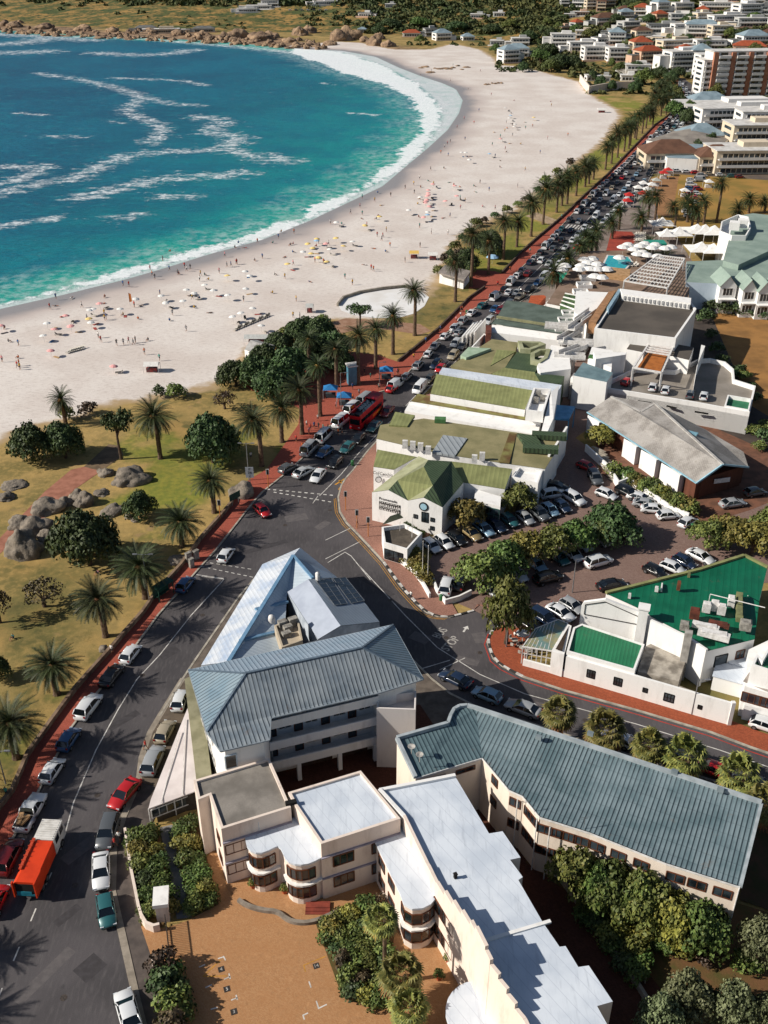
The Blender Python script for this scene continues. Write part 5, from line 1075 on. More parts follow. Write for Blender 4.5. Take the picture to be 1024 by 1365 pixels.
for i, (x, y) in enumerate(h1((850, 350), (940, 366), (1005, 374), (1075, 380))):
    p = G(x, y, 7.2); m = MB(); w_ = 4.4 if i == 0 else 3.6; y0 = p.y-1.6
    m.mi(0).face([(p.x-w_/2, y0, 0), (p.x+w_/2, y0, 0), (p.x+w_/2, y0, 7.6), (p.x, y0, 10.2), (p.x-w_/2, y0, 7.6)]); m.face([(p.x-w_/2, y0, 0), (p.x-w_/2, y0+9, 0), (p.x-w_/2, y0+9, 7.6), (p.x-w_/2, y0, 7.6)]); m.face([(p.x+w_/2, y0+9, 0), (p.x+w_/2, y0, 0), (p.x+w_/2, y0, 7.6), (p.x+w_/2, y0+9, 7.6)])
    m.mi(1).face([(p.x-w_/2-.3, y0-.3, 7.4), (p.x, y0-.3, 10.35), (p.x, y0+9, 10.35), (p.x-w_/2-.3, y0+9, 7.4)]).face([(p.x+w_/2+.3, y0-.3, 7.4), (p.x+w_/2+.3, y0+9, 7.4), (p.x, y0+9, 10.35), (p.x, y0-.3, 10.35)])
    m.build('dormer', [WHITE, HG], b)
    for z in (5.0, 1.4): win(b, (p.x-w_/2, y0), (p.x+w_/2, y0), .5, 2.6, z, 2.0, TRIMW, bars=2)
    MB().box((p.x, y0-.7, 4.2), (w_, 1.4, .2)).build('balcony', WHITE, b)
P = W3([(x, y, 8.2) for x, y in h1((818, 130), (825, 90), (895, 60), (940, 70), (950, 115), (930, 150), (870, 150))]); m = MB(); ring(m, P, 0, 9.0, .4); m.face([Vector((p.x, p.y, 7.2)) for p in P]); m.build('corner_terrace', WHITE, b)
for q_ in ((880, 110), (915, 100)): p = G(*h1(q_)[0], 9); m = MB(); m.box(p+Vector((0, 0, 1)), (3, 3, 2.4), -.3); m.build('roof_pavilion', WHITE, b)
# ---------------------------------------------------------------- hall with grey shingle roof
s = N('weathered_shingles'); x = s.n('ShaderNodeTexBrick'); mp = s.n('ShaderNodeMapping'); s.l(s.pos(), mp.inputs[0]); mp.inputs['Rotation'].default_value = (0, 0, .75); s.l(mp.outputs[0], x.inputs[0]); x.inputs['Scale'].default_value = 1.2; x.inputs['Color1'].default_value = (*lin('#94908b'), 1); x.inputs['Color2'].default_value = (*lin('#817c78'), 1); x.inputs['Mortar'].default_value = (*lin('#625d59'), 1); x.inputs['Mortar Size'].default_value = .03
c = s.mix(s.ss(s.noise(.3, 5), .4, .65, 0, .6), x.outputs[0], lin('#aaa6a2')); c = s.mix(s.ss(s.noise(1.2, 5), .55, .75, 0, .5), c, lin('#6b6358')); SHN = s.done(c, .85)
BRK = brickmat('red_brick', '#6d4435', '#57362a', 3)
b = bld('community_hall', 'long hall with weathered grey shingle roof, white bays and brick entrance', at=(880, 620))
ze, zr = 4.2, 7.6
e0, e1, e2, r0_, r1_, n0, n1, n2 = W3([(x, y, z) for (x, y), z in zip(h2((200, 442), (698, 765), (935, 692), (508, 402), (818, 680), (310, 370), (742, 522), (912, 622)), (ze, ze, ze, zr, zr, zr-.6, ze, ze))])
rm = G(*h2((445, 440))[0], zr-.5)
m = MB(); m.face([e0, e1, r1_, r0_, rm, n0]); m.face([r0_, r1_, e2, n2, n1]); m.face([n0, rm, r0_, n1]); m.build('roof', SHN, b)
m = MB(); m.bar(r0_+Vector((0, 0, .06)), r1_+Vector((0, 0, .06)), .5, .2); m.bar(n0, rm, .5, .2); m.bar(rm, r0_, .5, .2); m.build('ridge', mat('pale_ridge', '#b3b0ac', '#9a9793', 1, .8), b)
m = MB(); m.bar(e1, r1_, .3, .3); m.bar(r1_, e2, .3, .3); m.bar(e0, e1, .2, .25); m.build('fascia', mat('blue_fascia', '#8fb4c4', '#7ba2b3', 1, .6), b)
pw = offs(ccw([e0, e1, e2, n2, n1, n0]), .9); m = MB()
pw = [Vector((p.x, p.y, ze-.1)) for p in pw]
for i in range(len(pw)): p, q_ = pw[i], pw[(i+1) % len(pw)]; m.face([p, q_, (q_.x, q_.y, 0), (p.x, p.y, 0)])
m.face([pw[i] for i in range(len(pw))]); m.build('wall', BRK, b)
d = Vector((e1.x-e0.x, e1.y-e0.y, 0)); 
for t0, t1 in ((.02, .14), (.38, .5), (.54, .68), (.72, .88)): 
    a, e = e0+d*t0, e0+d*t1; nn = Vector((d.y, -d.x, 0)).normalized(); m = MB(); m.prism([Vector((p.x, p.y, 3.9)) for p in (a-nn*.9, a+nn*.25, e-nn*.5, e-nn*.9)], 0, bottom=True); m.prism([Vector((p.x, p.y, 3.9)) for p in (a+nn*.1, e+nn*.35, e-nn*.9, a-nn*.9)], 0); m.build('white_bay', WHITE, b)
bx(b, 'sign_board', *h2((812, 762))[0], 2.4, (3.2, .15, .9), TRIMW, .25); bx(b, 'dormer_window', *h2((670, 548))[0], 6.4, (2.6, 1.2, .7), mat('blue_glass', '#7fa9b8', '#6a93a3', 1, .3), -.6)
bx(b, 'entrance_pier', *h2((695, 830))[0], 0, (1.2, 1.0, 4.0), BRK, -.6); bx(b, 'entrance_pier', *h2((880, 760))[0], 0, (1.2, 1.0, 3.8), BRK, .3)
sheet('service_lane', [(690, 440), (760, 400), (860, 400), (900, 480), (800, 560), (745, 600), (720, 640), (690, 600)], .009, LOTP)
# garden walls round the hall and lots
def lw(label, pts, h_, w_=.3, m_=None, grp=None): return wallobj('garden_wall', pts, w_, h_, m_ or WHITE, label, 'wall', group=grp)
lw('white sloping wall beside the brick steps below the hall', h2((192, 620), (300, 720), (340, 790), (380, 775), (310, 700)), 1.6)
lw('white retaining wall between the parked cars and the hall hedge', h2((385, 765), (500, 840), (570, 890), (660, 930)), 1.3)
for i in range(9):
    pass
m = MB(); a, e = G(*h2((250, 640))[0]), G(*h2((330, 760))[0])
for i in range(12): p = a.lerp(e, i/11); m.box(p+Vector((0, 0, 1.4-i*.11)), (3.2, .7, .16), -.9)
tag(m.build('garden_steps', CONC), 'flight of grey steps going down beside the white sloping wall', 'steps')
lw('white low wall with shrubs along the brown pavement, beside the flagpoles', [(527, 738), (535, 752), (552, 765), (563, 780), (573, 798)], 1.0)
lw('white low wall at the corner round the parked hatchback', [(577, 775), (582, 790), (594, 806), (612, 801), (628, 793)], 1.0)
lw('grey wall running from the cafe porch to the parking lot trees', [(545, 728), (585, 722), (620, 708)], 1.1, .35, CONC)
lw('pale wall along yard and garden of the long cream block', [(715, 1130), (790, 1235), (850, 1318), (900, 1400)], .9, .35, CONC)
lw('thin pale fence rail running through the garden shrubs', [(766, 1180), (800, 1225), (860, 1312)], 1.0, .08, mat('pale_rail', '#c9bda6', '#a99c84', 1, .8))
# front of the courtyard: hedge wall, gatehouse, gate
lw('cream wall holding the long front hedge along the street', [(168, 1112), (176, 1165), (186, 1215), (190, 1228), (196, 1238), (206, 1242), (214, 1240)], 1.1, .3, PINKW)
lw('cream low wall beside the shrubs at the bottom of the street', [(205, 1285), (214, 1320), (224, 1365), (235, 1420)], .9, .3, PINKW)
b = bld('gatehouse', 'small white gate box with pitched white top at the courtyard entrance', at=(218, 1222))
p = G(219, 1222); m = MB(); m.box(p+Vector((0, 0, 1.2)), (1.3, 1.5, 2.4), .15); m.build('wall', PINKW, b); m = MB(); m.box(p+Vector((-.1, .3, 2.75)), (1.6, 2.4, .5), .15); m.build('cap', WHITE, b)
b = bld('driveway_gate', 'dark metal sliding gate across the brick driveway beside the gatehouse', 'gate', at=(225, 1262))
m = MB(); ga_, gb_ = G(222, 1232), G(228, 1288)
for z in (.3, 1.5): m.bar((ga_.x, ga_.y, z), (gb_.x, gb_.y, z), .08)
m.build('rail', mat('dark_metal', '#3a3532', '#2c2826', 1, .6), b); m = MB()
for i in range(25): p = ga_.lerp(gb_, i/24); m.bar((p.x, p.y, .1), (p.x, p.y, 1.6), .05)
m.build('bars', MC['dark_metal'], b)
m = MB(); ribbon(m, smooth(GL([(318, 1202), (330, 1210), (352, 1216), (370, 1217), (385, 1230), (405, 1233), (422, 1230), (440, 1222), (466, 1210)]), 2), .4, 0, .5); tag(m.build('garden_wall', mat('grey_stone', '#8d8378', '#6f665c', 1.2, .9, fine=6)), 'low curved grey stone edging around the raised terrace of the deco flats', 'wall')
sheet('upper_terrace', [(300, 1178), (318, 1202), (352, 1217), (372, 1219), (388, 1231), (422, 1231), (466, 1211), (520, 1200), (545, 1262), (520, 1130), (320, 1130)], .13, ORANGEP)
sheet('garden_bed', [(421, 1232), (466, 1212), (507, 1203), (529, 1212), (523, 1276), (526, 1342), (503, 1347), (480, 1340), (456, 1329)], .12, mat('garden_soil', '#6b4c30'))
sheet('garden_bed', [(169, 1113), (211, 1106), (223, 1165), (236, 1205), (216, 1236), (196, 1236), (188, 1222)], .12, MC['garden_soil']); sheet('garden_bed', [(230, 1108), (262, 1090), (275, 1140), (292, 1206), (258, 1224), (240, 1160)], .12, MC['garden_soil'])
sheet('path', [(213, 1104), (230, 1100), (240, 1160), (256, 1224), (236, 1226), (226, 1165)], .125, mat('grey_slab_path', '#82807e', '#6b6967', .8, .9, fine=5))
# bay marks in the courtyard
cn = cr(260, 1260, 5.689)
for segs in ([c_ for c_ in (cn((30, 170), (78, 150)), cn((80, 325), (128, 303)), cn((120, 490), (172, 475)))], [cn((175, 105), (215, 92)), cn((215, 85), (232, 118)), cn((222, 262), (270, 240)), cn((258, 218), (268, 260)), cn((275, 420), (325, 400)), cn((312, 380), (322, 418))], [cn((865, 278), (880, 325)), cn((920, 425), (938, 482), (1000, 452)), cn((830, 568), (820, 535), (858, 517))]): lines('bay_marking', segs, .13, WPAINT, .078)
lines('bay_marking', [cn((60, 242), (195, 115)), cn((60, 240), (245, 236)), cn((838, 205), (825, 155), (990, 88))], .1, YPAINT, .078)
for n_, (x, y) in zip(('4', '5', '3', '14'), cn((200, 186), (243, 336), (296, 508), (920, 160))):
    p = G(x, y); MB().box((p.x, p.y, .08), (.62, .62, .02), .35).build('bay_number_plate', MC['dark_metal'])['kind'] = 'structure'
    tag(text('bay_number', n_, (p.x, p.y, .095), Matrix.Rotation(.3, 4, 'Z'), .5, WPAINT), kind='structure')
# beach kiosk and boulder-side roundel
b = bld('beach_kiosk', 'pale hut with pitched roof beyond the plaza trees', 'kiosk', at=(345, 470))
P = W3([(326, 466, 3.2), (342, 453, 3.2), (366, 460, 3.2), (352, 475, 3.2)]); MB().prism(P, 0).build('wall', WHITE, b); m = MB(); a, e = (P[0]+P[1])/2+Vector((0, 0, 1.2)), (P[2]+P[3])/2+Vector((0, 0, 1.2)); m.face([P[0], P[3], e, a]); m.face([P[1], a, e, P[2]]); m.face([P[0], a, P[1]]); m.face([P[3], P[2], e]); m.build('roof', mat('pale_tin', '#a9a8a6'), b)
b = bld('beach_toilets', 'white changing hut with grey roof beside the upper plaza and tall palm', 'hut', at=(606, 372))
P = W3([(586, 364, 3), (594, 355, 3), (626, 362, 3), (618, 372, 3)]); MB().prism(P, 0).build('wall', WHITE, b); P = W3([(584, 363, 3.6), (593, 353, 3.6), (628, 361, 3.6), (619, 373, 3.6)]); MB().prism(P, 3.2, bottom=True).build('roof', mat('grey_tiles', '#948c86'), b)
b = bld('ticket_kiosk', 'pale blue kiosk among the plaza palms', 'kiosk', at=(470, 505)); p = G(470, 512); m = MB(); m.box(p+Vector((0, 0, 2.3)), (2.2, 2.0, 4.6), .3); m.build('wall', mat('pale_blue_paint', '#4f7f96', '#446f84', 1, .6), b); m = MB(); m.box(p+Vector((0, 0, 4.75)), (2.6, 2.4, .3), .3); m.build('roof', TRIMW, b)
for i, (x, y, lb) in enumerate(((441, 530, 'blue market gazebo beside the lamp post on the plaza'), (459, 540, 'blue market gazebo nearest the red bus on the plaza'), (515, 505, 'dark blue van-like stall by the red kerb below the palms'))):
    p = G(x, y); b = empty('market_gazebo', (p.x, p.y, 0), lb, 'gazebo'); BLU = mat('blue_canvas', '#2472ad', '#1d6296', 1, .7)
    m = MB(); c_ = [Vector((p.x+a, p.y+e, 2.3)) for a, e in ((-1.6, -1.4), (1.6, -1.4), (1.6, 1.4), (-1.6, 1.4))]; t_ = Vector((p.x, p.y, 3.3))
    for j in range(4): m.face([c_[j], c_[(j+1) % 4], t_])
    m.build('canopy', BLU, b); m = MB()
    for q_ in c_: m.bar(q_, (q_.x, q_.y, 0), .08)
    m.build('frame', TRIMW, b); MB().box((p.x, p.y, .55), (2.2, 1.0, 1.1)).build('counter', mat('stall_dark', '#3d4a52', '#2f3a40', 1, .8), b)
wallobj('retaining_wall', [(773, 109), (785, 125), (806, 121), (824, 119), (845, 118)], .8, 4.5, CREAM, 'tall cream retaining wall holding the lawn above the far end of the beach')
# ================================================================== town houses
WN = [wallmat('house_white', '#dedcd9', '#b5b1ab'), wallmat('house_cream', '#cfc0aa', '#a8967e'), wallmat('house_grey', '#a9aaa8', '#86878a'), wallmat('house_pinkish', '#c7a791', '#a08069')]
RF = {'t': mat('terracotta_tiles', '#a04f31', '#8a4229', .5, .85, fine=2), 'g': mat('grey_house_roof', '#6f706f', '#5a5b5b', .3, .8, fine=2), 'w': mat('white_house_roof', '#cfcdca', '#b5b2ae', .3, .8), 'b': mat('brown_house_roof', '#6b4c3c', '#573d30', .3, .85, fine=2), 's': mat('blue_grey_house_roof', '#8496a0', '#6f818b', .3, .7), 'l': HG}
hn = 0
def house(px, py, w, d, fl, rt='w', wc=0, rz=0.0, label=None, pal=True, name='house', cat='house', group='houses on the hillside above the beach', on=None, tight=False):
    p = on or T(px, py); H = fl*3.0+.4; hr = random.Random(px*31+py)
    if not on: rz += hr.uniform(-.3, .3); w *= hr.uniform(.75, 1.1); wc = wc if hr.random() < .7 else hr.choice([1, 2, 0])
    b = empty(name, (p.x, p.y, p.z-1), label, cat, group, rz); b.matrix_basis
    def loc(mb, nm, m_):
        o = mb.build(nm, m_); o.parent = b; return o
    m = MB(); dz = 1
    m.box((0, d/2, dz+H/2-3), (w, d, H+6)); loc(m, 'wall', WN[wc])
    if rt in 'wg' and hash((px, py)) % 2 or rt == 'w':
        m = MB(); m.box((0, d/2, dz+H+.15), (w+.8, d+.8, .3)); loc(m, 'roof', RF[rt]); m = MB(); m.box((w*.15, d*.6, dz+H+1.2), (w*.4, d*.4, 2.0)); loc(m, 'roof_room', WN[wc])
    else:
        m = MB(); e = .5; zt_ = dz+H; k = min(w, d)*.28; c_ = [(-w/2-e, -e), (w/2+e, -e), (w/2+e, d+e), (-w/2-e, d+e)]
        if w >= d: r_ = [(-w/2+d/2, d/2), (w/2-d/2, d/2)]
        else: r_ = [(0, w/2), (0, d-w/2)]
        V = [(x, y, zt_) for x, y in c_]+[(x, y, zt_+k) for x, y in r_]
        F4 = [(0, 1, 5, 4), (1, 2, 5), (2, 3, 4, 5), (3, 0, 4)] if w >= d else [(0, 1, 4), (1, 2, 5, 4), (2, 3, 5), (3, 0, 4, 5)]
        m.add(V, F4); m.face([V[3], V[2], V[1], V[0]]); loc(m, 'roof', RF[rt])
    if w > 12 and not on:
        m = MB(); sx = hr.choice([-1, 1]); hh = H-3 if fl > 1 else H-.8; m.box((sx*(w*.5+2), d*.55, dz+hh/2-3), (w*.45, d*.7, hh+6)); loc(m, 'wing', WN[wc]); m = MB(); m.box((sx*(w*.5+2), d*.55, dz+hh+.12), (w*.47, d*.74, .24)); loc(m, 'wing_roof', RF['w' if rt == 'w' else 'g'])
        m = MB(); m.box((0, -4-hr.random()*3, dz-1), (w*1.25, .4, 3.4)); m.box((0, -2, dz-.8), (w*1.1, 7, 1.2)); loc(m, 'terrace_wall', WN[hr.choice([0, 1, 3])])
    for f in range(fl):
        m = MB(); z = dz+.7+3*f; m.box((0, -.03, z+.75), (w*.84, .1, 1.7)); n = max(2, int(w/2.6))
        o = loc(m, 'window', GLASS)
        m = MB()
        for i in range(n+1): m.box((-w*.42+w*.84*i/n, -.08, z+.75), (.28, .14, 1.8))
        q_ = m.build('window_frame', WN[wc]); q_.parent = o
        if f and pal:
            m = MB(); m.box((0, -1.0, z-.62), (w*.96, 2.0, .25)); m.box((0, -1.95, z-.05), (w*.96, .08, .9)); loc(m, 'balcony', WN[0 if wc != 3 else 1])
        m = MB(); m.box((-w/2-.03, d*.5, z+.7), (.1, d*.55, 1.3)); loc(m, 'side_window', GLASS)
    return b
HS = [  # px, py, w, d, floors, roof, wall, rz
 (750, 62, 22, 12, 3, 'w', 0, .1), (778, 68, 24, 12, 2, 'w', 0, .1), (805, 62, 16, 12, 2, 'g', 2, .2), (822, 60, 14, 12, 3, 's', 0, .1), (796, 80, 26, 14, 3, 'w', 0, .1), (824, 82, 18, 14, 3, 'w', 0, .15), (857, 68, 18, 14, 2, 't', 1, .1), (858, 52, 16, 10, 2, 'b', 1, .1), (811, 34, 22, 14, 2, 'b', 2, .1), (856, 20, 20, 12, 2, 't', 1, .1), (884, 18, 16, 14, 3, 's', 0, .1), (912, 14, 22, 10, 2, 'w', 0, .1), (842, 40, 20, 12, 2, 'w', 0, .1), (905, 24, 24, 10, 1, 'w', 0, 0), (955, 14, 26, 12, 2, 'w', 0, 0), (973, 32, 30, 12, 2, 'w', 0, 0), (1000, 22, 26, 14, 3, 'w', 0, .1), (1005, 36, 26, 12, 2, 'w', 0, .1), (885, 44, 26, 12, 2, 'g', 2, .1), (918, 44, 28, 12, 2, 'w', 2, .1), (935, 50, 26, 12, 3, 's', 0, .1), (962, 52, 22, 14, 3, 'w', 1, .1), (868, 86, 20, 12, 3, 't', 3, .1), (905, 66, 34, 12, 2, 'w', 0, .05), (914, 94, 22, 16, 4, 'w', 0, .05), (948, 66, 26, 12, 2, 'w', 0, .1), (850, 100, 18, 12, 2, 'w', 0, .1), (880, 84, 16, 12, 2, 'w', 0, .1), (935, 92, 20, 14, 4, 's', 0, 0), (946, 106, 18, 14, 5, 'w', 0, .15), (1008, 60, 26, 14, 2, 's', 0, 0), (998, 74, 30, 12, 2, 't', 3, 0), (838, 108, 12, 8, 1, 'w', 0, 0), (790, 108, 10, 7, 1, 'w', 0, 0), (805, 109, 8, 6, 1, 'w', 0, 0), (682, 84, 16, 12, 3, 's', 0, .2), (690, 76, 18, 12, 2, 's', 0, .1), (694, 62, 14, 10, 2, 'w', 2, .1), (662, 60, 14, 10, 1, 'w', 2, .1), (592, 54, 20, 12, 2, 's', 0, .1), (575, 48, 16, 10, 2, 'g', 2, .1), (549, 49, 16, 10, 1, 't', 0, .1), (625, 54, 14, 10, 1, 's', 0, .1), (636, 24, 14, 10, 1, 'w', 0, 0), (665, 22, 14, 10, 1, 'w', 0, 0), (520, 10, 12, 8, 1, 'w', 0, 0), (690, 60, 12, 8, 1, 'w', 0, 0), (885, 0, 22, 10, 2, 'b', 0, 0), (930, -2, 22, 10, 2, 't', 0, 0), (980, 2, 22, 10, 2, 'w', 0, 0), (1030, 8, 22, 10, 2, 'w', 0, 0), (1045, 40, 22, 12, 3, 'w', 0, 0), (1050, 75, 22, 12, 3, 'g', 1, 0), (215, 44, 34, 10, 1, 'w', 1, 0), (195, 42, 22, 8, 1, 'g', 1, .1), (272, 43, 26, 8, 1, 'g', 2, 0), (435, 6, 26, 10, 1, 'w', 0, 0), (345, 12, 30, 10, 1, 'w', 0, 0), (360, 9, 24, 10, 2, 'g', 0, .1), (330, 16, 24, 8, 1, 'w', 0, 0), (483, 44, 10, 7, 1, 's', 2, 0), (486, 22, 14, 9, 1, 'g', 0, 0), (760, 24, 12, 8, 1, 'w', 2, 0)]
rh = random.Random(77)
for _ in range(400):
    x, y = rh.uniform(745, 1035), rh.uniform(8, 100)
    if y > 40+.42*(x-700) or (x > 925 and y > 70): continue
    if all(abs(x-h[0]) > (h[2]+15)*.0097*(h[1]+94)*.42 or abs(y-h[1]) > 9 for h in HS): HS.append((round(x), round(y), rh.choice([11, 13, 15]), 10, rh.choice([1, 2, 2, 3]), rh.choice('wwgtbs'), rh.choice([0, 0, 1, 2, 3]), rh.uniform(-.3, .3)))
adjs = {'w': 'flat white roof', 'g': 'grey roof', 't': 'terracotta tiled roof', 's': 'blue-grey roof', 'b': 'brown hipped roof', 'l': 'sage roof'}; cw = ['white', 'cream', 'grey', 'pinkish']; cf = {1: 'single storey', 2: 'two storey', 3: 'three storey', 4: 'four storey', 5: 'five storey'}
def zone(px, py):
    if px < 320: return 'on the rocky point across the bay'
    if px < 520: return 'on the grassy slope across the bay'
    if px < 710: return 'among bushes behind the far beach'
    if py > 90: return 'just above the far end of the beachfront road'
    if py > 50: return 'in the middle tier of hillside villas'
    return 'high in the top tier of hillside villas'
cnt = {}
for h in HS:
    key = (h[4], cw[h[6]], adjs[h[5]], zone(h[0], h[1])); cnt.setdefault(key, []).append(h)
for key, l in cnt.items():
    l.sort(key=lambda h: h[0])
    for i, h in enumerate(l):
        lb = f'{cf[key[0]]} {key[1]} house, {key[2]}, {key[3]}' if len(l) == 1 else f'{nth(i+1)} from left of the {key[1]} {cf[key[0]]} houses, {key[2]}, {key[3]}'
        w = lb.split(); 
        if len(w) > 16: lb = lb.replace('just above the far end of the beachfront road', 'above the road end').replace('in the middle tier of hillside villas', 'middle hillside tier').replace('high in the top tier of hillside villas', 'top hillside tier').replace('among bushes behind the far beach', 'behind far beach').replace('on the rocky point across the bay', 'on rocky point').replace('on the grassy slope across the bay', 'on grassy slope').replace(' of the ', ' ').replace('house, ', 'house ')
        house(*h, label=' '.join(lb.split()[:16]))
# brick and white flats
p = G(992, 131)
b = empty('apartment_tower', (p.x, p.y, 0), 'tall eight storey flats with red brick strips and white balconies', 'apartment block', rz=.12)
def loc(m, nm, m_, par=None): o = m.build(nm, m_); o.parent = par or b; return o
Wd, Hh = 46, 26
m = MB(); m.box((0, 8, Hh/2-.5), (Wd, 14, Hh+1)); loc(m, 'wall', WN[0]); m = MB(); m.box((0, 8, Hh+.3), (Wd+1, 15, .5)); loc(m, 'roof', RF['w'])
BR = mat('tower_brick', '#b07a62', '#9b674f', .3, .85, fine=2)
for i in range(5): x = -Wd/2+.8+i*(Wd-1.6)/4; m = MB(); m.box((x, .2, Hh/2), (2.6, 2.2, Hh)); loc(m, 'brick_pier', BR)
for i in range(4):
    x = -Wd/2+.8+(i+.5)*(Wd-1.6)/4
    for f in range(8): m = MB(); z = .4+f*3.2; m.box((x, -.2, z+.65), (7.4, 2.6, 1.5)); o = loc(m, 'balcony', WN[0]); m = MB(); m.box((x, .95, z+2.2), (4.4, .3, 1.4)); loc(m, 'window', GLASS)
house(0, 0, 18, 14, 7, 'w', 0, .1, 'tall white flats with stacked glass balconies left of the brick tower', name='apartment_block', cat='apartment block', group=None, on=G(951, 131))
for px, py, w, d, f, rt, wc, rz, lb in (
 (858, 187, 0, 0, 0, 'g', 0, 0, ''), (985, 158, 60, 26, 2, 'w', 0, .1, 'wide bright white building with many small windows below the brick tower'), (995, 170, 50, 14, 3, 'w', 0, .1, 'low white block stepping down in front of the wide white building'),
 (948, 150, 22, 14, 2, 's', 0, .1, 'small pale building with blue-grey roof behind the thatch-coloured cafe roof'), (925, 168, 0, 0, 0, 'g', 0, 0, ''),
 (998, 232, 30, 18, 3, 'w', 1, .05, 'white and glass block with three tiers of wide balconies facing the field'), (1010, 205, 26, 16, 4, 'w', 1, .05, 'stepped cream terraces behind the block with three balcony tiers'), (940, 200, 20, 16, 2, 's', 0, .1, 'white shop building with pale blue roof in the middle of the parade'), (1020, 185, 26, 14, 4, 'w', 0, 0, 'tall white terrace block at the right edge above the parade')):
    if w: house(px, py, w, d, f, rt, wc, rz, lb, name='commercial_building', cat='building', group='buildings of the beachfront parade', on=G(px, py))
for px, py, w, d, lb in ((896, 225, 24, 16, 'two storey cream building with brown hipped roof at the field corner'), (958, 230, 18, 14, 'smaller brown-roofed cream building right of the corner building')):
    house(px, py, w, d, 2, 'b', 1, .03, lb, name='commercial_building', cat='building', group='buildings of the beachfront parade', on=G(px, py))
for pts, z, c_, lb in (([(862, 187), (890, 178), (910, 168), (930, 165), (955, 172), (972, 186), (958, 192), (910, 193), (880, 190)], 7, 'g', 'single storey restaurant under a wide pale grey hipped roof on the parade'), ([(905, 182+6), (918, 182), (925, 176), (930, 186), (922, 195)], 6, 't', 'small kiosk building with pointed terracotta roof beside the parade road'), ([(885, 206), (905, 186+4), (935, 190), (965, 196), (970, 208), (930, 212), (890, 210)], 7, 's', 'wide flat pale blue roofed shop behind the brown-roofed corner building')):
    P = [G(x, y, z-1.5) for x, y in pts]; c = sum(P, Vector())/len(P); b = empty('commercial_building', (c.x, c.y, 0), lb, 'building', 'buildings of the beachfront parade')
    shell(b, P, WN[0]); m = MB(); t_ = c+Vector((0, 0, 3.2 if c_ != 's' else .5))
    for i in range(len(P)): m.face([P[i], P[(i+1) % len(P)], t_])
    m.build('roof', mat('thatch_grey_roof', '#8f8880', '#77706a', .2, .85, fine=2) if c_ == 'g' else RF[c_], b)
# ================================================================== vehicles
s = N('car_paint'); oi = s.n('ShaderNodeObjectInfo'); s.b.inputs['Coat Weight'].default_value = .6; s.b.inputs['Coat Roughness'].default_value = .08; PAINT = s.done(oi.outputs['Color'], .35, .1, .5)
TYRE = mat('tyre_rubber', '#1d1c1c', '#141313', 2, .9); RIM = mat('wheel_rim', '#8b8d90', '#6d6f72', 3, .35, .7); s = N('car_glass'); CGL = s.done(lin('#10161b'), .06, 0, .9)
HEAD = mat('headlight_lens', '#cfd4d8', '#b5babf', 3, .15, spec=.8); TAIL = mat('taillight_lens', '#8e1a17', '#6b1210', 3, .2, spec=.7); BLKP = mat('black_plastic', '#232324', '#1a1a1b', 3, .6)
# kind: length, width, height, belt z, stations of roof (x, z) windscreen base .. rear base (front = +x)
CK = {'hatchback': (3.9, 1.7, 1.48, .92, [(1.0, .93), (.35, 1.40), (-.2, 1.48), (-1.35, 1.42), (-1.8, .98)], .72, .98),
      'sedan': (4.6, 1.78, 1.44, .92, [(1.15, .94), (.35, 1.37), (-.3, 1.44), (-1.1, 1.36), (-1.75, 1.0)], .74, 1.0),
      'estate_suv': (4.6, 1.86, 1.72, 1.05, [(1.2, 1.08), (.55, 1.6), (-.2, 1.72), (-1.75, 1.64), (-2.15, 1.1)], .92, 1.08),
      'minibus': (5.1, 1.9, 2.15, 1.2, [(2.1, 1.2), (1.5, 2.0), (.9, 2.15), (-2.3, 2.12), (-2.5, 1.2)], 1.02, 1.2),
      'panel_van': (5.2, 1.95, 2.2, 1.2, [(2.05, 1.2), (1.4, 2.0), (.9, 2.2), (-2.4, 2.2), (-2.58, 1.2)], 1.02, 1.2),
      'pickup': (5.1, 1.85, 1.75, 1.05, [(1.15, 1.08), (.6, 1.62), (.1, 1.75), (-.45, 1.7), (-.75, 1.08)], .95, 1.0)}
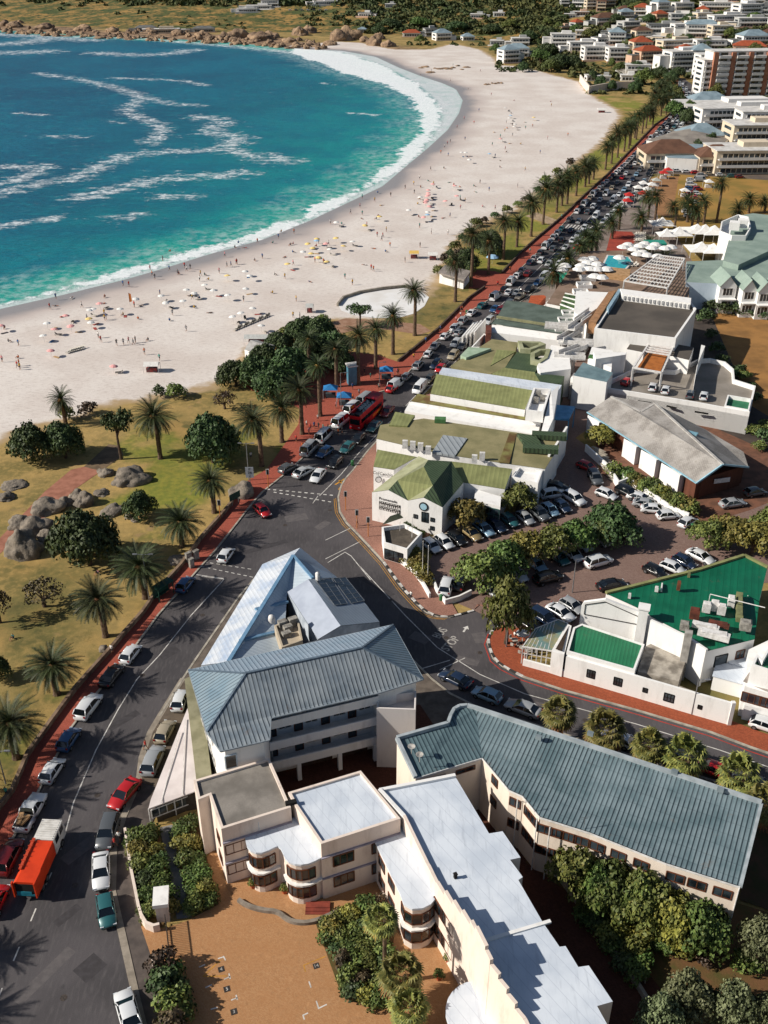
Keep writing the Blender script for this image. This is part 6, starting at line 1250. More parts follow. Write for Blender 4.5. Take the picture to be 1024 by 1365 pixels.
def car_meshes(kind):
    L_, Wd, H, bz, rf, hz, rz_ = CK[kind]; hw = Wd/2; h = L_/2
    b = MB()
    xs = [h, h-.12, h-.5, rf[0][0]+.1, .2, -.8, rf[-1][0]-.02, -h+.3, -h+.08, -h]; 
    zt_ = [.55, hz*.92, hz, bz, bz+.01, bz+.01, bz, rz_ if kind in ('sedan', 'pickup') else bz-.04, rz_*.9, .6]
    wf = [.78, .9, .97, 1, 1, 1, 1, .97, .93, .84]
    rings = []
    for x, z, w in zip(xs, zt_, wf):
        w *= hw; rings.append([(x, -w*.9, .28), (x, -w, .5), (x, -w, z-.12), (x, -w*.88, z), (x, 0, z+.03), (x, w*.88, z), (x, w, z-.12), (x, w, .5), (x, w*.9, .28)])
    for r_ in rings: b.v += r_
    n = 9
    for i in range(len(rings)-1):
        for j in range(n-1): b.f.append((i*n+j, (i+1)*n+j, (i+1)*n+j+1, i*n+j+1)); b.m.append(0)
        b.f.append((i*n+8, (i+1)*n+8, (i+1)*n, i*n)); b.m.append(1)
    b.f.append(tuple(range(n))); b.m.append(0); b.f.append(tuple(range((len(rings)-1)*n, len(rings)*n))[::-1]); b.m.append(0)
    # roof shell and pillars
    rw = hw*.74; bw = hw*.92; R_ = rf
    rp = [(R_[1][0]+.03, R_[1][1]+.02), (R_[2][0], R_[2][1]+.03), (R_[3][0]-.02, R_[3][1]+.02)]
    o = len(b.v)
    for x, z in rp: b.v += [(x, -rw, z-.05), (x, -rw*.8, z), (x, 0, z+.03), (x, rw*.8, z), (x, rw, z-.05)]
    for i in range(2):
        for j in range(4): b.f.append((o+i*5+j, o+(i+1)*5+j, o+(i+1)*5+j+1, o+i*5+j+1)); b.m.append(0)
    for s_ in (-1, 1):
        b.mi(0)
        b.bar((R_[0][0], s_*bw, R_[0][1]-.03), (R_[1][0], s_*rw, R_[1][1]), .07); b.bar((R_[4][0], s_*bw, R_[4][1]-.03), (R_[3][0], s_*rw, R_[3][1]), .12)
        xm = (R_[1][0]+R_[3][0])/2; b.bar((xm, s_*bw, bz), (xm, s_*rw, R_[2][1]-.05), .07)
        if kind == 'panel_van': b.face([(0.6, s_*(bw+.01), bz), (R_[4][0], s_*(bw+.01), bz), (R_[3][0], s_*(rw+.02), R_[3][1]-.03), (.5, s_*(rw+.02), R_[2][1]-.05)][::s_])
        b.mi(1).box((R_[0][0]-.15, s_*(hw+.08), bz+.05), (.14, .16, .12))
    b.mi(1).box((h-.02, 0, .42), (.08, Wd*.6, .2)); b.mi(0)
    if kind == 'pickup':
        b.mi(1).face([(-.85, -hw*.8, 1.06), (-.85, hw*.8, 1.06), (-h+.12, hw*.8, 1.06), (-h+.12, -hw*.8, 1.06)])
    g = MB(); o = 0
    for x, z in R_:
        w = bw if (x, z) in (R_[0], R_[4]) else rw-.01; g.v += [(x, -w, z-.02), (x, w, z-.02)]
    for i in range(4): g.f.append((2*i, 2*i+1, 2*i+3, 2*i+2)[::-1]); g.m.append(0)
    for s_ in (0, 1):
        base = [(x, (-1 if s_ == 0 else 1)*bw, bz-.02) for x in (R_[0][0], R_[4][0])]; k = len(g.v); g.v += base
        f = (k, 0+s_, 2+s_, 4+s_, 6+s_, 8+s_, k+1); g.f.append(f if s_ else f[::-1]); g.m.append(0)
    w_ = MB()
    w_.mi(0).tube([(0, -.11, 0), (0, .11, 0)], .33, 14); w_.mi(1).tube([(0, -.12, 0), (0, .12, 0)], .2, 8)
    hl = MB().box((0, 0, 0), (.12, .34, .14)); tl = MB().box((0, 0, 0), (.1, .26, .2))
    return b.mesh('body', [PAINT, BLKP], True), g.mesh('window_glass', CGL), w_.mesh('wheel', [TYRE, RIM]), hl.mesh('headlight', HEAD), tl.mesh('taillight', TAIL), (L_, Wd, H, hz, rz_, bz)
CM = {k: car_meshes(k) for k in CK}
def joined(kind):
    bm_, gm, wm, hm, tm, (L_, Wd, H, hz, rz_, bz) = CM[kind]; m = MB(); mats = [PAINT, BLKP, CGL, TYRE, RIM, HEAD, TAIL]
    def ap(me, off, loc_):
        o = len(m.v); m.v += [(v.co.x+loc_[0], v.co.y+loc_[1], v.co.z+loc_[2]) for v in me.vertices]
        for p in me.polygons: m.f.append(tuple(i+o for i in p.vertices)); m.m.append(p.material_index+off)
    ap(bm_, 0, (0, 0, 0)); ap(gm, 2, (0, 0, 0))
    for x in (L_*.31, -L_*.31):
        for y in (-Wd/2+.1, Wd/2-.1): ap(wm, 3, (x, y, .33))
    for y in (-1, 1): ap(hm, 5, (L_/2-.1, y*Wd*.36, hz*.82)); ap(tm, 6, (-L_/2+.04, y*Wd*.38, rz_*.85))
    return m.mesh(kind, mats)
CJ = {k: joined(k) for k in CK}
CC = {'white': '#d6d8da', 'silver': '#9a9da0', 'black': '#17181b', 'grey': '#54585c', 'red': '#b01f22', 'blue': '#2a4e78', 'dark blue': '#1b2a42', 'teal': '#2b5f63', 'dark red': '#6a1a1d', 'pale blue': '#7f9fb5', 'beige': '#a59a86', 'yellow': '#d8a21c', 'green': '#2f5a3c', 'orange': '#c8502a', 'gold': '#8e7c58', 'light grey': '#b5b8ba'}
CN = {'hatchback': 'hatchback', 'sedan': 'sedan', 'estate_suv': 'tall estate car', 'minibus': 'minibus', 'panel_van': 'van', 'pickup': 'pickup truck'}
def heading(px, py, dx, dy):
    a = G(px, py); b_ = G(px+dx, py+dy); d = b_-a; return math.atan2(d.y, d.x)
def car(kind, col, p, rz, label, group='parked cars', detail=True, name=None, sc_=1):
    c = (*lin(CC[col]), 1); name = name or {'hatchback': 'parked_car', 'sedan': 'parked_car', 'estate_suv': 'parked_car', 'minibus': 'minibus', 'panel_van': 'van', 'pickup': 'pickup_truck'}[kind]
    cat = {'minibus': 'minibus', 'panel_van': 'van', 'pickup': 'pickup'}.get(kind, 'car')
    if not detail:
        o = place(CJ[kind], name, p, rz, sc_); o.color = c; return tag(o, label, cat, group)
    bm_, gm, wm, hm, tm, (L_, Wd, H, hz, rz_, bz) = CM[kind]; r = empty(name, p, label, cat, group, rz); r.scale = (sc_,)*3
    o = child(bm_, 'body', r); o.color = c; child(gm, 'window_glass', r)
    for x in (L_*.31, -L_*.31):
        for y in (-Wd/2+.1, Wd/2-.1): child(wm, 'wheel', r, (x, y, .33))
    for y in (-1, 1): child(hm, 'headlight', r, (L_/2-.1, y*Wd*.36, hz*.82)); child(tm, 'taillight', r, (-L_/2+.04, y*Wd*.38, rz_*.85))
    return r
SC_ = 1.08
# hand-placed: px,py of car middle, heading vector in the photo, kind, colour, label
NC = [(302, 744, 10, -14, 'hatchback', 'white', 'white hatchback driving in the road nearest the wedge roof apex'),
 (248, 783, 8, -10, 'hatchback', 'blue', 'blue hatchback parked beside the promenade under a spreading palm shadow'),
 (350, 685, 8, 7, 'hatchback', 'red', 'small red hatchback alone in the junction by the promenade'),
 (175, 876, 9, -12, 'hatchback', 'white', 'white hatchback with dark roof by the promenade, next to the walking person'),
 (150, 905, 9, -12, 'sedan', 'black', 'black sedan hidden in palm shadow between two white kerbside cars'),
 (119, 947, 9, -12, 'estate_suv', 'white', 'white estate car with black glass roof parked at the promenade kerb'),
 (93, 990, 9, -14, 'hatchback', 'blue', 'dark blue hatchback in deep palm shade at the promenade kerb'),
 (71, 1032, 9, -14, 'hatchback', 'white', 'white hatchback at the kerb just beyond the loaded pickup'),
 (13, 1148, 8, -16, 'estate_suv', 'dark red', 'dark maroon car in shade left of the orange refuse truck'),
 (-4, 1206, 8, -18, 'hatchback', 'red', 'red car cut by the left frame edge below the refuse truck'),
 (241, 938, 5, -14, 'hatchback', 'white', 'white hatchback in the bay nearest the hipped grey roof'),
 (221, 980, 7, -14, 'hatchback', 'beige', 'cream small car with black roof in the bays beside the white awning'),
 (205, 1019, 6, -14, 'estate_suv', 'silver', 'silver estate car beside the tip of the white awning'),
 (167, 1063, -10, 12, 'sedan', 'red', 'bright red sedan at the mouth of the awning bays'),
 (145, 1114, -4, 14, 'estate_suv', 'grey', 'grey estate car right behind the white sedan at the left kerb'),
 (136, 1166, 0, 14, 'sedan', 'white', 'white sedan between the grey estate and the teal hatchback'),
 (143, 1219, 2, 14, 'hatchback', 'teal', 'teal hatchback parked below the white sedan'),
 (172, 1354, -4, -14, 'sedan', 'white', 'white sedan at the bottom edge of the picture'),
 (432, 586, 8, -8, 'minibus', 'white', None), (413, 603, 8, -8, 'minibus', 'silver', None), (427, 608, 0, 0, None, None, None),
 (384, 628, 9, -5, 'hatchback', 'grey', 'dark grey hatchback stopped at the dashed line, seaward lane'),
 (405, 633, 9, -5, 'sedan', 'light grey', 'pale grey car stopped at the dashed line, middle lane'),
 (424, 638, -7, 9, 'sedan', 'white', 'white sedan coming out over the dashed stop line'),
 (433, 607, -9, 6, 'hatchback', 'blue', 'blue hatchback waiting beside the lower minibus'),
 (447, 620, -9, 8, 'hatchback', 'black', 'black hatchback in shade behind the white sedan'),
 (463, 601, -9, 8, 'hatchback', 'teal', 'teal hatchback in tree shade two behind the white sedan'),
 (478, 588, -9, 9, 'hatchback', 'black', 'black car in the queue beside the front of the red bus'),
 (499, 572, -9, 9, 'sedan', 'teal', 'teal sedan alongside the red sightseeing bus'),
 (455, 566, 9, -7, 'minibus', 'white', None), (470, 549, 9, -7, 'minibus', 'white', None), (487, 537, 9, -7, 'minibus', 'silver', None),
 (516, 552, -9, 10, 'sedan', 'dark red', 'dark red car in the lane next to the bus tail'), (523, 521, 9, -7, 'hatchback', 'red', 'red hatchback at the kerb just past the sightseeing bus'),
 (607, 910, -12, -6, 'sedan', 'dark blue', 'dark blue sedan, first of three along the side road in building shade'),
 (649, 931, -12, -5, 'hatchback', 'pale blue', 'pale blue hatchback, middle of three along the side road kerb'),
 (697, 949, -13, -5, 'sedan', 'silver', 'silver sedan nearest the fan palms on the side road'),
 (822, 990, -13, -5, 'hatchback', 'white', 'white car between the second and third fan palms'), (893, 1010, -13, -5, 'hatchback', 'grey', 'grey car half hidden by the fourth fan palm'), (948, 1030, -13, -5, 'hatchback', 'red', 'dark red hatchback tucked between the last fan palms'), (1000, 1048, -13, -5, 'sedan', 'grey', 'grey sedan in shade at the right end of side road'),
 (1020, 972, 12, 4, 'hatchback', 'white', 'white car on the orange pavement at the right edge'),
 (797, 753, 14, -4, 'estate_suv', 'white', 'white estate car driving alone in the middle of the parking lot'),
 (730, 775, 14, -4, 'estate_suv', 'black', 'black car in tree shadow behind the driving white estate'),
 (595, 786, 4, -14, 'estate_suv', 'white', 'white car parked inside the low white corner walls'), (613, 780, 5, -12, 'sedan', 'black', 'black car beside the walled corner parking place'),
 (575, 732, 9, 7, 'hatchback', 'white', 'small white hatchback, left of the pair behind the grey wall'), (592, 727, 9, 7, 'hatchback', 'white', 'white hatchback, right of the pair behind the grey wall'), (609, 722, 9, 7, 'hatchback', 'black', 'black car next to the white pair behind the grey wall'),
 (628, 715, 9, 7, 'sedan', 'gold', None), (645, 709, 9, 7, 'sedan', 'pale blue', None), (661, 704, 9, 7, 'sedan', 'dark blue', None), (679, 698, 9, 7, 'hatchback', 'teal', None), (700, 695, 9, 7, 'hatchback', 'silver', None), (718, 689, 9, 7, 'estate_suv', 'grey', None), (733, 684, 9, 7, 'hatchback', 'pale blue', None), (749, 679, 9, 7, 'hatchback', 'dark blue', None),
 (737, 663, 12, -2, 'estate_suv', 'white', None), (765, 669, 10, 6, 'estate_suv', 'white', None), (741, 652, 12, 2, 'sedan', 'black', None),
 (782, 626, 10, 4, 'hatchback', 'red', 'red hatchback beside the sloping white steps wall'), (793, 641, 6, 10, 'estate_suv', 'grey', 'grey car just below the red hatchback'),
 (808, 663, 10, 4, 'hatchback', 'white', None), (836, 661, 10, 5, 'estate_suv', 'black', None), (853, 668, 10, 3, 'sedan', 'white', None), (861, 676, 11, 2, 'sedan', 'silver', None), (872, 683, 11, 1, 'sedan', 'white', None), (890, 691, 12, -1, 'hatchback', 'white', None), (916, 700, 10, -6, 'hatchback', 'white', 'white hatchback beside the road opposite the hedge corner'),
 (976, 675, 14, -2, 'sedan', 'silver', 'silver sedan parked by the brick hall entrance'), (1006, 660, 12, -2, 'hatchback', 'grey', 'grey hatchback behind the silver sedan at the hall'),
 (933, 746, 10, 5, 'sedan', 'white', None), (912, 753, 10, 5, 'hatchback', 'dark blue', None), (896, 761, 10, 4, 'hatchback', 'white', None), (873, 766, 10, 5, 'hatchback', 'black', None), (815, 784, 10, -2, 'sedan', 'black', None),
 (724, 828, 10, 6, 'estate_suv', 'dark blue', None), (704, 836, 10, 6, 'sedan', 'black', None), (747, 821, 10, 6, 'sedan', 'white', None), (762, 812, 10, 6, 'hatchback', 'silver', None),
 (655, 790, 9, 8, 'sedan', 'silver', None), (672, 783, 9, 8, 'hatchback', 'white', None), (690, 770, 9, 8, 'hatchback', 'white', None), (745, 748, 9, 7, 'hatchback', 'teal', None), (762, 742, 9, 7, 'sedan', 'white', None), (776, 730, 9, 7, 'hatchback', 'white', None), (800, 722, 9, 7, 'estate_suv', 'silver', None), (830, 712, 9, 7, 'hatchback', 'white', None), (715, 757, 9, 7, 'hatchback', 'pale blue', None),
 ]
i_lot = {}
for x, y, dx, dy, k, col, lb in NC:
    if k is None: continue
    p = G(x, y, .0); p.z = .02
    g = 'cars along the lower streets'
    if lb is None:
        if k == 'minibus': g = 'taxi minibuses at the plaza kerb'; key = (k, 'in the row at the red plaza kerb, counted from the junction')
        elif y < 720 and x < 760: g = 'cars in the parking lot'; key = (k, col, 'in the parking lot row behind the cafe, from the left')
        elif x > 800 and y < 705: g = 'cars in the parking lot'; key = (k, col, 'in the row along the hall hedge, from the left')
        elif y > 800: g = 'cars in the parking lot'; key = (k, col, 'in the group behind the glass conservatory, from the left')
        elif x > 805 and y > 740: g = 'cars in the parking lot'; key = (k, col, 'in the row against the green-roofed hall, from the left')
        else: g = 'cars in the parking lot'; key = (k, col, 'half under the middle parking lot trees, from the left')
        n_ = sorted([c[0] for c in NC if c[6] is None and c[4] == k]) ; i_lot[key] = i_lot.get(key, 0)+1; c_ = i_lot[key]
        lb = f'{nth(c_)} {col if k != "minibus" else "pale"} {CN[k]} {key[-1]}'
    car(k, col, p, heading(x, y, dx, dy), ' '.join(lb.split()[:16]), g, sc_=SC_)
for x, y, col, lb in ((836, 512, 'red', 'red car on the white hotel parking deck'), (870, 519, 'white', 'white car on the hotel deck right of the red one'), (887, 523, 'white', 'white car between two others on the hotel deck'), (920, 529, 'grey', 'grey car on the hotel deck left of the last white car'), (938, 531, 'white', 'last white car toward the right on the hotel deck')):
    p = G(x, y, 4.05); car('hatchback', col, p, 1.2 if x > 850 else .9, lb, 'cars on the hotel parking deck')
# traffic on the beachfront road: kerbside row, two moving lanes, landward row
def resamp_n(pl, st): return resamp(smooth(GL(pl), 1), st)
kp = [p for p in K1 if p[1] < 528][:]; kr = [p for p in KR if 104 < p[1] < 600]
LA = GL(kp); RB = GL(sorted(kr, key=lambda p: -p[1]))
def near(pl, q_): 
    X_ = [(p-q_).length for p in pl]; return pl[X_.index(min(X_))]
LAd = resamp(LA, 1.0); RBd = resamp(RB, 1.0)
rnd.seed(11); allc = ['white']*10+['silver']*4+['black']*3+['grey']*3+['light grey']*3+['blue', 'dark blue', 'dark blue', 'teal', 'red', 'dark red', 'beige', 'pale blue', 'white', 'black']
def lane(fr, step, jit, rev, desc, grp, y0=0, y1=9999, skip=.0, kinds=('hatchback', 'hatchback', 'sedan', 'sedan', 'estate_suv', 'estate_suv', 'panel_van')):
    pts = []
    for q_ in LAd[::2]:
        r_ = near(RBd, q_); pts.append(q_+(r_-q_)*fr[0]+(r_-q_).normalized()*fr[1])
    pts = smooth(pts[::4], 2); pts = resamp(pts, 1.0); i = 2.0; k = 0
    while i < len(pts)-3:
        p = pts[int(i)]; d = (pts[min(int(i)+2, len(pts)-1)]-pts[max(int(i)-2, 0)]); i += step+rnd.uniform(0, jit)*(2.2 if p.y < 300 else 1)
        if not (y0 < p.y < y1) or rnd.random() < skip: continue
        k += 1; kd = rnd.choice(kinds); c = rnd.choice(allc)
        if kd == 'panel_van': c = 'white'
        lb = ' '.join(f'{c} {CN[kd]}, {nth(k)} in the {desc}'.split()[:16])
        car(kd, c, Vector((p.x, p.y, .01)), math.atan2(d.y, d.x)+(math.pi if rev else 0), lb, grp, detail=p.y < 250, name='road_car' if kd not in ('panel_van',) else 'van')
zy = G(620, 452).y
lane((0, 1.3), 5.6, 1.2, False, 'kerbside parked row beside the red promenade', 'cars parked beside the promenade', skip=.06)
lane((.3, .6), 7.6, 6.5, False, 'seaward driving lane of the beachfront road', 'cars driving on the beachfront road', y0=zy-10, skip=.12)
lane((.62, 0), 7.0, 5, True, 'landward driving lane of the beachfront road', 'cars driving on the beachfront road', y0=G(560, 520).y, skip=.08)
lane((1, -1.4), 5.7, 1.4, True, 'landward parked row by cafes and hotel', 'cars parked on the landward kerb', y0=G(560, 530).y, skip=.06)
k = 0
for j, (x, y) in enumerate([(x, y) for y in range(236, 292, 6) for x in (922-(y-236)*.1, 934-(y-236)*.25)]):
    if (j*7) % 5 == 0: continue
    k += 1; p = T(x+rnd.uniform(-2, 2), y); c = rnd.choice(['white', 'white', 'white', 'silver', 'red', 'blue', 'light grey']); car(rnd.choice(['panel_van', 'estate_suv', 'hatchback']) if y < 262 else 'hatchback', c, (p.x, p.y, .02), rnd.uniform(-.4, .4), f'{c} vehicle, {nth(k)} from the far end of the cluster parked on the dry field', 'vehicles on the field', detail=False)
for k, (x, c) in enumerate(((902, 'white'), (915, 'white'), (927, 'red'), (945, 'beige'), (960, 'white'), (975, 'teal'), (986, 'dark red'))):
    p = G(x, 229+.1*(x-900)); car('hatchback', c, (p.x, p.y, .03), .05, f'{c} car in the row before the brown-roofed buildings, {nth(k+1)} from left', 'cars before the parade buildings', detail=False)
for k, x in enumerate(range(387, 436, 8)):
    p = T(x, 14); car('hatchback', ['white', 'grey', 'silver'][k % 3], p, .1, f'tiny parked car on the far slope, {nth(k+1)} from left', 'cars on the far slope', detail=False)
# red open-top sightseeing bus
pb = G(489, 560); rz = heading(489, 560, -44, 40); RED = mat('bus_red', '#b3161f', '#96121a', 1, .35); b = empty('sightseeing_bus', (pb.x, pb.y, 0), 'red double-decker sightseeing bus with open top deck at the plaza kerb', 'bus', None, rz)
def lc(m, nm, mt, sm=False, par=None): o = m.build(nm, mt, None, sm); o.parent = par or b; return o
m = MB(); m.box((0, 0, 1.55), (11.4, 2.5, 2.5)); m.box((0, 1.22, 3.2), (11.4, .08, .9)); m.box((0, -1.22, 3.2), (11.4, .08, .9)); m.box((5.66, 0, 3.2), (.08, 2.5, .9)); m.box((-5.66, 0, 3.2), (.08, 2.5, .9)); lc(m, 'body', RED)
m = MB(); m.box((0, 0, 2.84), (11.2, 2.4, .08)); lc(m, 'upper_deck', mat('bus_floor', '#58585a', '#444446', 1, .7))
for i in range(9):
    for y in (-.65, .65): m = MB(); x = 2.4-i*.0-i*.85; m.box((x, y, 3.15), (.4, .9, .12)); m.box((x-.2, y, 3.4), (.08, .9, .55)); lc(m, 'seat', mat('bus_seat', '#2c3f52', '#223243', 1, .7))
m = MB(); m.box((-3.8, 0, 4.25), (3.8, 2.5, .12)); m.box((-3.8, 1.2, 3.9), (3.8, .06, .6)); m.box((-3.8, -1.2, 3.9), (3.8, .06, .6)); lc(m, 'rear_roof', mat('bus_roof_maroon', '#8d1a26', '#741520', 1, .35))
for y in (-1.26, 1.26): m = MB(); m.box((.2, y, 2.15), (10, .04, .85)); lc(m, 'side_window', CGL)
m = MB(); m.box((5.72, 0, 2.0), (.05, 2.2, 1.2)); m.box((5.72, 0, 3.6), (.05, 2.2, .5)); lc(m, 'windscreen', CGL)
for x in (3.6, -3.4):
    for y in (-1.15, 1.15): o = child(CM['minibus'][2], 'wheel', b, (x, y, .5)); o.scale = (1.5, 1.4, 1.5)
for y in (-.9, .9): child(CM['minibus'][3], 'headlight', b, (5.7, y, .85))
for y in (-1.275, 1.275): m = MB(); m.box((-2.5, y, 1.1), (4.5, .03, .55)); lc(m, 'side_panel', mat('bus_orange', '#d0482a', '#e08a2a', .7, .4))
# orange refuse truck
pt = G(57, 1158); rz = heading(57, 1158, 36, -82); OR = mat('truck_orange', '#d2401c', '#bf3818', .6, .4); b = empty('refuse_truck', (pt.x, pt.y, 0), 'orange refuse truck with white crew cab in the left lane', 'truck', None, rz)
WC = mat('cab_white', '#d4d2ce', '#bbb8b3', 1, .45)
m = MB(); m.box((3.0, 0, 1.75), (2.9, 2.3, 2.3)); m.box((4.5, 0, 1.2), (.3, 2.3, 1.4)); 
for i in range(9): m.box((1.75+i*.32, 0, 2.93), (.14, 2.0, .07))
lc(m, 'cab', WC)
for y in (-1.17, 1.17):
    for x in (2.4, 3.7): m = MB(); m.box((x, y, 2.2), (.9, .04, .8)); lc(m, 'cab_window', CGL)
m = MB(); m.box((4.48, 0, 2.2), (.06, 2.0, .9)); lc(m, 'windscreen', CGL)
m = MB(); sec = [(-1.2, .9), (1.2, .9), (1.2, 2.5), (.75, 3.0), (-1.2, 3.0)]
for x0_, x1_, k_ in ((1.35, -2.6, 1.0), (-2.6, -4.3, 1.06)):
    A_ = [(x0_, y*k_, z) for y, z in sec]; B_ = [(x1_, y*k_, z*(1 if k_ == 1 else 1.02)) for y, z in sec]; n = 5; m.add(A_+B_, [(i, (i+1) % n, (i+1) % n+n, i+n) for i in range(n)]+[(4, 3, 2, 1, 0), (5, 6, 7, 8, 9)])
lc(m, 'body', OR)
m = MB(); m.box((-4.32, 0, 1.9), (.06, 2.0, 1.7)); lc(m, 'hopper_opening', DARK); m = MB(); m.box((-4.36, 0, 1.15), (.1, 2.0, .25)); m.box((-4.36, .1, 1.45), (.1, 1.6, .4)); lc(m, 'hopper_load', mat('hopper_blue', '#2b7f93', '#1f6678', 1, .4))
for y in (-1.2, 1.2): m = MB(); m.box((-4.4, y, 2.0), (.3, .14, 2.2)); lc(m, 'tailgate_side', OR)
m = MB(); m.box((-.6, .95, 3.1), (4.2, .3, .18))
for i in range(6): m.box((1-i*.65, .95, 3.22), (.08, .5, .12))
lc(m, 'hydraulic_rail', mat('truck_orange_worn', '#b8452a', '#963a26', .8, .5))
m = MB(); m.box((0, 0, .8), (8.4, .9, .3)); lc(m, 'chassis', BLKP)
for x in (3.2, -1.6, -2.8):
    for y in (-1.05, 1.05): o = child(CM['minibus'][2], 'wheel', b, (x, y, .5)); o.scale = (1.5, 1.6, 1.5)
# loaded pickup
pt = G(42, 1088); rz = heading(42, 1088, 22, -40); r = car('pickup', 'white', (pt.x, pt.y, .01), rz, 'pale pickup with timber and tools in its open bed, ahead of the refuse truck', None, sc_=1.12)
m = MB(); m.box((-1.5, .3, 1.15), (1.6, .5, .15), .2); m.box((-1.7, -.3, 1.15), (1.2, .3, .2), -.3); m.box((-1.4, 0, 1.25), (.3, 1.3, .12), .5); o = m.build('timber_load', mat('timber_slats', '#b08d68')); o['label'] = 'loose timber lying on the pickup bed'; o['category'] = 'timber load'; o.matrix_world = Matrix.Translation((pt.x, pt.y, .12)) @ Matrix.Rotation(rz, 4, 'Z') @ Matrix.Scale(1.12, 4)
o.name = 'timber_load'
# ================================================================== vegetation, rocks
def leafmat(name, a, b, c):
    s = N(name); oi = s.n('ShaderNodeObjectInfo')
    col = s.mix(s.ss(s.noise(.8, 4), .35, .65), lin(a), lin(b)); col = s.mix(s.ss(s.noise(3.5, 3), .52, .7, 0, .7), col, lin(c))
    hv = s.n('ShaderNodeHueSaturation'); s.l(s.ma('MULTIPLY_ADD', oi.outputs['Random'], .05, .475), hv.inputs['Hue']); s.l(s.ma('MULTIPLY_ADD', oi.outputs['Random'], .5, .8), hv.inputs['Value']); s.l(col, hv.inputs['Color'])
    s.b.inputs['Subsurface Weight'].default_value = 0
    return s.done(hv.outputs[0], .6, 0, .3)
LF = {'dark': leafmat('dark_leaves', '#43552f', '#2e3e25', '#5f6c3e'), 'olive': leafmat('olive_leaves', '#667038', '#465028', '#96924c'), 'gold': leafmat('golden_leaves', '#7c7638', '#57582c', '#a08c44'), 'grey': leafmat('grey_leaves', '#6d7352', '#484f34', '#8f9270'), 'green': leafmat('bright_leaves', '#566a34', '#3c4c26', '#7c8244'), 'brown': leafmat('dry_leaves', '#584a38', '#3c342a', '#6f6047')}
BARK = mat('bark', '#5a4a3c', '#3c3028', 3, .95, fine=9, bump=.4); PBARK = mat('palm_bark', '#6e5a48', '#483a2e', 2.5, .95, fine=6, bump=.6)
PF = leafmat('palm_leaves', '#3a4625', '#232c17', '#565630'); PD = leafmat('dead_palm_leaves', '#8a6638', '#6a4a28', '#a88048')
def quads(C, U, V):
    """leaf quads: centres C, half axes U, V"""
    n = len(C); P = np.stack([C-U-V*.4, C+U-V*.4, C+U*.5+V, C-U*.5+V], 1).reshape(-1, 3); return P, np.arange(4*n).reshape(-1, 4)
def crown_mesh(name, seed, clumps, n_leaf, leaf, m, cr_=None):
    """clumps: list of (x,y,z,r) in metres"""
    g = np.random.default_rng(seed); Cs = []; Ns = []
    for x, y, z, r in clumps:
        k = max(30, int(n_leaf*(r*r))); d = g.normal(size=(k, 3)); d /= np.linalg.norm(d, axis=1)[:, None]; d[:, 2] = np.where(d[:, 2] < -.5, -d[:, 2], d[:, 2])
        rad = r*(.72+.33*g.random(k)**.5)*(1+.22*np.sin(7*d[:, 0]+seed)*np.sin(6*d[:, 1]+x)); Cs.append(np.array([x, y, z])+d*rad[:, None]*np.array([1, 1, .8])); Ns.append(d)
    C = np.concatenate(Cs); D = np.concatenate(Ns); nn = D+g.normal(size=D.shape)*.5; nn /= np.linalg.norm(nn, axis=1)[:, None]
    t = np.cross(nn, g.normal(size=nn.shape)); t /= np.linalg.norm(t, axis=1)[:, None]; b_ = np.cross(nn, t); s_ = leaf*(.6+.8*g.random(len(C)))[:, None]
    V, q = quads(C, t*s_, b_*s_*1.2); return npmesh(name, V, q, [m], smooth_=False)
def trunk_mesh(seed, h, r, clumps, nb=6):
    g = random.Random(seed); m = MB(); m.tube([(0, 0, -.3), (g.uniform(-.2, .2), g.uniform(-.2, .2), h*.5), (g.uniform(-.3, .3), g.uniform(-.3, .3), h)], [r*1.25, r*.9, r*.7], 8)
    for c in g.sample(clumps, min(nb, len(clumps))): m.tube([(0, 0, h*.75), (c[0]*.5, c[1]*.5, h+(c[2]-h)*.4), (c[0]*.9, c[1]*.9, c[2]*.97)], [r*.5, r*.33, r*.15], 6)
    return m.mesh('trunk', BARK)
def mkclumps(seed, rx, rz, h, n, r0, flat=False):
    g = random.Random(seed); out = []
    for i in range(n):
        a = i*2.4+g.uniform(-.4, .4); q_ = math.sqrt((i+.5)/n); rr = rx*q_*g.uniform(.8, 1.05)*.8
        z = h+(rz*(1-q_*q_*.9)*g.uniform(.6, 1.05) if not flat else g.uniform(-.15, .3)*rz); out.append((rr*math.cos(a), rr*math.sin(a), z, r0*g.uniform(.75, 1.25)))
    return out
TR = {}
for k, (nm, m, rx, rz, h, n, r0, fl, lf, ln) in enumerate([('a', 'dark', 4.6, 3.2, 1.3, 26, 1.55, 0, .17, 125), ('b', 'dark', 4.4, 2.8, 1.5, 22, 1.55, 0, .17, 120), ('c', 'olive', 4.0, 3.0, 2.4, 20, 1.35, 0, .2, 75), ('d', 'gold', 4.0, 2.6, 2.2, 18, 1.3, 0, .2, 70), ('e', 'dark', 4.2, 1.2, 5.0, 15, 1.2, 1, .17, 85), ('f', 'grey', 4.6, 3.0, 2.4, 26, 1.3, 0, .15, 95), ('g', 'green', 4.2, 3.2, 2.2, 22, 1.35, 0, .2, 75), ('h', 'brown', 3.8, 2.4, 1.8, 14, 1.1, 0, .16, 45)]):
    cl = mkclumps(k+3, rx, rz, h, n, r0, fl); TR[nm] = (crown_mesh('crown', k, cl, ln, lf, LF[m]), trunk_mesh(k, h*.9, .32, cl), rx)
SH = {}
for k, (nm, m) in enumerate((('s', 'green'), ('t', 'gold'), ('u', 'dark'), ('v', 'olive'), ('w', 'brown'))):
    cl = mkclumps(k+40, 1.0, .9, .35, 7, .6); SH[nm] = crown_mesh('shrub', 60+k, cl, 260, .1, LF[m])
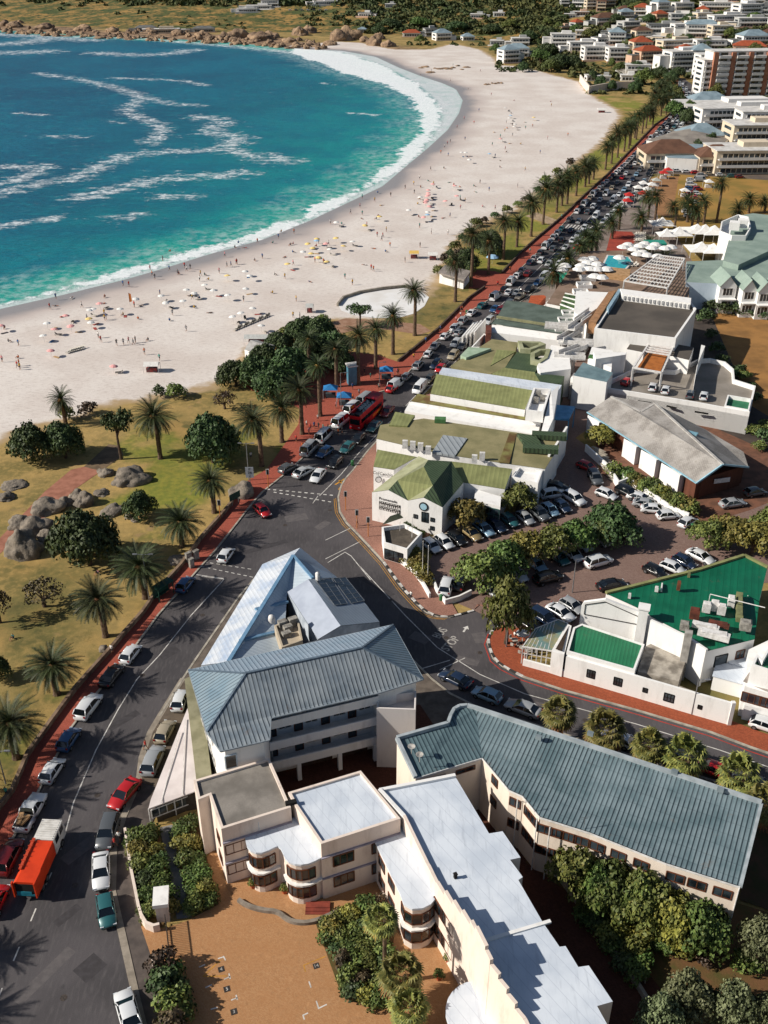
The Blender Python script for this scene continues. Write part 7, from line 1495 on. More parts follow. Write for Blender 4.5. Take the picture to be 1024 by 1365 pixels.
def tree(kind, cx, cy, w, bx_=None, by=None, label='', group=None, name='tree', sq=1.0, cat='tree'):
    """cx,cy crown centre in the photo, w crown width in photo pixels"""
    cm_, tm, rx = TR[kind]
    if bx_ is None: bx_, by = cx+2, cy+w*.36
    p = T(bx_, by); sc1 = w/(2.25*rx)/( .0097*(by+94)); h0 = 2.6 if kind != 'e' else 5.2
    q_ = T(bx_, by); d = ray(cx, cy); t = q_.y/d.y; zc = max(CH+d.z*t-p.z, 1.2)
    r = empty(name, p, label, cat, group, rnd.uniform(0, 6.28)); sz = max(.45, min(1.8, zc/(h0+1.0))) if sq == 1.0 else sq
    a = child(cm_, 'crown', r); a.scale = (sc1, sc1, max(sz, sc1*.6)); a = child(tm, 'trunk', r); a.scale = (sc1, sc1, max(sz, sc1*.6)); return r
rnd.seed(5)
park = [('a', 277, 577, 92, 285, 616, 'big rounded dark tree beside the promenade plaza end'), ('a', 112, 708, 108, 120, 752, 'widest dark tree among the boulders of the park'), ('b', 186, 668, 50, 187, 690, 'small round dark tree right of the boulders'),
 ('b', 45, 583, 66, 45, 614, 'left of the pair of spreading trees at the sand edge'), ('a', 92, 580, 66, 88, 610, 'right of the pair of spreading trees at the sand edge'), ('e', 153, 552, 54, 162, 612, 'flat-topped tree with tall bare trunk at the sand edge'), ('h', 62, 782, 72, 60, 808, 'dull brown-green tree in the lower park'), ('h', 5, 795, 56, 0, 830, 'sparse brown tree at the left edge of the park'), ('b', 2, 885, 40, 0, 905, 'dark tree cut by the left edge above the spreading palm'), ('h', 298, 527, 44, 300, 545, 'sparse brown tree just above the big rounded one')]
for k_, (x, y, w) in enumerate([(312, 492, 52), (340, 488, 62), (362, 505, 66), (384, 480, 72), (412, 462, 66), (440, 455, 60), (398, 436, 50), (425, 436, 56), (350, 470, 50), (455, 478, 44), (372, 452, 44)]): park.append(('ab'[k_ % 2], x, y, w, x+2, y+w*.42, f'dark clump tree, {nth(k_+1)} in the grove behind the plaza palms'))
park += [('e', 478, 408, 42, 480, 436, 'lone windswept tree beside the bright sand patch'), ('b', 618, 343, 44, 620, 364, 'dark tree by the changing hut'), ('a', 650, 318, 52, 650, 340, 'dense dark tree under the upper lawn palms')]
for x in park: tree(x[0], x[1], x[2], x[3], x[4], x[5], x[6], 'trees of the beach park')
lot = [('d', 618, 680, 56, 'golden-green tree in front of the round sign'), ('c', 688, 662, 48, 'tree at the corner of the annex with teal windows'), ('c', 640, 762, 72, 'leftmost tree of the middle parking lot row'), ('g', 668, 742, 62, 'second tree of the middle parking lot row'), ('d', 700, 726, 62, 'golden third tree of the middle parking lot row'), ('c', 732, 722, 58, 'fourth tree of the middle parking lot row'), ('g', 762, 712, 56, 'fifth tree of the middle parking lot row'), ('b', 812, 690, 72, 'big dark tree at right end of parking lot row'), ('g', 800, 708, 46, 'small tree under the big dark parking lot tree'), ('c', 940, 712, 52, 'left tree of the clump above the green roof'), ('d', 968, 704, 62, 'second tree of the clump above the green roof'), ('d', 1000, 712, 64, 'third golden tree of the clump above the green roof'), ('c', 1025, 694, 56, 'tree of the green roof clump at the right edge'), ('d', 799, 578, 42, 'yellowish tree against the corner of the grey shingle hall'), ('v', 0, 0, 0, '')][:-1]
for x in lot: tree(x[0], x[1], x[2], x[3]*1.18, None, None, x[4], 'trees round the parking lot')
tree('c', 665, 806, 74, 674, 858, 'round tree standing on the orange pavement corner beside a lamp post', 'trees round the parking lot')
for x in [('c', 762, 1128, 84, 764, 1200, 'leftmost tree in the garden against the long cream block'), ('g', 802, 1142, 96, 806, 1216, 'second tree against the long cream block'), ('c', 845, 1152, 96, 850, 1234, 'third tree against the long cream block'), ('d', 884, 1178, 92, 888, 1252, 'golden tree near the middle of the garden belt'), ('g', 924, 1204, 92, 928, 1272, 'bright green tree near the end wall of the cream block'), ('c', 838, 1182, 56, 842, 1236, 'lower tree in the middle of the garden belt'), ('g', 790, 1175, 66, 792, 1218, 'low tree under the leftmost pair in the garden'), ('d', 895, 1218, 66, 897, 1268, 'low golden tree in the garden belt'), ('f', 1006, 1240, 78, 1005, 1290, 'tall grey-green tree at the right edge of the garden'), ('f', 912, 1322, 92, 910, 1365, 'large grey-leaved tree at the bottom right'), ('f', 972, 1335, 84, 968, 1380, 'grey-leaved tree right of the largest one'), ('f', 872, 1348, 84, 872, 1395, 'grey-leaved tree cut by the bottom edge'), ('f', 1020, 1350, 80, 1020, 1390, 'grey-leaved tree in the bottom right corner')]: tree(*x, 'trees in the garden below the cream block', sq=1.2 if x[1] < 1200 else .95)
def shrub(kind, x, y, s_, label, group, z=.08, name='shrub'):
    p = T(x, y); p.z = max(p.z, z); o = place(SH[kind], name, p, rnd.uniform(0, 6), (s_, s_, s_*rnd.uniform(.8, 1.2))); return tag(o, label, 'shrub', group)
beds = [('front hedge beside the street wall', 'sstvsu', [(183, 1122), (200, 1120), (185, 1140), (205, 1142), (190, 1160), (210, 1163), (196, 1180), (215, 1182), (200, 1200), (222, 1200), (206, 1216), (225, 1216), (195, 1220), (178, 1130), (214, 1152)], 1.05),
 ('hedge along the deco flats path', 'stsvg', [(242, 1112), (255, 1105), (245, 1130), (258, 1132), (250, 1150), (264, 1152), (255, 1170), (270, 1172), (258, 1190), (276, 1192), (262, 1208), (280, 1205), (254, 1216)], 1.0),
 ('planting at the foot of the courtyard gate', 'wusv', [(218, 1296), (228, 1305), (222, 1318), (236, 1328), (230, 1345), (240, 1358), (232, 1372)], 1.5),
 ('courtyard garden bed', 'vstuvvw', [(436, 1238), (452, 1232), (470, 1228), (488, 1218), (503, 1212), (440, 1255), (456, 1252), (475, 1248), (492, 1240), (450, 1272), (466, 1270), (485, 1268), (505, 1262), (458, 1290), (475, 1290), (492, 1288), (510, 1290), (464, 1310), (480, 1312), (498, 1318), (513, 1318), (472, 1328), (488, 1334), (505, 1340), (444, 1244), (508, 1240), (516, 1278)], 1.05),
 ('yellow planting beside the flagpoles', 'tt', [(538, 740), (544, 750), (551, 745), (553, 760), (560, 755), (562, 768), (568, 778)], 1.3),
 ('hedge below the hall wall', 'vsvt', [(835, 640), (843, 646), (852, 648), (860, 655), (868, 656), (875, 663), (883, 664), (890, 672), (898, 670), (905, 680), (913, 682), (818, 636), (921, 686)], 1.6),
 ('cafe courtyard', 'us', [(545, 705), (552, 714), (548, 722), (560, 716)], 1.0),
 ('lower garden', 'vstuwvs', [(x+rnd.uniform(-6, 6), y+rnd.uniform(-5, 5)) for x, y in [(775, 1195), (785, 1210), (800, 1215), (812, 1230), (825, 1228), (835, 1245), (850, 1248), (862, 1260), (878, 1255), (892, 1265), (905, 1258), (795, 1240), (808, 1255), (822, 1262), (840, 1270), (858, 1278), (785, 1228), (830, 1285), (850, 1298), (918, 1272), (930, 1262), (870, 1240), (890, 1238), (945, 1290), (985, 1290), (840, 1215), (860, 1222)]], 1.25),
 ('dry plot behind the hotel', 'uv', [(990, 505), (1000, 520), (1008, 535), (1005, 580), (1018, 590), (1012, 600), (985, 500), (1020, 575)], 1.5),
 ('hotel boundary hedge', 'uu', [(945, 415), (962, 418), (980, 420), (998, 422), (1015, 424), (940, 430), (948, 450), (955, 470), (962, 490), (970, 505)], 2.0),
 ('dune edge', 'vwuv', [(585, 366), (592, 352), (600, 344), (606, 334), (615, 322), (625, 312), (635, 302), (645, 298), (660, 292), (675, 284), (690, 276), (702, 270), (600, 355), (612, 345), (716, 258), (728, 246), (742, 234), (760, 222), (212, 528), (235, 529), (118, 552), (90, 560), (380, 446), (392, 442), (408, 436), (430, 432)], 1.9)]
for nm_, ks, pl, s_ in beds:
    pl = sorted(pl)
    for i, (x, y) in enumerate(pl):
        k_ = ks[i % len(ks)]; k_ = k_ if k_ in SH else 's'; shrub(k_, x, y, s_*rnd.uniform(.85, 1.2), f'{nth(i+1)} shrub from the left in the {nm_}', f'shrubs in the {nm_}')
# ---- palms
def frond(V, F, M_, base, az, el, L_, droop, k, wl=.36, n=9):
    pts = []; p = Vector(base); e = el
    for i in range(n+1): pts.append(p.copy()); e -= droop/n*(1+.8*i/n); p = p+Vector((math.cos(az)*math.cos(e), math.sin(az)*math.cos(e), math.sin(e)))*(L_/n)
    side = Vector((-math.sin(az), math.cos(az), 0)); 
    for i in range(1, n+1):
        a, b_ = pts[i-1], pts[i]; d = (b_-a).normalized(); up = side.cross(d)*-1; w_ = wl*math.sin(math.pi*min(1, (i+.6)/(n+1.2)))**.6*(L_/3.6)*1.5
        for s_ in (-1, 1):
            for h_ in (0, .34, .67):
                q0 = a.lerp(b_, h_); q1 = a.lerp(b_, h_+.27); tip = q0+d*w_*1.0+side*s_*w_*.8+up*w_*.3
                o = len(V); V += [q0, q1, tip]; F.append((o, o+1, o+2)); M_.append(k)
def palm_mesh(seed, nf=92, L_=4.4, dead=12):
    g = random.Random(seed); m = MB(); V, F, M_ = [], [], []
    for i in range(nf): el = R(82-118*(i/nf)**.85+g.uniform(-6, 6)); frond(V, F, M_, (0, 0, .1), i*2.39996+g.uniform(-.15, .15), el, L_*g.uniform(.85, 1.08), R(g.uniform(25, 55)), 0)
    for i in range(dead): frond(V, F, M_, (0, 0, -.2), i*2.4+1, R(g.uniform(-45, -20)), L_*.6, R(40), 1)
    m.add(V, F); m.m = M_; m.mi(1).lathe((0, 0, -1.0), [(.4, 0), (.75, .4), (.8, .9), (.6, 1.3), (.1, 1.6)], 9); return m.mesh('crown', [PF, PD])
def fan_mesh(seed, n=46):
    g = random.Random(seed); V, F, M_ = [], [], []
    for i in range(n):
        az = i*2.4+g.uniform(-.2, .2); el = R(80-150*(i/n)); k = 0 if i < n*.72 else 1; d = Vector((math.cos(az)*math.cos(el), math.sin(az)*math.cos(el), math.sin(el))); L_ = g.uniform(.9, 1.2)
        c = d*L_; side = Vector((-math.sin(az), math.cos(az), 0)); up = side.cross(d)
        o = len(V); V.append(Vector((0, 0, 0))); V.append(c); V.append(c+side*.05); F.append((o, o+1, o+2)); M_.append(k)
        for j in range(11): t = R(-100+20*j); q_ = d*math.cos(t)+side*math.sin(t); e = c+q_*g.uniform(.7, .95)-Vector((0, 0, .28))+up*.05*(j % 2); w = (side*math.cos(t)-d*math.sin(t))*.09; o = len(V); V += [c, c+q_*.45+w, e, c+q_*.45-w]; F.append((o, o+1, o+2, o+3)); M_.append(k)
    m = MB(); m.add(V, F); m.m = M_; return m.mesh('crown', [leafmat('fan_palm_leaves', '#71703a', '#4c5228', '#a09048'), PD])
PM = [palm_mesh(i) for i in range(4)]; PT = [palm_mesh(20+i, 80, 3.8, 22) for i in range(3)]; FM = [fan_mesh(i) for i in range(3)]
def ptrunk(r0, r1, lean, seed):
    m = MB(); n = 14; pts = [(lean*(i/n)**1.6, 0, i/n) for i in range(n+1)]; m.tube([(x, y, z-.02 if z == 0 else z) for x, y, z in pts], [(r0+(r1-r0)*(i/n))*(1.35 if i == 0 else 1.06 if i % 2 else .95) for i in range(n+1)], 9); return m.mesh('trunk', PBARK)
TK = [ptrunk(.46, .42, 0, 1), ptrunk(.46, .38, .02, 2), ptrunk(.24, .17, .0, 3)]
def palm(cx, cy, bx_, by, label, group, ms=PM, tk=0, s_=1.0, name='palm_tree'):
    b_ = T(bx_, by); d = ray(cx, cy); t = b_.y/d.y; z = max(2.2, CH+d.z*t-b_.z)
    r = empty(name, b_, label, 'palm', group); s_ *= rnd.uniform(.86, 1.14); c = child(rnd.choice(ms), 'crown', r, ((d.x*t-b_.x), 0, z), rnd.uniform(0, 6.28)); c.scale = (s_, s_, s_*rnd.uniform(.85, 1.15)); c.rotation_euler[0] = rnd.uniform(-.14, .14)
    tr = child(TK[tk], 'trunk', r); tr.scale = (1, 1, z); tr.rotation_euler = (0, 0, 0)
    me_x = (d.x*t-b_.x)/z; tr.matrix_basis = Matrix(((1, 0, me_x, 0), (0, 1, 0, 0), (0, 0, z, 0), (0, 0, 0, 1))); return r
NEARP = [(130, 800, 141, 848, 'spreading palm at the wall with its shadow across two lanes'), (70, 888, 76, 925, 'broad palm on the dry lawn left of the white roofed hatchback'), (14, 966, 22, 1010, 'palm at the left edge in the lower park'), (186, 757, 194, 797, 'palm leaning over the wall near the blue hatchback'), (241, 697, 243, 728, 'short palm beside the sign cluster at the wall'), (280, 642, 286, 683, 'palm nearest the junction corner of the park'), (204, 556, 214, 611, 'slim tall palm between flat-topped tree and big dark tree'), (81, 534, 88, 566, 'palm standing alone at the sand edge'), (336, 562, 349, 621, 'palm above the junction stop line'), (375, 546, 376, 589, 'second palm along the plaza from the junction'), (399, 521, 403, 579, 'third palm along the plaza beside the cyclists'), (423, 488, 427, 555, 'palm in the grey tree ring of the plaza'), (447, 466, 449, 516, 'browning palm behind the blue gazebos'), (411, 452, 413, 500, 'palm rising out of the dark grove'), (478, 449, 478, 513, 'palm right of the pale blue kiosk'), (501, 440, 501, 492, 'palm at the far end of the plaza'), (524, 422, 524, 472, 'palm on dry grass just past the plaza'), (552, 388, 553, 447, 'tall isolated palm right of the bright sand patch'), (607, 350, 607, 402, 'palm on dry grass before the changing hut')]
rnd.seed(9)
for i, (a, b_, c, d, l) in enumerate(NEARP): palm(a, b_, c, d, l, 'palms of the beach park', PM if d > 600 else PT, 0 if d > 600 else 1, 1.0 if d > 600 else 1.0)
for i, (x, y) in enumerate(((-130, 1290), (-70, 1140), (-170, 1370), (-45, 1075))): palm(x-6, y-40, x, y, f'palm off the left edge, {nth(i+1)} down', 'palms left of the street')
FARP = [(629, 314, 628, 382), (652, 322, 651, 366), (673, 296, 671, 346), (691, 296, 689, 329), (709, 271, 708, 315), (728, 253, 724, 299), (744, 251, 742, 283), (757, 237, 756, 272), (768, 231, 768, 261), (780, 224, 780, 249), (791, 218, 791, 239), (809, 197, 807, 226), (823, 179, 823, 210), (832, 173, 832, 202), (842, 167, 840, 194), (851, 155, 848, 186), (863, 146, 861, 171), (868, 142, 866, 162), (879, 134, 881, 155), (887, 132, 888, 153), (873, 125, 874, 146), (893, 122, 894, 143), (884, 114, 885, 134), (858, 150, 856, 178), (890, 108, 891, 124), (845, 160, 846, 184), (872, 132, 873, 150), (880, 118, 881, 138), (895, 130, 896, 147), (898, 112, 899, 128), (885, 126, 884, 144), (868, 150, 870, 168), (815, 190, 815, 218), (838, 170, 838, 198), (748, 243, 749, 274), (784, 220, 785, 245)]
for i, p in enumerate(FARP): palm(*p, f'{nth(i+1)} palm from the changing hut in the row on the upper lawn', 'palms along the upper promenade', PT, 1, 1.28)
HOTP = [(738, 365, 741, 405), (757, 346, 757, 382), (774, 328, 772, 362), (781, 318, 779, 350), (788, 322, 787, 352), (795, 309, 794, 340), (825, 280, 825, 306), (855, 290, 855, 311), (863, 263, 864, 290), (874, 263, 873, 294), (898, 276, 898, 312), (921, 274, 921, 311), (928, 282, 928, 312), (961, 245, 955, 297), (938, 268, 938, 298), (999, 266, 998, 284), (1019, 269, 1019, 284), (984, 280, 984, 294), (915, 268, 916, 296), (816, 298, 816, 318), (885, 344, 885, 356), (865, 326, 865, 338), (1012, 180, 1012, 196), (972, 210, 972, 224)]
for i, p in enumerate(HOTP): palm(*p, f'{nth(i+1)} palm, counting rightward, in and behind the hotel terraces and field', 'palms round the hotel and field', PT, 1, 1.05)
for i, p in enumerate([(745, 950, 746, 985), (807, 974, 808, 1010), (866, 994, 867, 1030), (912, 1008, 913, 1044), (985, 1033, 986, 1070), (1022, 1072, 1024, 1110)]): palm(*p, f'{nth(i+1)} fan palm from the left behind the long ribbed roof', 'fan palms along the side road', FM, 2, 1.5, 'fan_palm')
for p, l in (((508, 1226, 513, 1312), 'tall fan palm in the courtyard bed before the deco flats'), ((535, 1300, 540, 1340), 'fan palm at the lower end of the courtyard bed'), ((545, 1342, 548, 1372), 'fan palm at the bottom edge below the courtyard bed')): palm(*p, l, 'courtyard fan palms', FM, 2, 1.15, 'fan_palm')
# ---- boulders
def rock_mesh(seed):
    bm = bmesh.new(); bmesh.ops.create_icosphere(bm, subdivisions=4, radius=1); from mathutils import noise as mn
    for v in bm.verts:
        c = v.co.copy(); n_ = mn.noise(c*1.1+Vector((seed*7, 0, 0)))*.38+mn.noise(c*2.7+Vector((0, seed*3, 0)))*.14+mn.noise(c*7)*.05-max(0, .1-abs(mn.noise(c*1.9+Vector((3, seed, 1)))))*1.1; v.co = c*(1+n_); v.co.z *= .72
        if v.co.z < -.25: v.co.z = -.25
    me = bpy.data.meshes.new('boulder'); bm.to_mesh(me); bm.free(); me.polygons.foreach_set('use_smooth', [True]*len(me.polygons)); return me
s = N('granite'); c = s.mix(s.ss(s.noise(.5, 6, rough=.7), .35, .65), lin('#867c70'), lin('#5f5850')); c = s.mix(s.ss(s.noise(.25, 5), .52, .7, 0, .8), c, lin('#4d4741')); c = s.mix(s.ss(s.noise(1.5, 5), .6, .75, 0, .5), c, lin('#b3a48e')); s.bump(s.noise(2, 8, rough=.7), .8, .3); GRAN = s.done(c, .9)
s = N('coast_granite'); c = s.mix(s.ss(s.noise(.08, 6, rough=.7), .35, .65), lin('#a58a6e'), lin('#6d594a')); c = s.mix(s.ss(s.noise(.3, 5), .55, .7, 0, .8), c, lin('#5e4f43')); s.bump(s.noise(.4, 8, rough=.7), 1, 1.2); GRAN2 = s.done(c, .9)
RK = []
for i in range(5): me = rock_mesh(i); me.materials.append(GRAN); RK.append(me)
RK2 = []
for me in RK: m2 = me.copy(); m2.materials[0] = GRAN2; RK2.append(m2)
def rock(x, y, w, h, label, group='boulders in the park', k=None, far=False):
    p = T(x, y); sc1 = w/2/(.0097*(y+94)); sz = max(.3, h/(.0097*(y+94))*.9); o = place(rnd.choice(RK2 if far else RK) if k is None else RK[k], 'boulder', p, rnd.uniform(0, 6), (sc1, sc1*rnd.uniform(.8, 1.1), sz)); return tag(o, label, 'boulder', group)
rnd.seed(3)
for a in [(173, 640, 52, 28, 'large pale boulder on the green lawn'), (140, 632, 22, 12, 'small boulder touching the large pale one'), (66, 678, 42, 26, 'tan flat boulder beside the pink path'), (88, 672, 20, 18, 'narrow upright boulder left of the rounded pair'), (102, 666, 22, 22, 'left rounded boulder of the middle group'), (112, 672, 26, 26, 'right rounded boulder of the middle group'), (135, 658, 22, 8, 'flat rock slab right of the middle group'), (148, 682, 34, 12, 'low flat boulder under the small round tree'), (50, 706, 42, 34, 'tall grey boulder behind the biggest one'), (34, 735, 50, 52, 'biggest grey boulder at the left of the park'), (62, 722, 26, 24, 'boulder tucked between the biggest one and the wide tree'), (25, 700, 30, 18, 'flat-topped boulder above the biggest one'), (172, 690, 14, 8, 'small rock left below the round tree'), (180, 694, 12, 8, 'small rock below the round tree'), (236, 748, 22, 10, 'pale rock beside the wall signs'), (322, 658, 36, 24, 'boulder behind the green sign at the junction'), (140, 866, 16, 10, 'pale rock at the wall by the white hatchback'), (8, 664, 26, 12, 'low round stone heap at the left edge'), (18, 648, 30, 8, 'pale flat rock at left edge')]: rock(*a)
rock(418, 106, 10, 6, 'single dark rock in the bay near the surf', 'rocks in the sea'); rock(432, 97, 5, 3, 'tiny dark rock in the bay above the single one', 'rocks in the sea'); 
big = [(300, 52, 24, 13), (318, 50, 30, 16), (345, 53, 34, 15), (360, 50, 26, 12), (400, 47, 26, 16), (412, 44, 22, 14), (455, 54, 30, 20), (464, 52, 34, 24), (488, 56, 20, 10), (500, 60, 26, 16), (518, 62, 20, 12), (270, 48, 20, 10), (240, 46, 20, 9), (200, 44, 22, 9), (150, 42, 20, 9), (110, 40, 22, 10), (60, 38, 24, 10), (20, 36, 24, 11), (440, 60, 18, 8), (385, 56, 20, 9), (5, 34, 16, 10), (505, 52, 18, 12)]
for i in range(185):
    x = rnd.uniform(-10, 440); y = 46+x*.05-abs(rnd.gauss(0, 6)); big.append((x, y, rnd.uniform(5, 15), rnd.uniform(3, 8)))
big += [(x, 92+rnd.uniform(-4, 5), rnd.uniform(5, 13), rnd.uniform(1.5, 3)) for x in range(562, 625, 6)]+[(x, 112+rnd.uniform(-1, 1), rnd.uniform(4, 8), 2.5) for x in range(648, 672, 4)]
for i, (x, y, w, h) in enumerate(sorted(big)): rock(x, y, w, h, ('low rock on the far sand, ' if y > 80 else 'tan granite boulder on the far shore, ')+f'{nth(i+1)} from left', 'boulders of the far shore' if y < 80 else 'rocks on the far sand', far=True)
# ---- far scrub and hillside trees
g = np.random.default_rng(4); pts = []
def scat(n, x0, x1, y0, y1, smin, smax):
    for _ in range(n):
        x = g.uniform(x0, x1); y = g.uniform(y0, y1); pts.append((x, y, g.uniform(smin, smax)))
scat(520, 180, 720, -14, 8, 5, 11); scat(520, 480, 760, 6, 46, 3.5, 8); scat(90, 400, 560, 8, 34, 3, 7); scat(170, 690, 790, 60, 92, 2.5, 6); scat(1000, 700, 1060, -12, 60, 4, 9); scat(600, 760, 1060, 55, 105, 3, 7); scat(60, 190, 330, 22, 40, 2, 4); scat(110, 660, 745, 78, 96, 2, 4.5); scat(50, 780, 900, 100, 128, 2.5, 5); scat(160, -60, 200, -12, 20, 4, 8); scat(60, 540, 650, 46, 62, 2, 5)
HB = [(h[0], h[1], h[2]) for h in HS]
Cs = []; Ss = []
for x, y, s_ in pts:
    k = .0097*(y+94)
    if any(abs(x-hx) < hw*k*.5 and -2 < y-hy+4 < 9 for hx, hy, hw in HB): continue
    if x < 400 and 8 < y < 30 and rnd.random() < .8: continue
    p = T(x, y)
    if p.z > CH: continue
    n = 26; d = g.normal(size=(n, 3)); d /= np.linalg.norm(d, axis=1)[:, None]; d[:, 2] = abs(d[:, 2]); Cs.append(np.array([p.x, p.y, p.z-.3])+d*s_*np.array([.6, .6, .5])*(.7+.4*g.random((n, 1)))); Ss.append(np.full(n, s_*.2))
C = np.concatenate(Cs); S = np.concatenate(Ss)[:, None]; nn = g.normal(size=C.shape); nn /= np.linalg.norm(nn, axis=1)[:, None]; t = np.cross(nn, g.normal(size=nn.shape)); t /= np.linalg.norm(t, axis=1)[:, None]
V, q = quads(C, t*S, np.cross(nn, t)*S*1.2)
s = N('scrub_leaves'); c = s.mix(s.ss(s.noise(.03, 5), .35, .65), lin('#3c4a26'), lin('#5a5a30')); c = s.mix(s.ss(s.noise(.12, 5), .5, .7), c, lin('#28351c')); c = s.mix(s.ss(s.noise(.07, 4), .6, .75, 0, .6), c, lin('#7a6036'))
o = bpy.data.objects.new('scrub_vegetation', npmesh('scrub', V, q, [s.done(c, .8)], smooth_=False)); COL.objects.link(o); tag(o, kind='stuff')
town = [(897, 152, 30), (915, 160, 22), (953, 128, 22), (935, 122, 16), (903, 100, 22), (893, 122, 20), (972, 182, 26), (985, 170, 18), (945, 196, 24), (928, 204, 18), (975, 215, 14), (848, 92, 26), (858, 106, 28), (845, 120, 18), (826, 94, 18), (838, 78, 12), (880, 100, 24), (893, 106, 20), (950, 115, 14), (960, 78, 28), (975, 88, 24), (990, 46, 24), (1005, 70, 20), (925, 26, 30), (940, 60, 20), (972, 48, 16), (865, 26, 18), (820, 26, 24), (730, 66, 30), (745, 82, 36), (720, 76, 30), (762, 84, 28), (735, 90, 26), (800, 112, 16), (815, 118, 12), (790, 104, 14), (697, 92, 16), (880, 118, 22), (900, 130, 20), (1015, 118, 16), (785, 48, 20), (705, 48, 26), (680, 34, 24), (655, 38, 26), (610, 34, 28), (560, 30, 30), (520, 30, 30), (505, 40, 22), (560, 56, 14), (660, 68, 16), (905, 140, 24), (918, 150, 20)]
for _ in range(75):
    x, y = rnd.uniform(705, 1035), rnd.uniform(-4, 112)
    if y > 50+.5*(x-700) or y < 12 and x < 800: continue
    if not any(abs(x-hx) < hw*.0097*(hy+94)*.55 and -3 < y-hy+5 < 9 for hx, hy, hw in HB): town.append((x, y, rnd.uniform(10, 20)))
for i, (x, y, w) in enumerate(sorted(town)): tree('abgc'[i % 4], x, y-3, w*1.15, x, y+w*.25, f'dark leafy tree, {nth(i+1)} from left among the far houses', 'trees among the far houses', sq=.9+w/40)
# ================================================================== people, parasols, street furniture
def person_mesh(name, J, E, rad, zsplit, seated=False):
    """one continuous skinned body; joints J (name->xyz), edges E, radii"""
    names = list(J); me = bpy.data.meshes.new(name); me.from_pydata([J[n] for n in names], [(names.index(a), names.index(b)) for a, b in E], [])
    o = bpy.data.objects.new(name, me); COL.objects.link(o); sk = o.modifiers.new('s', 'SKIN'); sd_ = me.skin_vertices[0].data
    for i, n in enumerate(names): sd_[i].radius = (rad[n], rad[n]*.85); sd_[i].use_root = n == 'pelvis'
    o.modifiers.new('u', 'SUBSURF').levels = 1; dg = bpy.context.evaluated_depsgraph_get(); m2 = bpy.data.meshes.new_from_object(o.evaluated_get(dg)); bpy.data.objects.remove(o)
    for mt in (SKIN, SHIRT, SHORT, HAIR): m2.materials.append(mt)
    for p in m2.polygons:
        x, y, z = p.center; p.material_index = zsplit(x, y, z); p.use_smooth = True
    m2.name = name; return m2
SKIN = mat('skin', '#a9765a', '#8d5f47', 3, .6); s = N('shirt_cloth'); SHIRT = s.done(s.n('ShaderNodeObjectInfo').outputs['Color'], .85); SHORT = mat('dark_shorts', '#2c3442', '#1f2530', 3, .85); HAIR = mat('dark_hair', '#241a14', '#18110d', 4, .7)
rad = dict(pelvis=.14, chest=.16, neck=.06, head=.1, crown=.085, shl=.07, shr=.07, ell=.045, elr=.045, hal=.04, har=.04, hipl=.1, hipr=.1, knl=.065, knr=.065, anl=.045, anr=.045, tol=.04, tor=.04)
E0_ = [('pelvis', 'chest'), ('chest', 'neck'), ('neck', 'head'), ('head', 'crown'), ('chest', 'shl'), ('chest', 'shr'), ('shl', 'ell'), ('ell', 'hal'), ('shr', 'elr'), ('elr', 'har'), ('pelvis', 'hipl'), ('pelvis', 'hipr'), ('hipl', 'knl'), ('knl', 'anl'), ('anl', 'tol'), ('hipr', 'knr'), ('knr', 'anr'), ('anr', 'tor')]
def pose(st):
    b = dict(pelvis=(0, 0, .95), chest=(0, 0, 1.32), neck=(0, 0, 1.5), head=(.02, 0, 1.62), crown=(.01, 0, 1.7), shl=(0, .19, 1.4), shr=(0, -.19, 1.4), ell=(0, .25, 1.12), elr=(0, -.25, 1.12), hal=(.08, .26, .86), har=(.08, -.26, .86), hipl=(0, .1, .88), hipr=(0, -.1, .88), knl=(.02, .11, .5), knr=(.02, -.11, .5), anl=(0, .11, .07), anr=(0, -.11, .07), tol=(.15, .12, .04), tor=(.15, -.12, .04))
    if st == 'walk': b.update(knl=(.2, .1, .52), anl=(.28, .1, .1), tol=(.42, .1, .08), knr=(-.05, -.1, .5), anr=(-.32, -.1, .14), tor=(-.2, -.1, .04), hal=(-.2, .26, .95), ell=(-.12, .25, 1.14), har=(.28, -.24, .98), elr=(.1, -.25, 1.14))
    if st == 'sit': b = {k: (x, y, z-.8) for k, (x, y, z) in b.items()}; b.update(hipl=(.05, .1, .14), hipr=(.05, -.1, .14), knl=(.42, .14, .42), knr=(.42, -.14, .42), anl=(.68, .14, .07), anr=(.68, -.14, .07), tol=(.82, .15, .05), tor=(.82, -.15, .05), pelvis=(0, 0, .16), chest=(-.08, 0, .52), ell=(.1, .25, .38), elr=(.1, -.25, .38), hal=(.34, .2, .4), har=(.34, -.2, .4))
    if st == 'lie': b = {k: ((z-.9), y, .14+x*.2) for k, (x, y, z) in b.items()}
    return b
def zs(x, y, z): return 3 if z > 1.66 else 0 if z > 1.48 else 1 if z > .98 and abs(y) < .3 and (abs(y) < .24 or z > 1.2) else 2 if z > .55 and abs(y) < .22 else 0
def zsit(x, y, z): return 3 if z > .86 else 0 if z > .7 else 1 if z > .24 and x < .05 else 2 if x < .3 else 0
def zl(x, y, z): return 3 if x > .76 else 0 if x > .58 else 1 if x > .1 and abs(y) < .24 else 2 if x > -.3 and abs(y) < .22 else 0
PS = {k: person_mesh('person', pose(k), E0_, rad, f) for k, f in (('stand', zs), ('walk', zs), ('sit', zsit), ('lie', zl))}
SC = {'white': '#d8d6d2', 'red': '#b3322c', 'blue': '#2d5a8f', 'black': '#232427', 'teal': '#2f8f86', 'pink': '#d08a8f', 'yellow': '#d1a438', 'orange': '#cf6a34', 'grey': '#777a7e'}
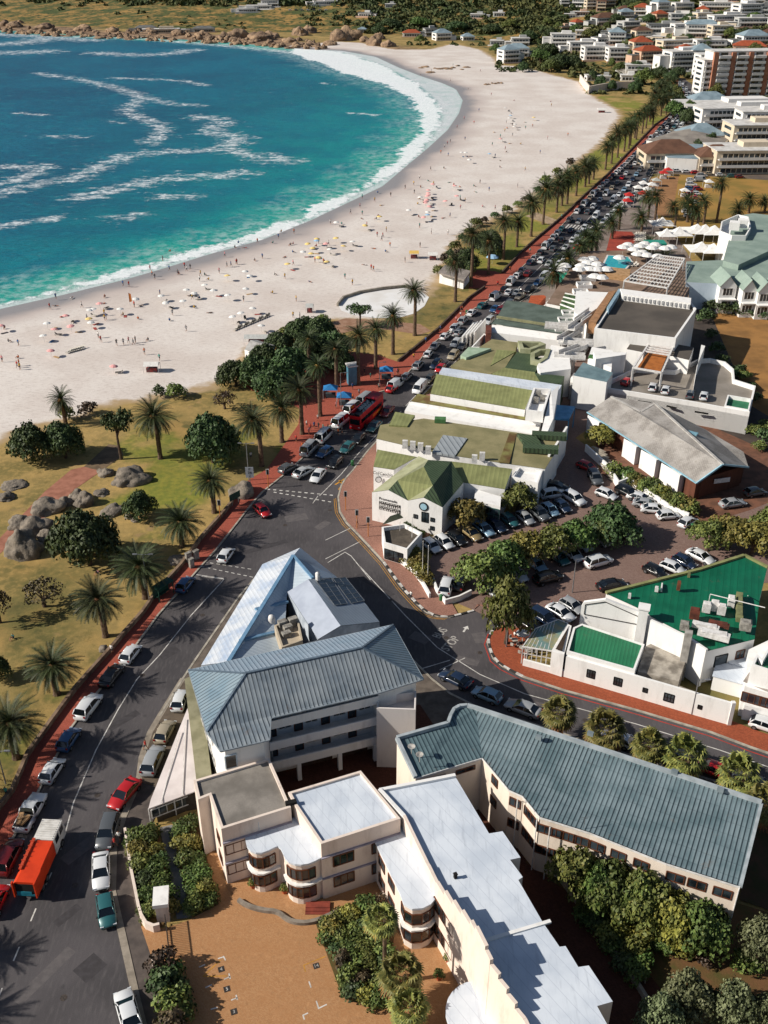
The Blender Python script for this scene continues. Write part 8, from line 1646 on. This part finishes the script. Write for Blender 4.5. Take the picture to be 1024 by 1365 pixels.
def person(x, y, st, c, label, group, z=None, rz=None, s_=1.0):
    p = T(x, y); p.z = p.z+.03 if z is None else z; o = place(PS[st], 'person', p, rnd.uniform(0, 6.3) if rz is None else rz, s_); o.color = (*lin(SC[c]), 1); return tag(o, label, 'person', group)
rnd.seed(21)
for a in [(150, 872, 'walk', 'white', 'person in white walking on the promenade by the white roofed hatchback', .12), (18, 851, 'sit', 'teal', 'person in teal sitting on the dry lawn near the left edge', 0), (131, 765, 'sit', 'pink', 'person sitting under the palm right of the brown-green tree', 0), (195, 1000, 'walk', 'red', 'person in red standing by the beige small car', .1), (10, 1063, 'stand', 'teal', 'person in teal in the shade at the left kerb', .12), (335, 613, 'walk', 'white', 'person in white crossing the plaza above the junction', .12), (404, 600, 'walk', 'orange', 'person in orange beside the lowest minibus', .12), (965, 1270, 'stand', 'pink', 'person in pink working in the lower garden', .13), (154, 1130, 'walk', 'red', 'person in red beside the front hedge wall', .07), (160, 1122, 'walk', 'white', 'person in white beside the front hedge wall', .07), (476, 702, 'walk', 'grey', 'person waiting at the crossing before the cafe', .12), (512, 722, 'stand', 'blue', 'person at the cafe porch corner', .12), (548, 800, 'walk', 'white', 'person on the brown pavement beside the flagpoles', .12), (686, 850, 'sit', 'white', 'seated person in white at the pavement corner tables', .3), (694, 862, 'sit', 'black', 'seated person in black at the pavement corner tables', .3), (704, 852, 'stand', 'red', 'person standing behind the corner tables', .12), (614, 424, 'walk', 'white', 'person in white on the promenade by the zebra crossing', .12), (608, 430, 'walk', 'pink', 'person in pink on the promenade by the zebra crossing', .12)]: person(*a[:5], 'people on the streets', a[5])
for i, (x, y) in enumerate([(409, 570), (414, 575), (419, 572), (425, 573), (431, 575), (412, 580), (437, 578), (451, 581), (456, 578), (424, 562), (395, 590), (470, 520), (486, 500), (494, 506), (448, 545), (466, 532)]): person(x, y, 'stand' if i % 3 else 'walk', list(SC)[i % 9], f'{nth(i+1)} person in the scattered plaza crowd by the minibuses', 'people on the plaza', .12)
for i in range(22):
    t = rnd.random(); q_ = K1[18:36]; j = int(t*16); a = q_[j]; x = a[0]-7-rnd.uniform(0, 3)*(a[1]/300); person(x, a[1], 'walk', rnd.choice(list(SC)), f'{nth(i+1)} small figure walking the upper promenade', 'people on the upper promenade', .12)
BAND = [(20, 470), (130, 420), (220, 392), (330, 365), (420, 335), (500, 305), (570, 272), (630, 228), (675, 180), (690, 150)]
def bandpt(sp):
    t = rnd.random()*(len(BAND)-1); j = int(t); a, b_ = BAND[j], BAND[j+1]; f = t-j; x = a[0]+(b_[0]-a[0])*f; y = a[1]+(b_[1]-a[1])*f; k = .0097*(y+94); return x+rnd.gauss(0, sp*k), y+rnd.gauss(0, sp*.55*k)
ppl = []
for i in range(120): x, y = bandpt(9); ppl.append((x, y, rnd.choice(['sit', 'sit', 'lie', 'stand', 'walk']), 'among the parasols'))
for x, y in [(200, 362), (203, 368), (207, 372), (227, 361), (247, 358), (250, 361), (255, 359), (267, 367), (293, 365), (302, 357), (315, 352), (165, 382), (173, 383), (66, 412), (24, 490), (371, 318), (393, 313), (343, 325), (300, 342), (467, 285), (484, 287), (440, 300), (520, 262), (560, 240), (575, 228), (588, 206), (600, 190), (610, 172), (618, 160), (560, 100), (575, 96), (600, 108), (625, 120), (480, 278), (500, 270), (540, 252), (592, 198), (638, 148), (655, 128), (605, 88), (640, 95)]: ppl.append((x+rnd.uniform(-1, 1), y+rnd.uniform(-1, 1), 'walk', 'near the waterline'))
for x, y in [(156, 461), (165, 460), (172, 458), (178, 460), (181, 457), (193, 473), (213, 481), (27, 493), (26, 488), (395, 402), (391, 424), (400, 425), (495, 360), (498, 362), (575, 312), (560, 330), (600, 290), (620, 270), (652, 255), (720, 205), (730, 186), (757, 182), (700, 228), (735, 142), (690, 250), (660, 280), (540, 350), (470, 380), (350, 345), (420, 350), (380, 372), (460, 372), (605, 250), (640, 245), (660, 210), (710, 170), (640, 300), (520, 330)]: ppl.append((x, y, rnd.choice(['stand', 'walk']), 'on the open upper sand'))
cz = {}
for x, y, st, z_ in sorted(ppl):
    c = rnd.choice(list(SC)); cz[z_] = cz.get(z_, 0)+1; i = cz[z_]; nm = {'sit': 'sitting', 'lie': 'lying', 'stand': 'standing', 'walk': 'walking'}[st]
    person(x, y, st, c, f'{nm} beachgoer in {c}, {nth(i)} from left {z_}', f'beachgoers {z_}', s_=1.1)
# parasols, with a towel or lounger beside many of them
UC = {'white': '#dad9d6', 'pink': '#dfa3a0', 'yellow': '#dcc07a', 'red': '#c2403a', 'blue': '#8fb3cf', 'orange': '#cf7a3c'}
s = N('parasol_cloth'); UCL = s.done(s.n('ShaderNodeObjectInfo').outputs['Color'], .8)
def umb(r, h, n=8):
    c = MB(); c.lathe((0, 0, 0), [(r, h-.42*r/1.1), (r*.55, h-.14), (.04, h)], n); p = MB(); p.tube([(0, 0, -.1), (0, 0, h+.1)], .035, 6); return c.mesh('canopy', UCL), p.mesh('pole', TRIMW)
UB = umb(1.05, 2.05); UH = umb(2.0, 2.9)
def parasol(p, c, label, group, u=UB, tilt=0, name='parasol', cat='parasol'):
    r = empty(name, p, label, cat, group, rnd.uniform(0, 3)); r.rotation_euler[0] = tilt; a = child(u[0], 'canopy', r); a.color = (*lin(UC[c]), 1); child(u[1], 'pole', r); return r
co = [(x/2, y/2+280, 'pink') for x, y in ((5, 325), (268, 265), (177, 298), (192, 325), (147, 335), (137, 392), (304, 434), (870, 103))]+[(x/2, y/2+280, 'white') for x, y in ((128, 318), (119, 352), (240, 283), (252, 280), (245, 316), (322, 280), (363, 252), (498, 228), (432, 244), (519, 237), (548, 215), (570, 229), (610, 242), (444, 262), (490, 258), (654, 178), (667, 190), (655, 225), (645, 290), (674, 278), (623, 300), (697, 325), (808, 125), (880, 118), (940, 98))]+[(x/2, y/2+280, 'yellow') for x, y in ((240, 306), (768, 158), (835, 115), (830, 130), (850, 140), (897, 88), (822, 103), (872, 152), (608, 190), (1012, 30), (845, 90), (915, 110))]
co += [(560+x/5.12, 230+y/5.12, 'pink') for x, y in ((55, 150), (50, 190), (45, 215), (40, 240), (58, 170), (36, 228), (235, 120), (175, 225), (250, 190), (60, 262))]
for i in range(46):
    x, y = bandpt(5)
    if y < 330: co.append((x, y, rnd.choice(['white', 'white', 'white', 'pink', 'blue', 'yellow'])))
cz = {}
TOW = [MB().box((0, 0, .02), (1.9, .8, .03)).mesh('towel', mat('towel_'+c, h)) for c, h in (('blue', '#3f6a92'), ('red', '#a34b45'), ('dark', '#3b3a40'), ('sand', '#b99a72'))]
m = MB(); m.bar((-.9, -.3, .3), (.9, -.3, .3), .06); m.bar((-.9, .3, .3), (.9, .3, .3), .06); m.box((-.25, 0, .34), (1.3, .6, .06)); m.add([(.4, -.3, .36), (.4, .3, .36), (.95, .3, .75), (.95, -.3, .75)], [(0, 1, 2, 3)])
for x in (-.8, .7):
    for y in (-.28, .28): m.bar((x, y, 0), (x, y, .3), .05)
LNG = m.mesh('beach_lounger', mat('lounger_cloth', '#c9c4ba', '#a8a298', 2, .8)); m2_ = LNG.copy(); m2_.materials[0] = mat('dark_lounger', '#4a4844', '#35332f', 2, .8); LNG2 = m2_
tw_ = 0
for x, y, c in sorted(co):
    cz[c] = cz.get(c, 0)+1; p = T(x, y); parasol(p, c, f'{nth(cz[c])} {c} parasol from the left on the sand', 'beach parasols', tilt=rnd.uniform(-.15, .15))
    if rnd.random() < .8:
        tw_ += 1; q_ = p+Vector((rnd.uniform(.8, 2.2), rnd.uniform(-1.2, .6), .02)); o = place(rnd.choice([LNG, LNG2, LNG2]+TOW), 'beach_lounger', q_, rnd.uniform(0, 6)); k_ = 'towel' if o.data in TOW else 'lounger'; o.name = 'beach_'+k_; tag(o, f'{k_} {nth(tw_)} from the left beside a parasol', k_, 'loungers and towels on the sand')
for i in range(15): x, y = 314+i*3.1, 440-i*1.3; o = place(LNG2 if i % 3 else LNG, 'beach_lounger', T(x, y), 1.2); tag(o, f'{nth(i+1)} lounger from left in the long rental row', 'lounger', 'loungers in the long rental row')
for i in range(7): o = place(LNG, 'beach_lounger', T(92+i*3, 470-i*.8), 1.2); tag(o, f'{nth(i+1)} lounger in the short row above the lone pink parasol', 'lounger', 'loungers in the short row')
for x, y, c, w, lb in ((203, 495, 'white', 3.5, 'white rental stand with stacked red loungers on the lower sand'), (345, 458, 'grey', 7, 'long pale awning of the stand near the beach hut'), (577, 346, 'white', 3, 'white beach tent left of the upper dune'), (552, 344, 'yellow', 3, 'pair of yellow beach shelters above the upper dune'), (802, 150, 'white', 5, 'white tent on the far sand'), (413, 416, 'grey', 2, 'dark boat-like stand on the sand left of the bright patch')):
    p = T(x, y); m = MB(); c_ = [p+Vector(v) for v in ((-w/2, -1.2, 1.7), (w/2, -1.2, 1.7), (w/2, 1.4, 1.7), (-w/2, 1.4, 1.7))]; a, e = p+Vector((-w/2, .1, 2.4)), p+Vector((w/2, .1, 2.4)); r = empty('beach_tent', p, lb, 'tent')
    m.face([c_[0], c_[1], e, a]); m.face([c_[2], c_[3], a, e]); m.face([c_[0], a, c_[3]]); m.face([c_[1], c_[2], e]); o = m.build('canopy', mat('tent_'+c, {'white': '#dcdad6', 'grey': '#b8bab8', 'yellow': '#d9b563'}[c], None, 2, .8), r); m = MB()
    for q_ in c_: m.bar(q_, (q_.x, q_.y, p.z), .07)
    m.build('frame', TRIMW, r); MB().box(p+Vector((0, 0, .5)), (w*.7, 1.2, 1.0)).build('goods', mat('red_goods', '#8f3a34', '#4a4a4e', 1.5, .8), r)
p = T(173, 406); MB().box((0, 0, 0), (1, 1, 1)); r = empty('feather_flag', p, 'orange feather flag standing on the sand among the parasols', 'flag'); m = MB(); m.tube([p, p+Vector((0, 0, 3.4))], .04); m.build('pole', TRIMW, r); m = MB(); m.face([p+Vector((.04, 0, .7)), p+Vector((.75, 0, .9)), p+Vector((.7, 0, 3)), p+Vector((.04, 0, 3.4))]); m.build('flag', mat('orange_cloth', '#d07a3a', None, 2, .8), r)
# hotel parasols and marquees
k_ = 0
for x, y in sorted([(340, 300), (300, 278), (290, 330), (270, 298), (245, 258), (262, 272), (430, 195), (480, 200), (530, 208), (585, 210), (490, 228), (510, 240), (470, 235), (555, 245), (455, 215), (410, 205), (320, 335), (235, 285), (225, 300), (545, 195), (610, 205), (500, 190), (150, 300), (165, 285), (395, 250), (280, 255), (300, 300)]):
    k_ += 1; parasol(G(*h1((x, y+14))[0], 6.0), 'white', f'{nth(k_)} white terrace parasol from the left on the hotel roof', 'hotel terrace parasols', UH)
for i, (x, y, z, w, lb) in enumerate(((572, 100, 2, 8, 'white pyramid marquee behind the hotel pool'), (590, 148, 2, 6, 'small white marquee left of the twin marquees'), (642, 142, 2, 8, 'large white marquee in the middle of the hotel garden'), (718, 130, 2, 9, 'left peak of the long white marquee'), (752, 132, 2, 9, 'middle peak of the long white marquee'), (790, 136, 2, 9, 'right peak of the long white marquee'), (735, 208, 2, 9, 'wide white marquee before the sage roof'), (785, 215, 2, 8, 'white marquee touching the sage roof wall'))):
    p = G(*h1((x, y+22))[0], 0); r = empty('marquee', p, lb, 'marquee', 'white hotel marquees'); m = MB(); c_ = [p+Vector((a*w/2, e*w/2, 2.8)) for a, e in ((-1, -1), (1, -1), (1, 1), (-1, 1))]; mid = [p+Vector((a*w/5, e*w/5, 3.5)) for a, e in ((-1, -1), (1, -1), (1, 1), (-1, 1))]; t_ = p+Vector((0, 0, 5))
    for j in range(4): m.face([c_[j], c_[(j+1) % 4], mid[(j+1) % 4], mid[j]]); m.face([mid[j], mid[(j+1) % 4], t_])
    m.build('canopy', mat('marquee_cloth', '#dfdedc', '#cfcdca', 1, .8), r); m = MB()
    for q_ in c_: m.bar(q_, (q_.x, q_.y, 0), .15)
    m.build('frame', TRIMW, r)
for i, (x, y, c) in enumerate([(862, 260, 'white'), (868, 254, 'white'), (874, 248, 'grey'), (857, 252, 'white'), (884, 238, 'red'), (890, 234, 'red'), (838, 268, 'red'), (836, 276, 'red'), (912, 262, 'white'), (856, 266, 'red'), (850, 258, 'white'), (944, 250, 'white')]):
    p = G(x, y); m = MB(); w = 3.6; c_ = [Vector((a*w/2, e*w/2, 2.3)) for a, e in ((-1, -1), (1, -1), (1, 1), (-1, 1))]; r = empty('market_stall', p, f'{c} canopied stall, {nth(i+1)} of those between road and dry field', 'stall', 'stalls beside the dry field')
    for j in range(4): m.face([c_[j], c_[(j+1) % 4], (0, 0, 3.4)])
    o = m.build('canopy', mat('stall_'+c, {'white': '#dad8d4', 'grey': '#a9aba4', 'red': '#b12c28'}[c], None, 2, .7)); o.parent = r; m = MB()
    for q_ in c_: m.bar(q_, (q_.x, q_.y, 0), .1)
    m.box((0, 0, .6), (2.6, 1.4, 1.2)); o = m.build('frame', TRIMW); o.parent = r
parasol(G(696, 856, .12), 'white', 'white parasol over the orange pavement corner tables', None); parasol(G(656, 352, 0), 'blue', 'bright blue parasol on the upper lawn by the promenade', None, UH)
for i, (x, y) in enumerate(((686, 858), (696, 868), (708, 862), (704, 872))):
    p = G(x, y, .12); m = MB(); m.tube([p, p+Vector((0, 0, .72))], .05); m.tube([p+Vector((0, 0, .72)), p+Vector((0, 0, .76))], .5, 10); 
    for a in (0, 2.1, 4.2): q_ = p+Vector((math.cos(a), math.sin(a), 0))*.9; m.box(q_+Vector((0, 0, .42)), (.42, .42, .06)); m.box(q_+Vector((math.cos(a)*.2, math.sin(a)*.2, .65)), (.08, .42, .5), a)
    tag(m.build('cafe_table', mat('table_grey', '#b5b0a8', '#8f8a82', 2, .7)), f'{nth(i+1)} cafe table with chairs on the orange pavement corner', 'table', 'tables at the pavement corner')
# lamps, traffic lights, signs, poles
MET = mat('galvanised_metal', '#9a9c9e', '#7d7f82', 2, .45, .5)
def lamp(bx_, by, ty, label, arms=2, z0=.12):
    p = G(bx_, by, z0); h = ZT(bx_, by, ty)-z0; r = empty('street_lamp', p, label, 'street lamp', 'street lamps'); m = MB(); m.tube([(0, 0, 0), (0, 0, h)], [.1, .06], 7); o = m.build('pole', MET); o.parent = r
    for s_ in ((-1, 1) if arms == 2 else (1,)): m = MB(); m.tube([(0, 0, h-.1), (s_*.9, 0, h)], .04, 5); m.box((s_*1.2, 0, h), (.7, .25, .12)); o = m.build('lamp_head', MET); o.parent = r
lamp(332, 640, 590, 'twin-arm street lamp behind the sign board at the junction'); lamp(199, 799, 738, 'twin-arm street lamp at the wall beside the leaning palm'); lamp(455, 546, 496, 'street lamp in front of the blue gazebos', 1); lamp(675, 862, 800, 'street lamp beside the round corner tree', 1); lamp(8, 1045, 1000, 'street lamp at the left edge in palm shade', 1); lamp(506, 516, 482, 'street lamp beside the far plaza stall', 1); lamp(922, 952, 905, 'utility pole against the white street wall', 1); lamp(604, 384, 340, 'thin lamp pole beside the changing hut', 1); lamp(763, 790, 745, 'slim lamp pole in the parking lot', 1, 0)
for i, (x, y, h) in enumerate(((294, 692, 3), (358, 650, 3), (461, 680, 3), (476, 704, 2.8), (491, 715, 3))):
    p = G(x, y, .12); r = empty('traffic_light', p, f'traffic light on orange post, {nth(i+1)} from the left around the junction', 'traffic light', 'traffic lights at the junction'); m = MB(); m.tube([(0, 0, 0), (0, 0, h)], .08); o = m.build('post', mat('orange_post', '#c47a36', '#a8652c', 2, .6)); o.parent = r; m = MB(); m.box((0, 0, h+.35), (.34, .3, .95)); o = m.build('signal_box', BLKP); o.parent = r; m = MB(); m.box((0, 0, h+.35), (.6, .04, 1.15)); o = m.build('backboard', TRIMW); o.parent = r
p = G(334, 646, .12); r = empty('sign_board', p, 'grey upright sign board on a pole at the junction', 'sign'); m = MB(); m.tube([(0, 0, 0), (0, 0, 3)], .06); o = m.build('post', MET); o.parent = r; m = MB(); m.box((0, 0, 2.6), (1.5, .08, 2.2)); o = m.build('panel', mat('sign_grey', '#a4a9b2', '#8f949c', 3, .6)); o.parent = r
for k_, st_ in enumerate(('P', '24', 'hr')): o = text('lettering', st_, (0, 0, 0), Matrix(), .75 if k_ < 2 else .4, BLK); o.matrix_world = Matrix.Identity(4); o.parent = r; o.location = (0, -.06, 3.25-k_*.72); o.rotation_euler = (R(90), 0, 0)
p = G(314, 672, .12); r = empty('direction_sign', p, 'dark green slanted direction board at the wall near the junction', 'sign', None, .9); m = MB()
for x in (-.8, .8): m.tube([(x, 0, 0), (x, 0, 1.2)], .06)
o = m.build('post', MET); o.parent = r; m = MB(); m.box((0, 0, 1.7), (2.6, .08, 1.3)); o = m.build('panel', mat('sign_green', '#1f4a3c', '#19392f', 3, .6)); o.parent = r
p = G(219, 795, .12); r = empty('bus_shelter', p, 'dark green shelter at the wall beside the leaning palm', 'bus shelter', None, .95); m = MB(); m.box((0, 0, 2.4), (3.4, 1.5, .12)); o = m.build('roof', MC['sign_green']); o.parent = r; m = MB(); m.box((0, .65, 1.2), (3.2, .06, 2.2)); 
for x in (-1.5, 1.5): m.bar((x, -.6, 0), (x, -.6, 2.4), .1)
m.box((0, .3, .5), (2.6, .45, .08)); o = m.build('frame', MC['sign_green']); o.parent = r
for i, (x, y, w) in enumerate(((252, 748, 1.0), (262, 745, .9), (256, 756, .8))): p = G(x, y, .12); m = MB(); m.box(p+Vector((0, 0, .8)), (w, .5, 1.6), .8); m.box(p+Vector((0, 0, 1.65)), (w*1.1, .6, .1), .8); tag(m.build('utility_box', mat('unit_grey', '#999999')), f'{nth(i+1)} grey utility box of three by the short palm', 'utility box', 'utility boxes by the wall')
for i, (x, y, ty) in enumerate(((549, 733, 690), (563, 772, 722), (570, 778, 728), (533, 724, 696))):
    p = G(x, y, .12); h = ZT(x, y, ty); m = MB(); m.tube([p, p+Vector((0, 0, h))], [.06, .04], 6); m.lathe(p+Vector((0, 0, h)), [(.08, 0), (.08, .1), (.02, .16)], 6); tag(m.build('flagpole', TRIMW), f'bare white flagpole, {["second", "third", "fourth", "first"][i]} from the left near the yellow planting', 'flagpole', 'flagpoles at the cafe wall')
for i, (x, y) in enumerate(((470, 620), (588, 800), (922, 705), (29, 695), (622, 418))): p = G(x, y, .1); m = MB(); m.lathe(p, [(.28, 0), (.32, .85), (.34, .9), (.2, 1.05)], 10); tag(m.build('litter_bin', mat('bin_green', '#2f6b3f', '#265834', 3, .6)), ['green bin at the road edge opposite the red bus', 'green bin at the white corner walls', 'green bin by the hall entrance drive', 'green bin beside the pink path', 'green bin on the promenade near the zebra crossing'][i], 'bin', 'litter bins')
# terracotta pots and clutter round the deco flats
for i, (x, y) in enumerate(((585, 1305), (612, 1340), (338, 1183), (380, 1190), (598, 1282))): p = G(x, y, .1); r = empty('potted_plant', p, f'{nth(i+1)} potted plant against the deco flats facade', 'potted plant', 'potted plants by the deco flats'); m = MB(); m.lathe((0, 0, 0), [(.25, 0), (.4, .6), (.42, .65), (.3, .62)], 10); o = m.build('pot', mat('terracotta', '#b05532')); o.parent = r; o = child(SH['v'], 'plant', r, (0, 0, .5)); o.scale = (.55,)*3
# sea-side: fan of bollards at the plaza edge
for i in range(12): a = Vector(G(428, 583)); e = Vector(G(470, 543)); p = a.lerp(e, i/11); m = MB(); m.lathe((p.x-.4, p.y+.3, .12), [(.1, 0), (.1, .8), (.04, .9)], 8); tag(m.build('bollard', DARK), f'{nth(i+1)} dark bollard along the plaza kerb from the junction', 'bollard', 'bollards on the plaza kerb')

# loungers on the hotel terraces and pool court
for i, (x, y) in enumerate([(465+j*9, 135+k*9) for j in range(5) for k in range(4)]+[(430+j*8, 262+(j%2)*6) for j in range(6)]+[(350+j*10, 245) for j in range(0)]): tag(place(LNG, 'sun_lounger', G(*h1((x, y))[0], .1 if y < 200 else 6.05), .9), f'{nth(i+1)} white sun lounger from the field side of the hotel pool court', 'sun lounger', 'hotel sun loungers')
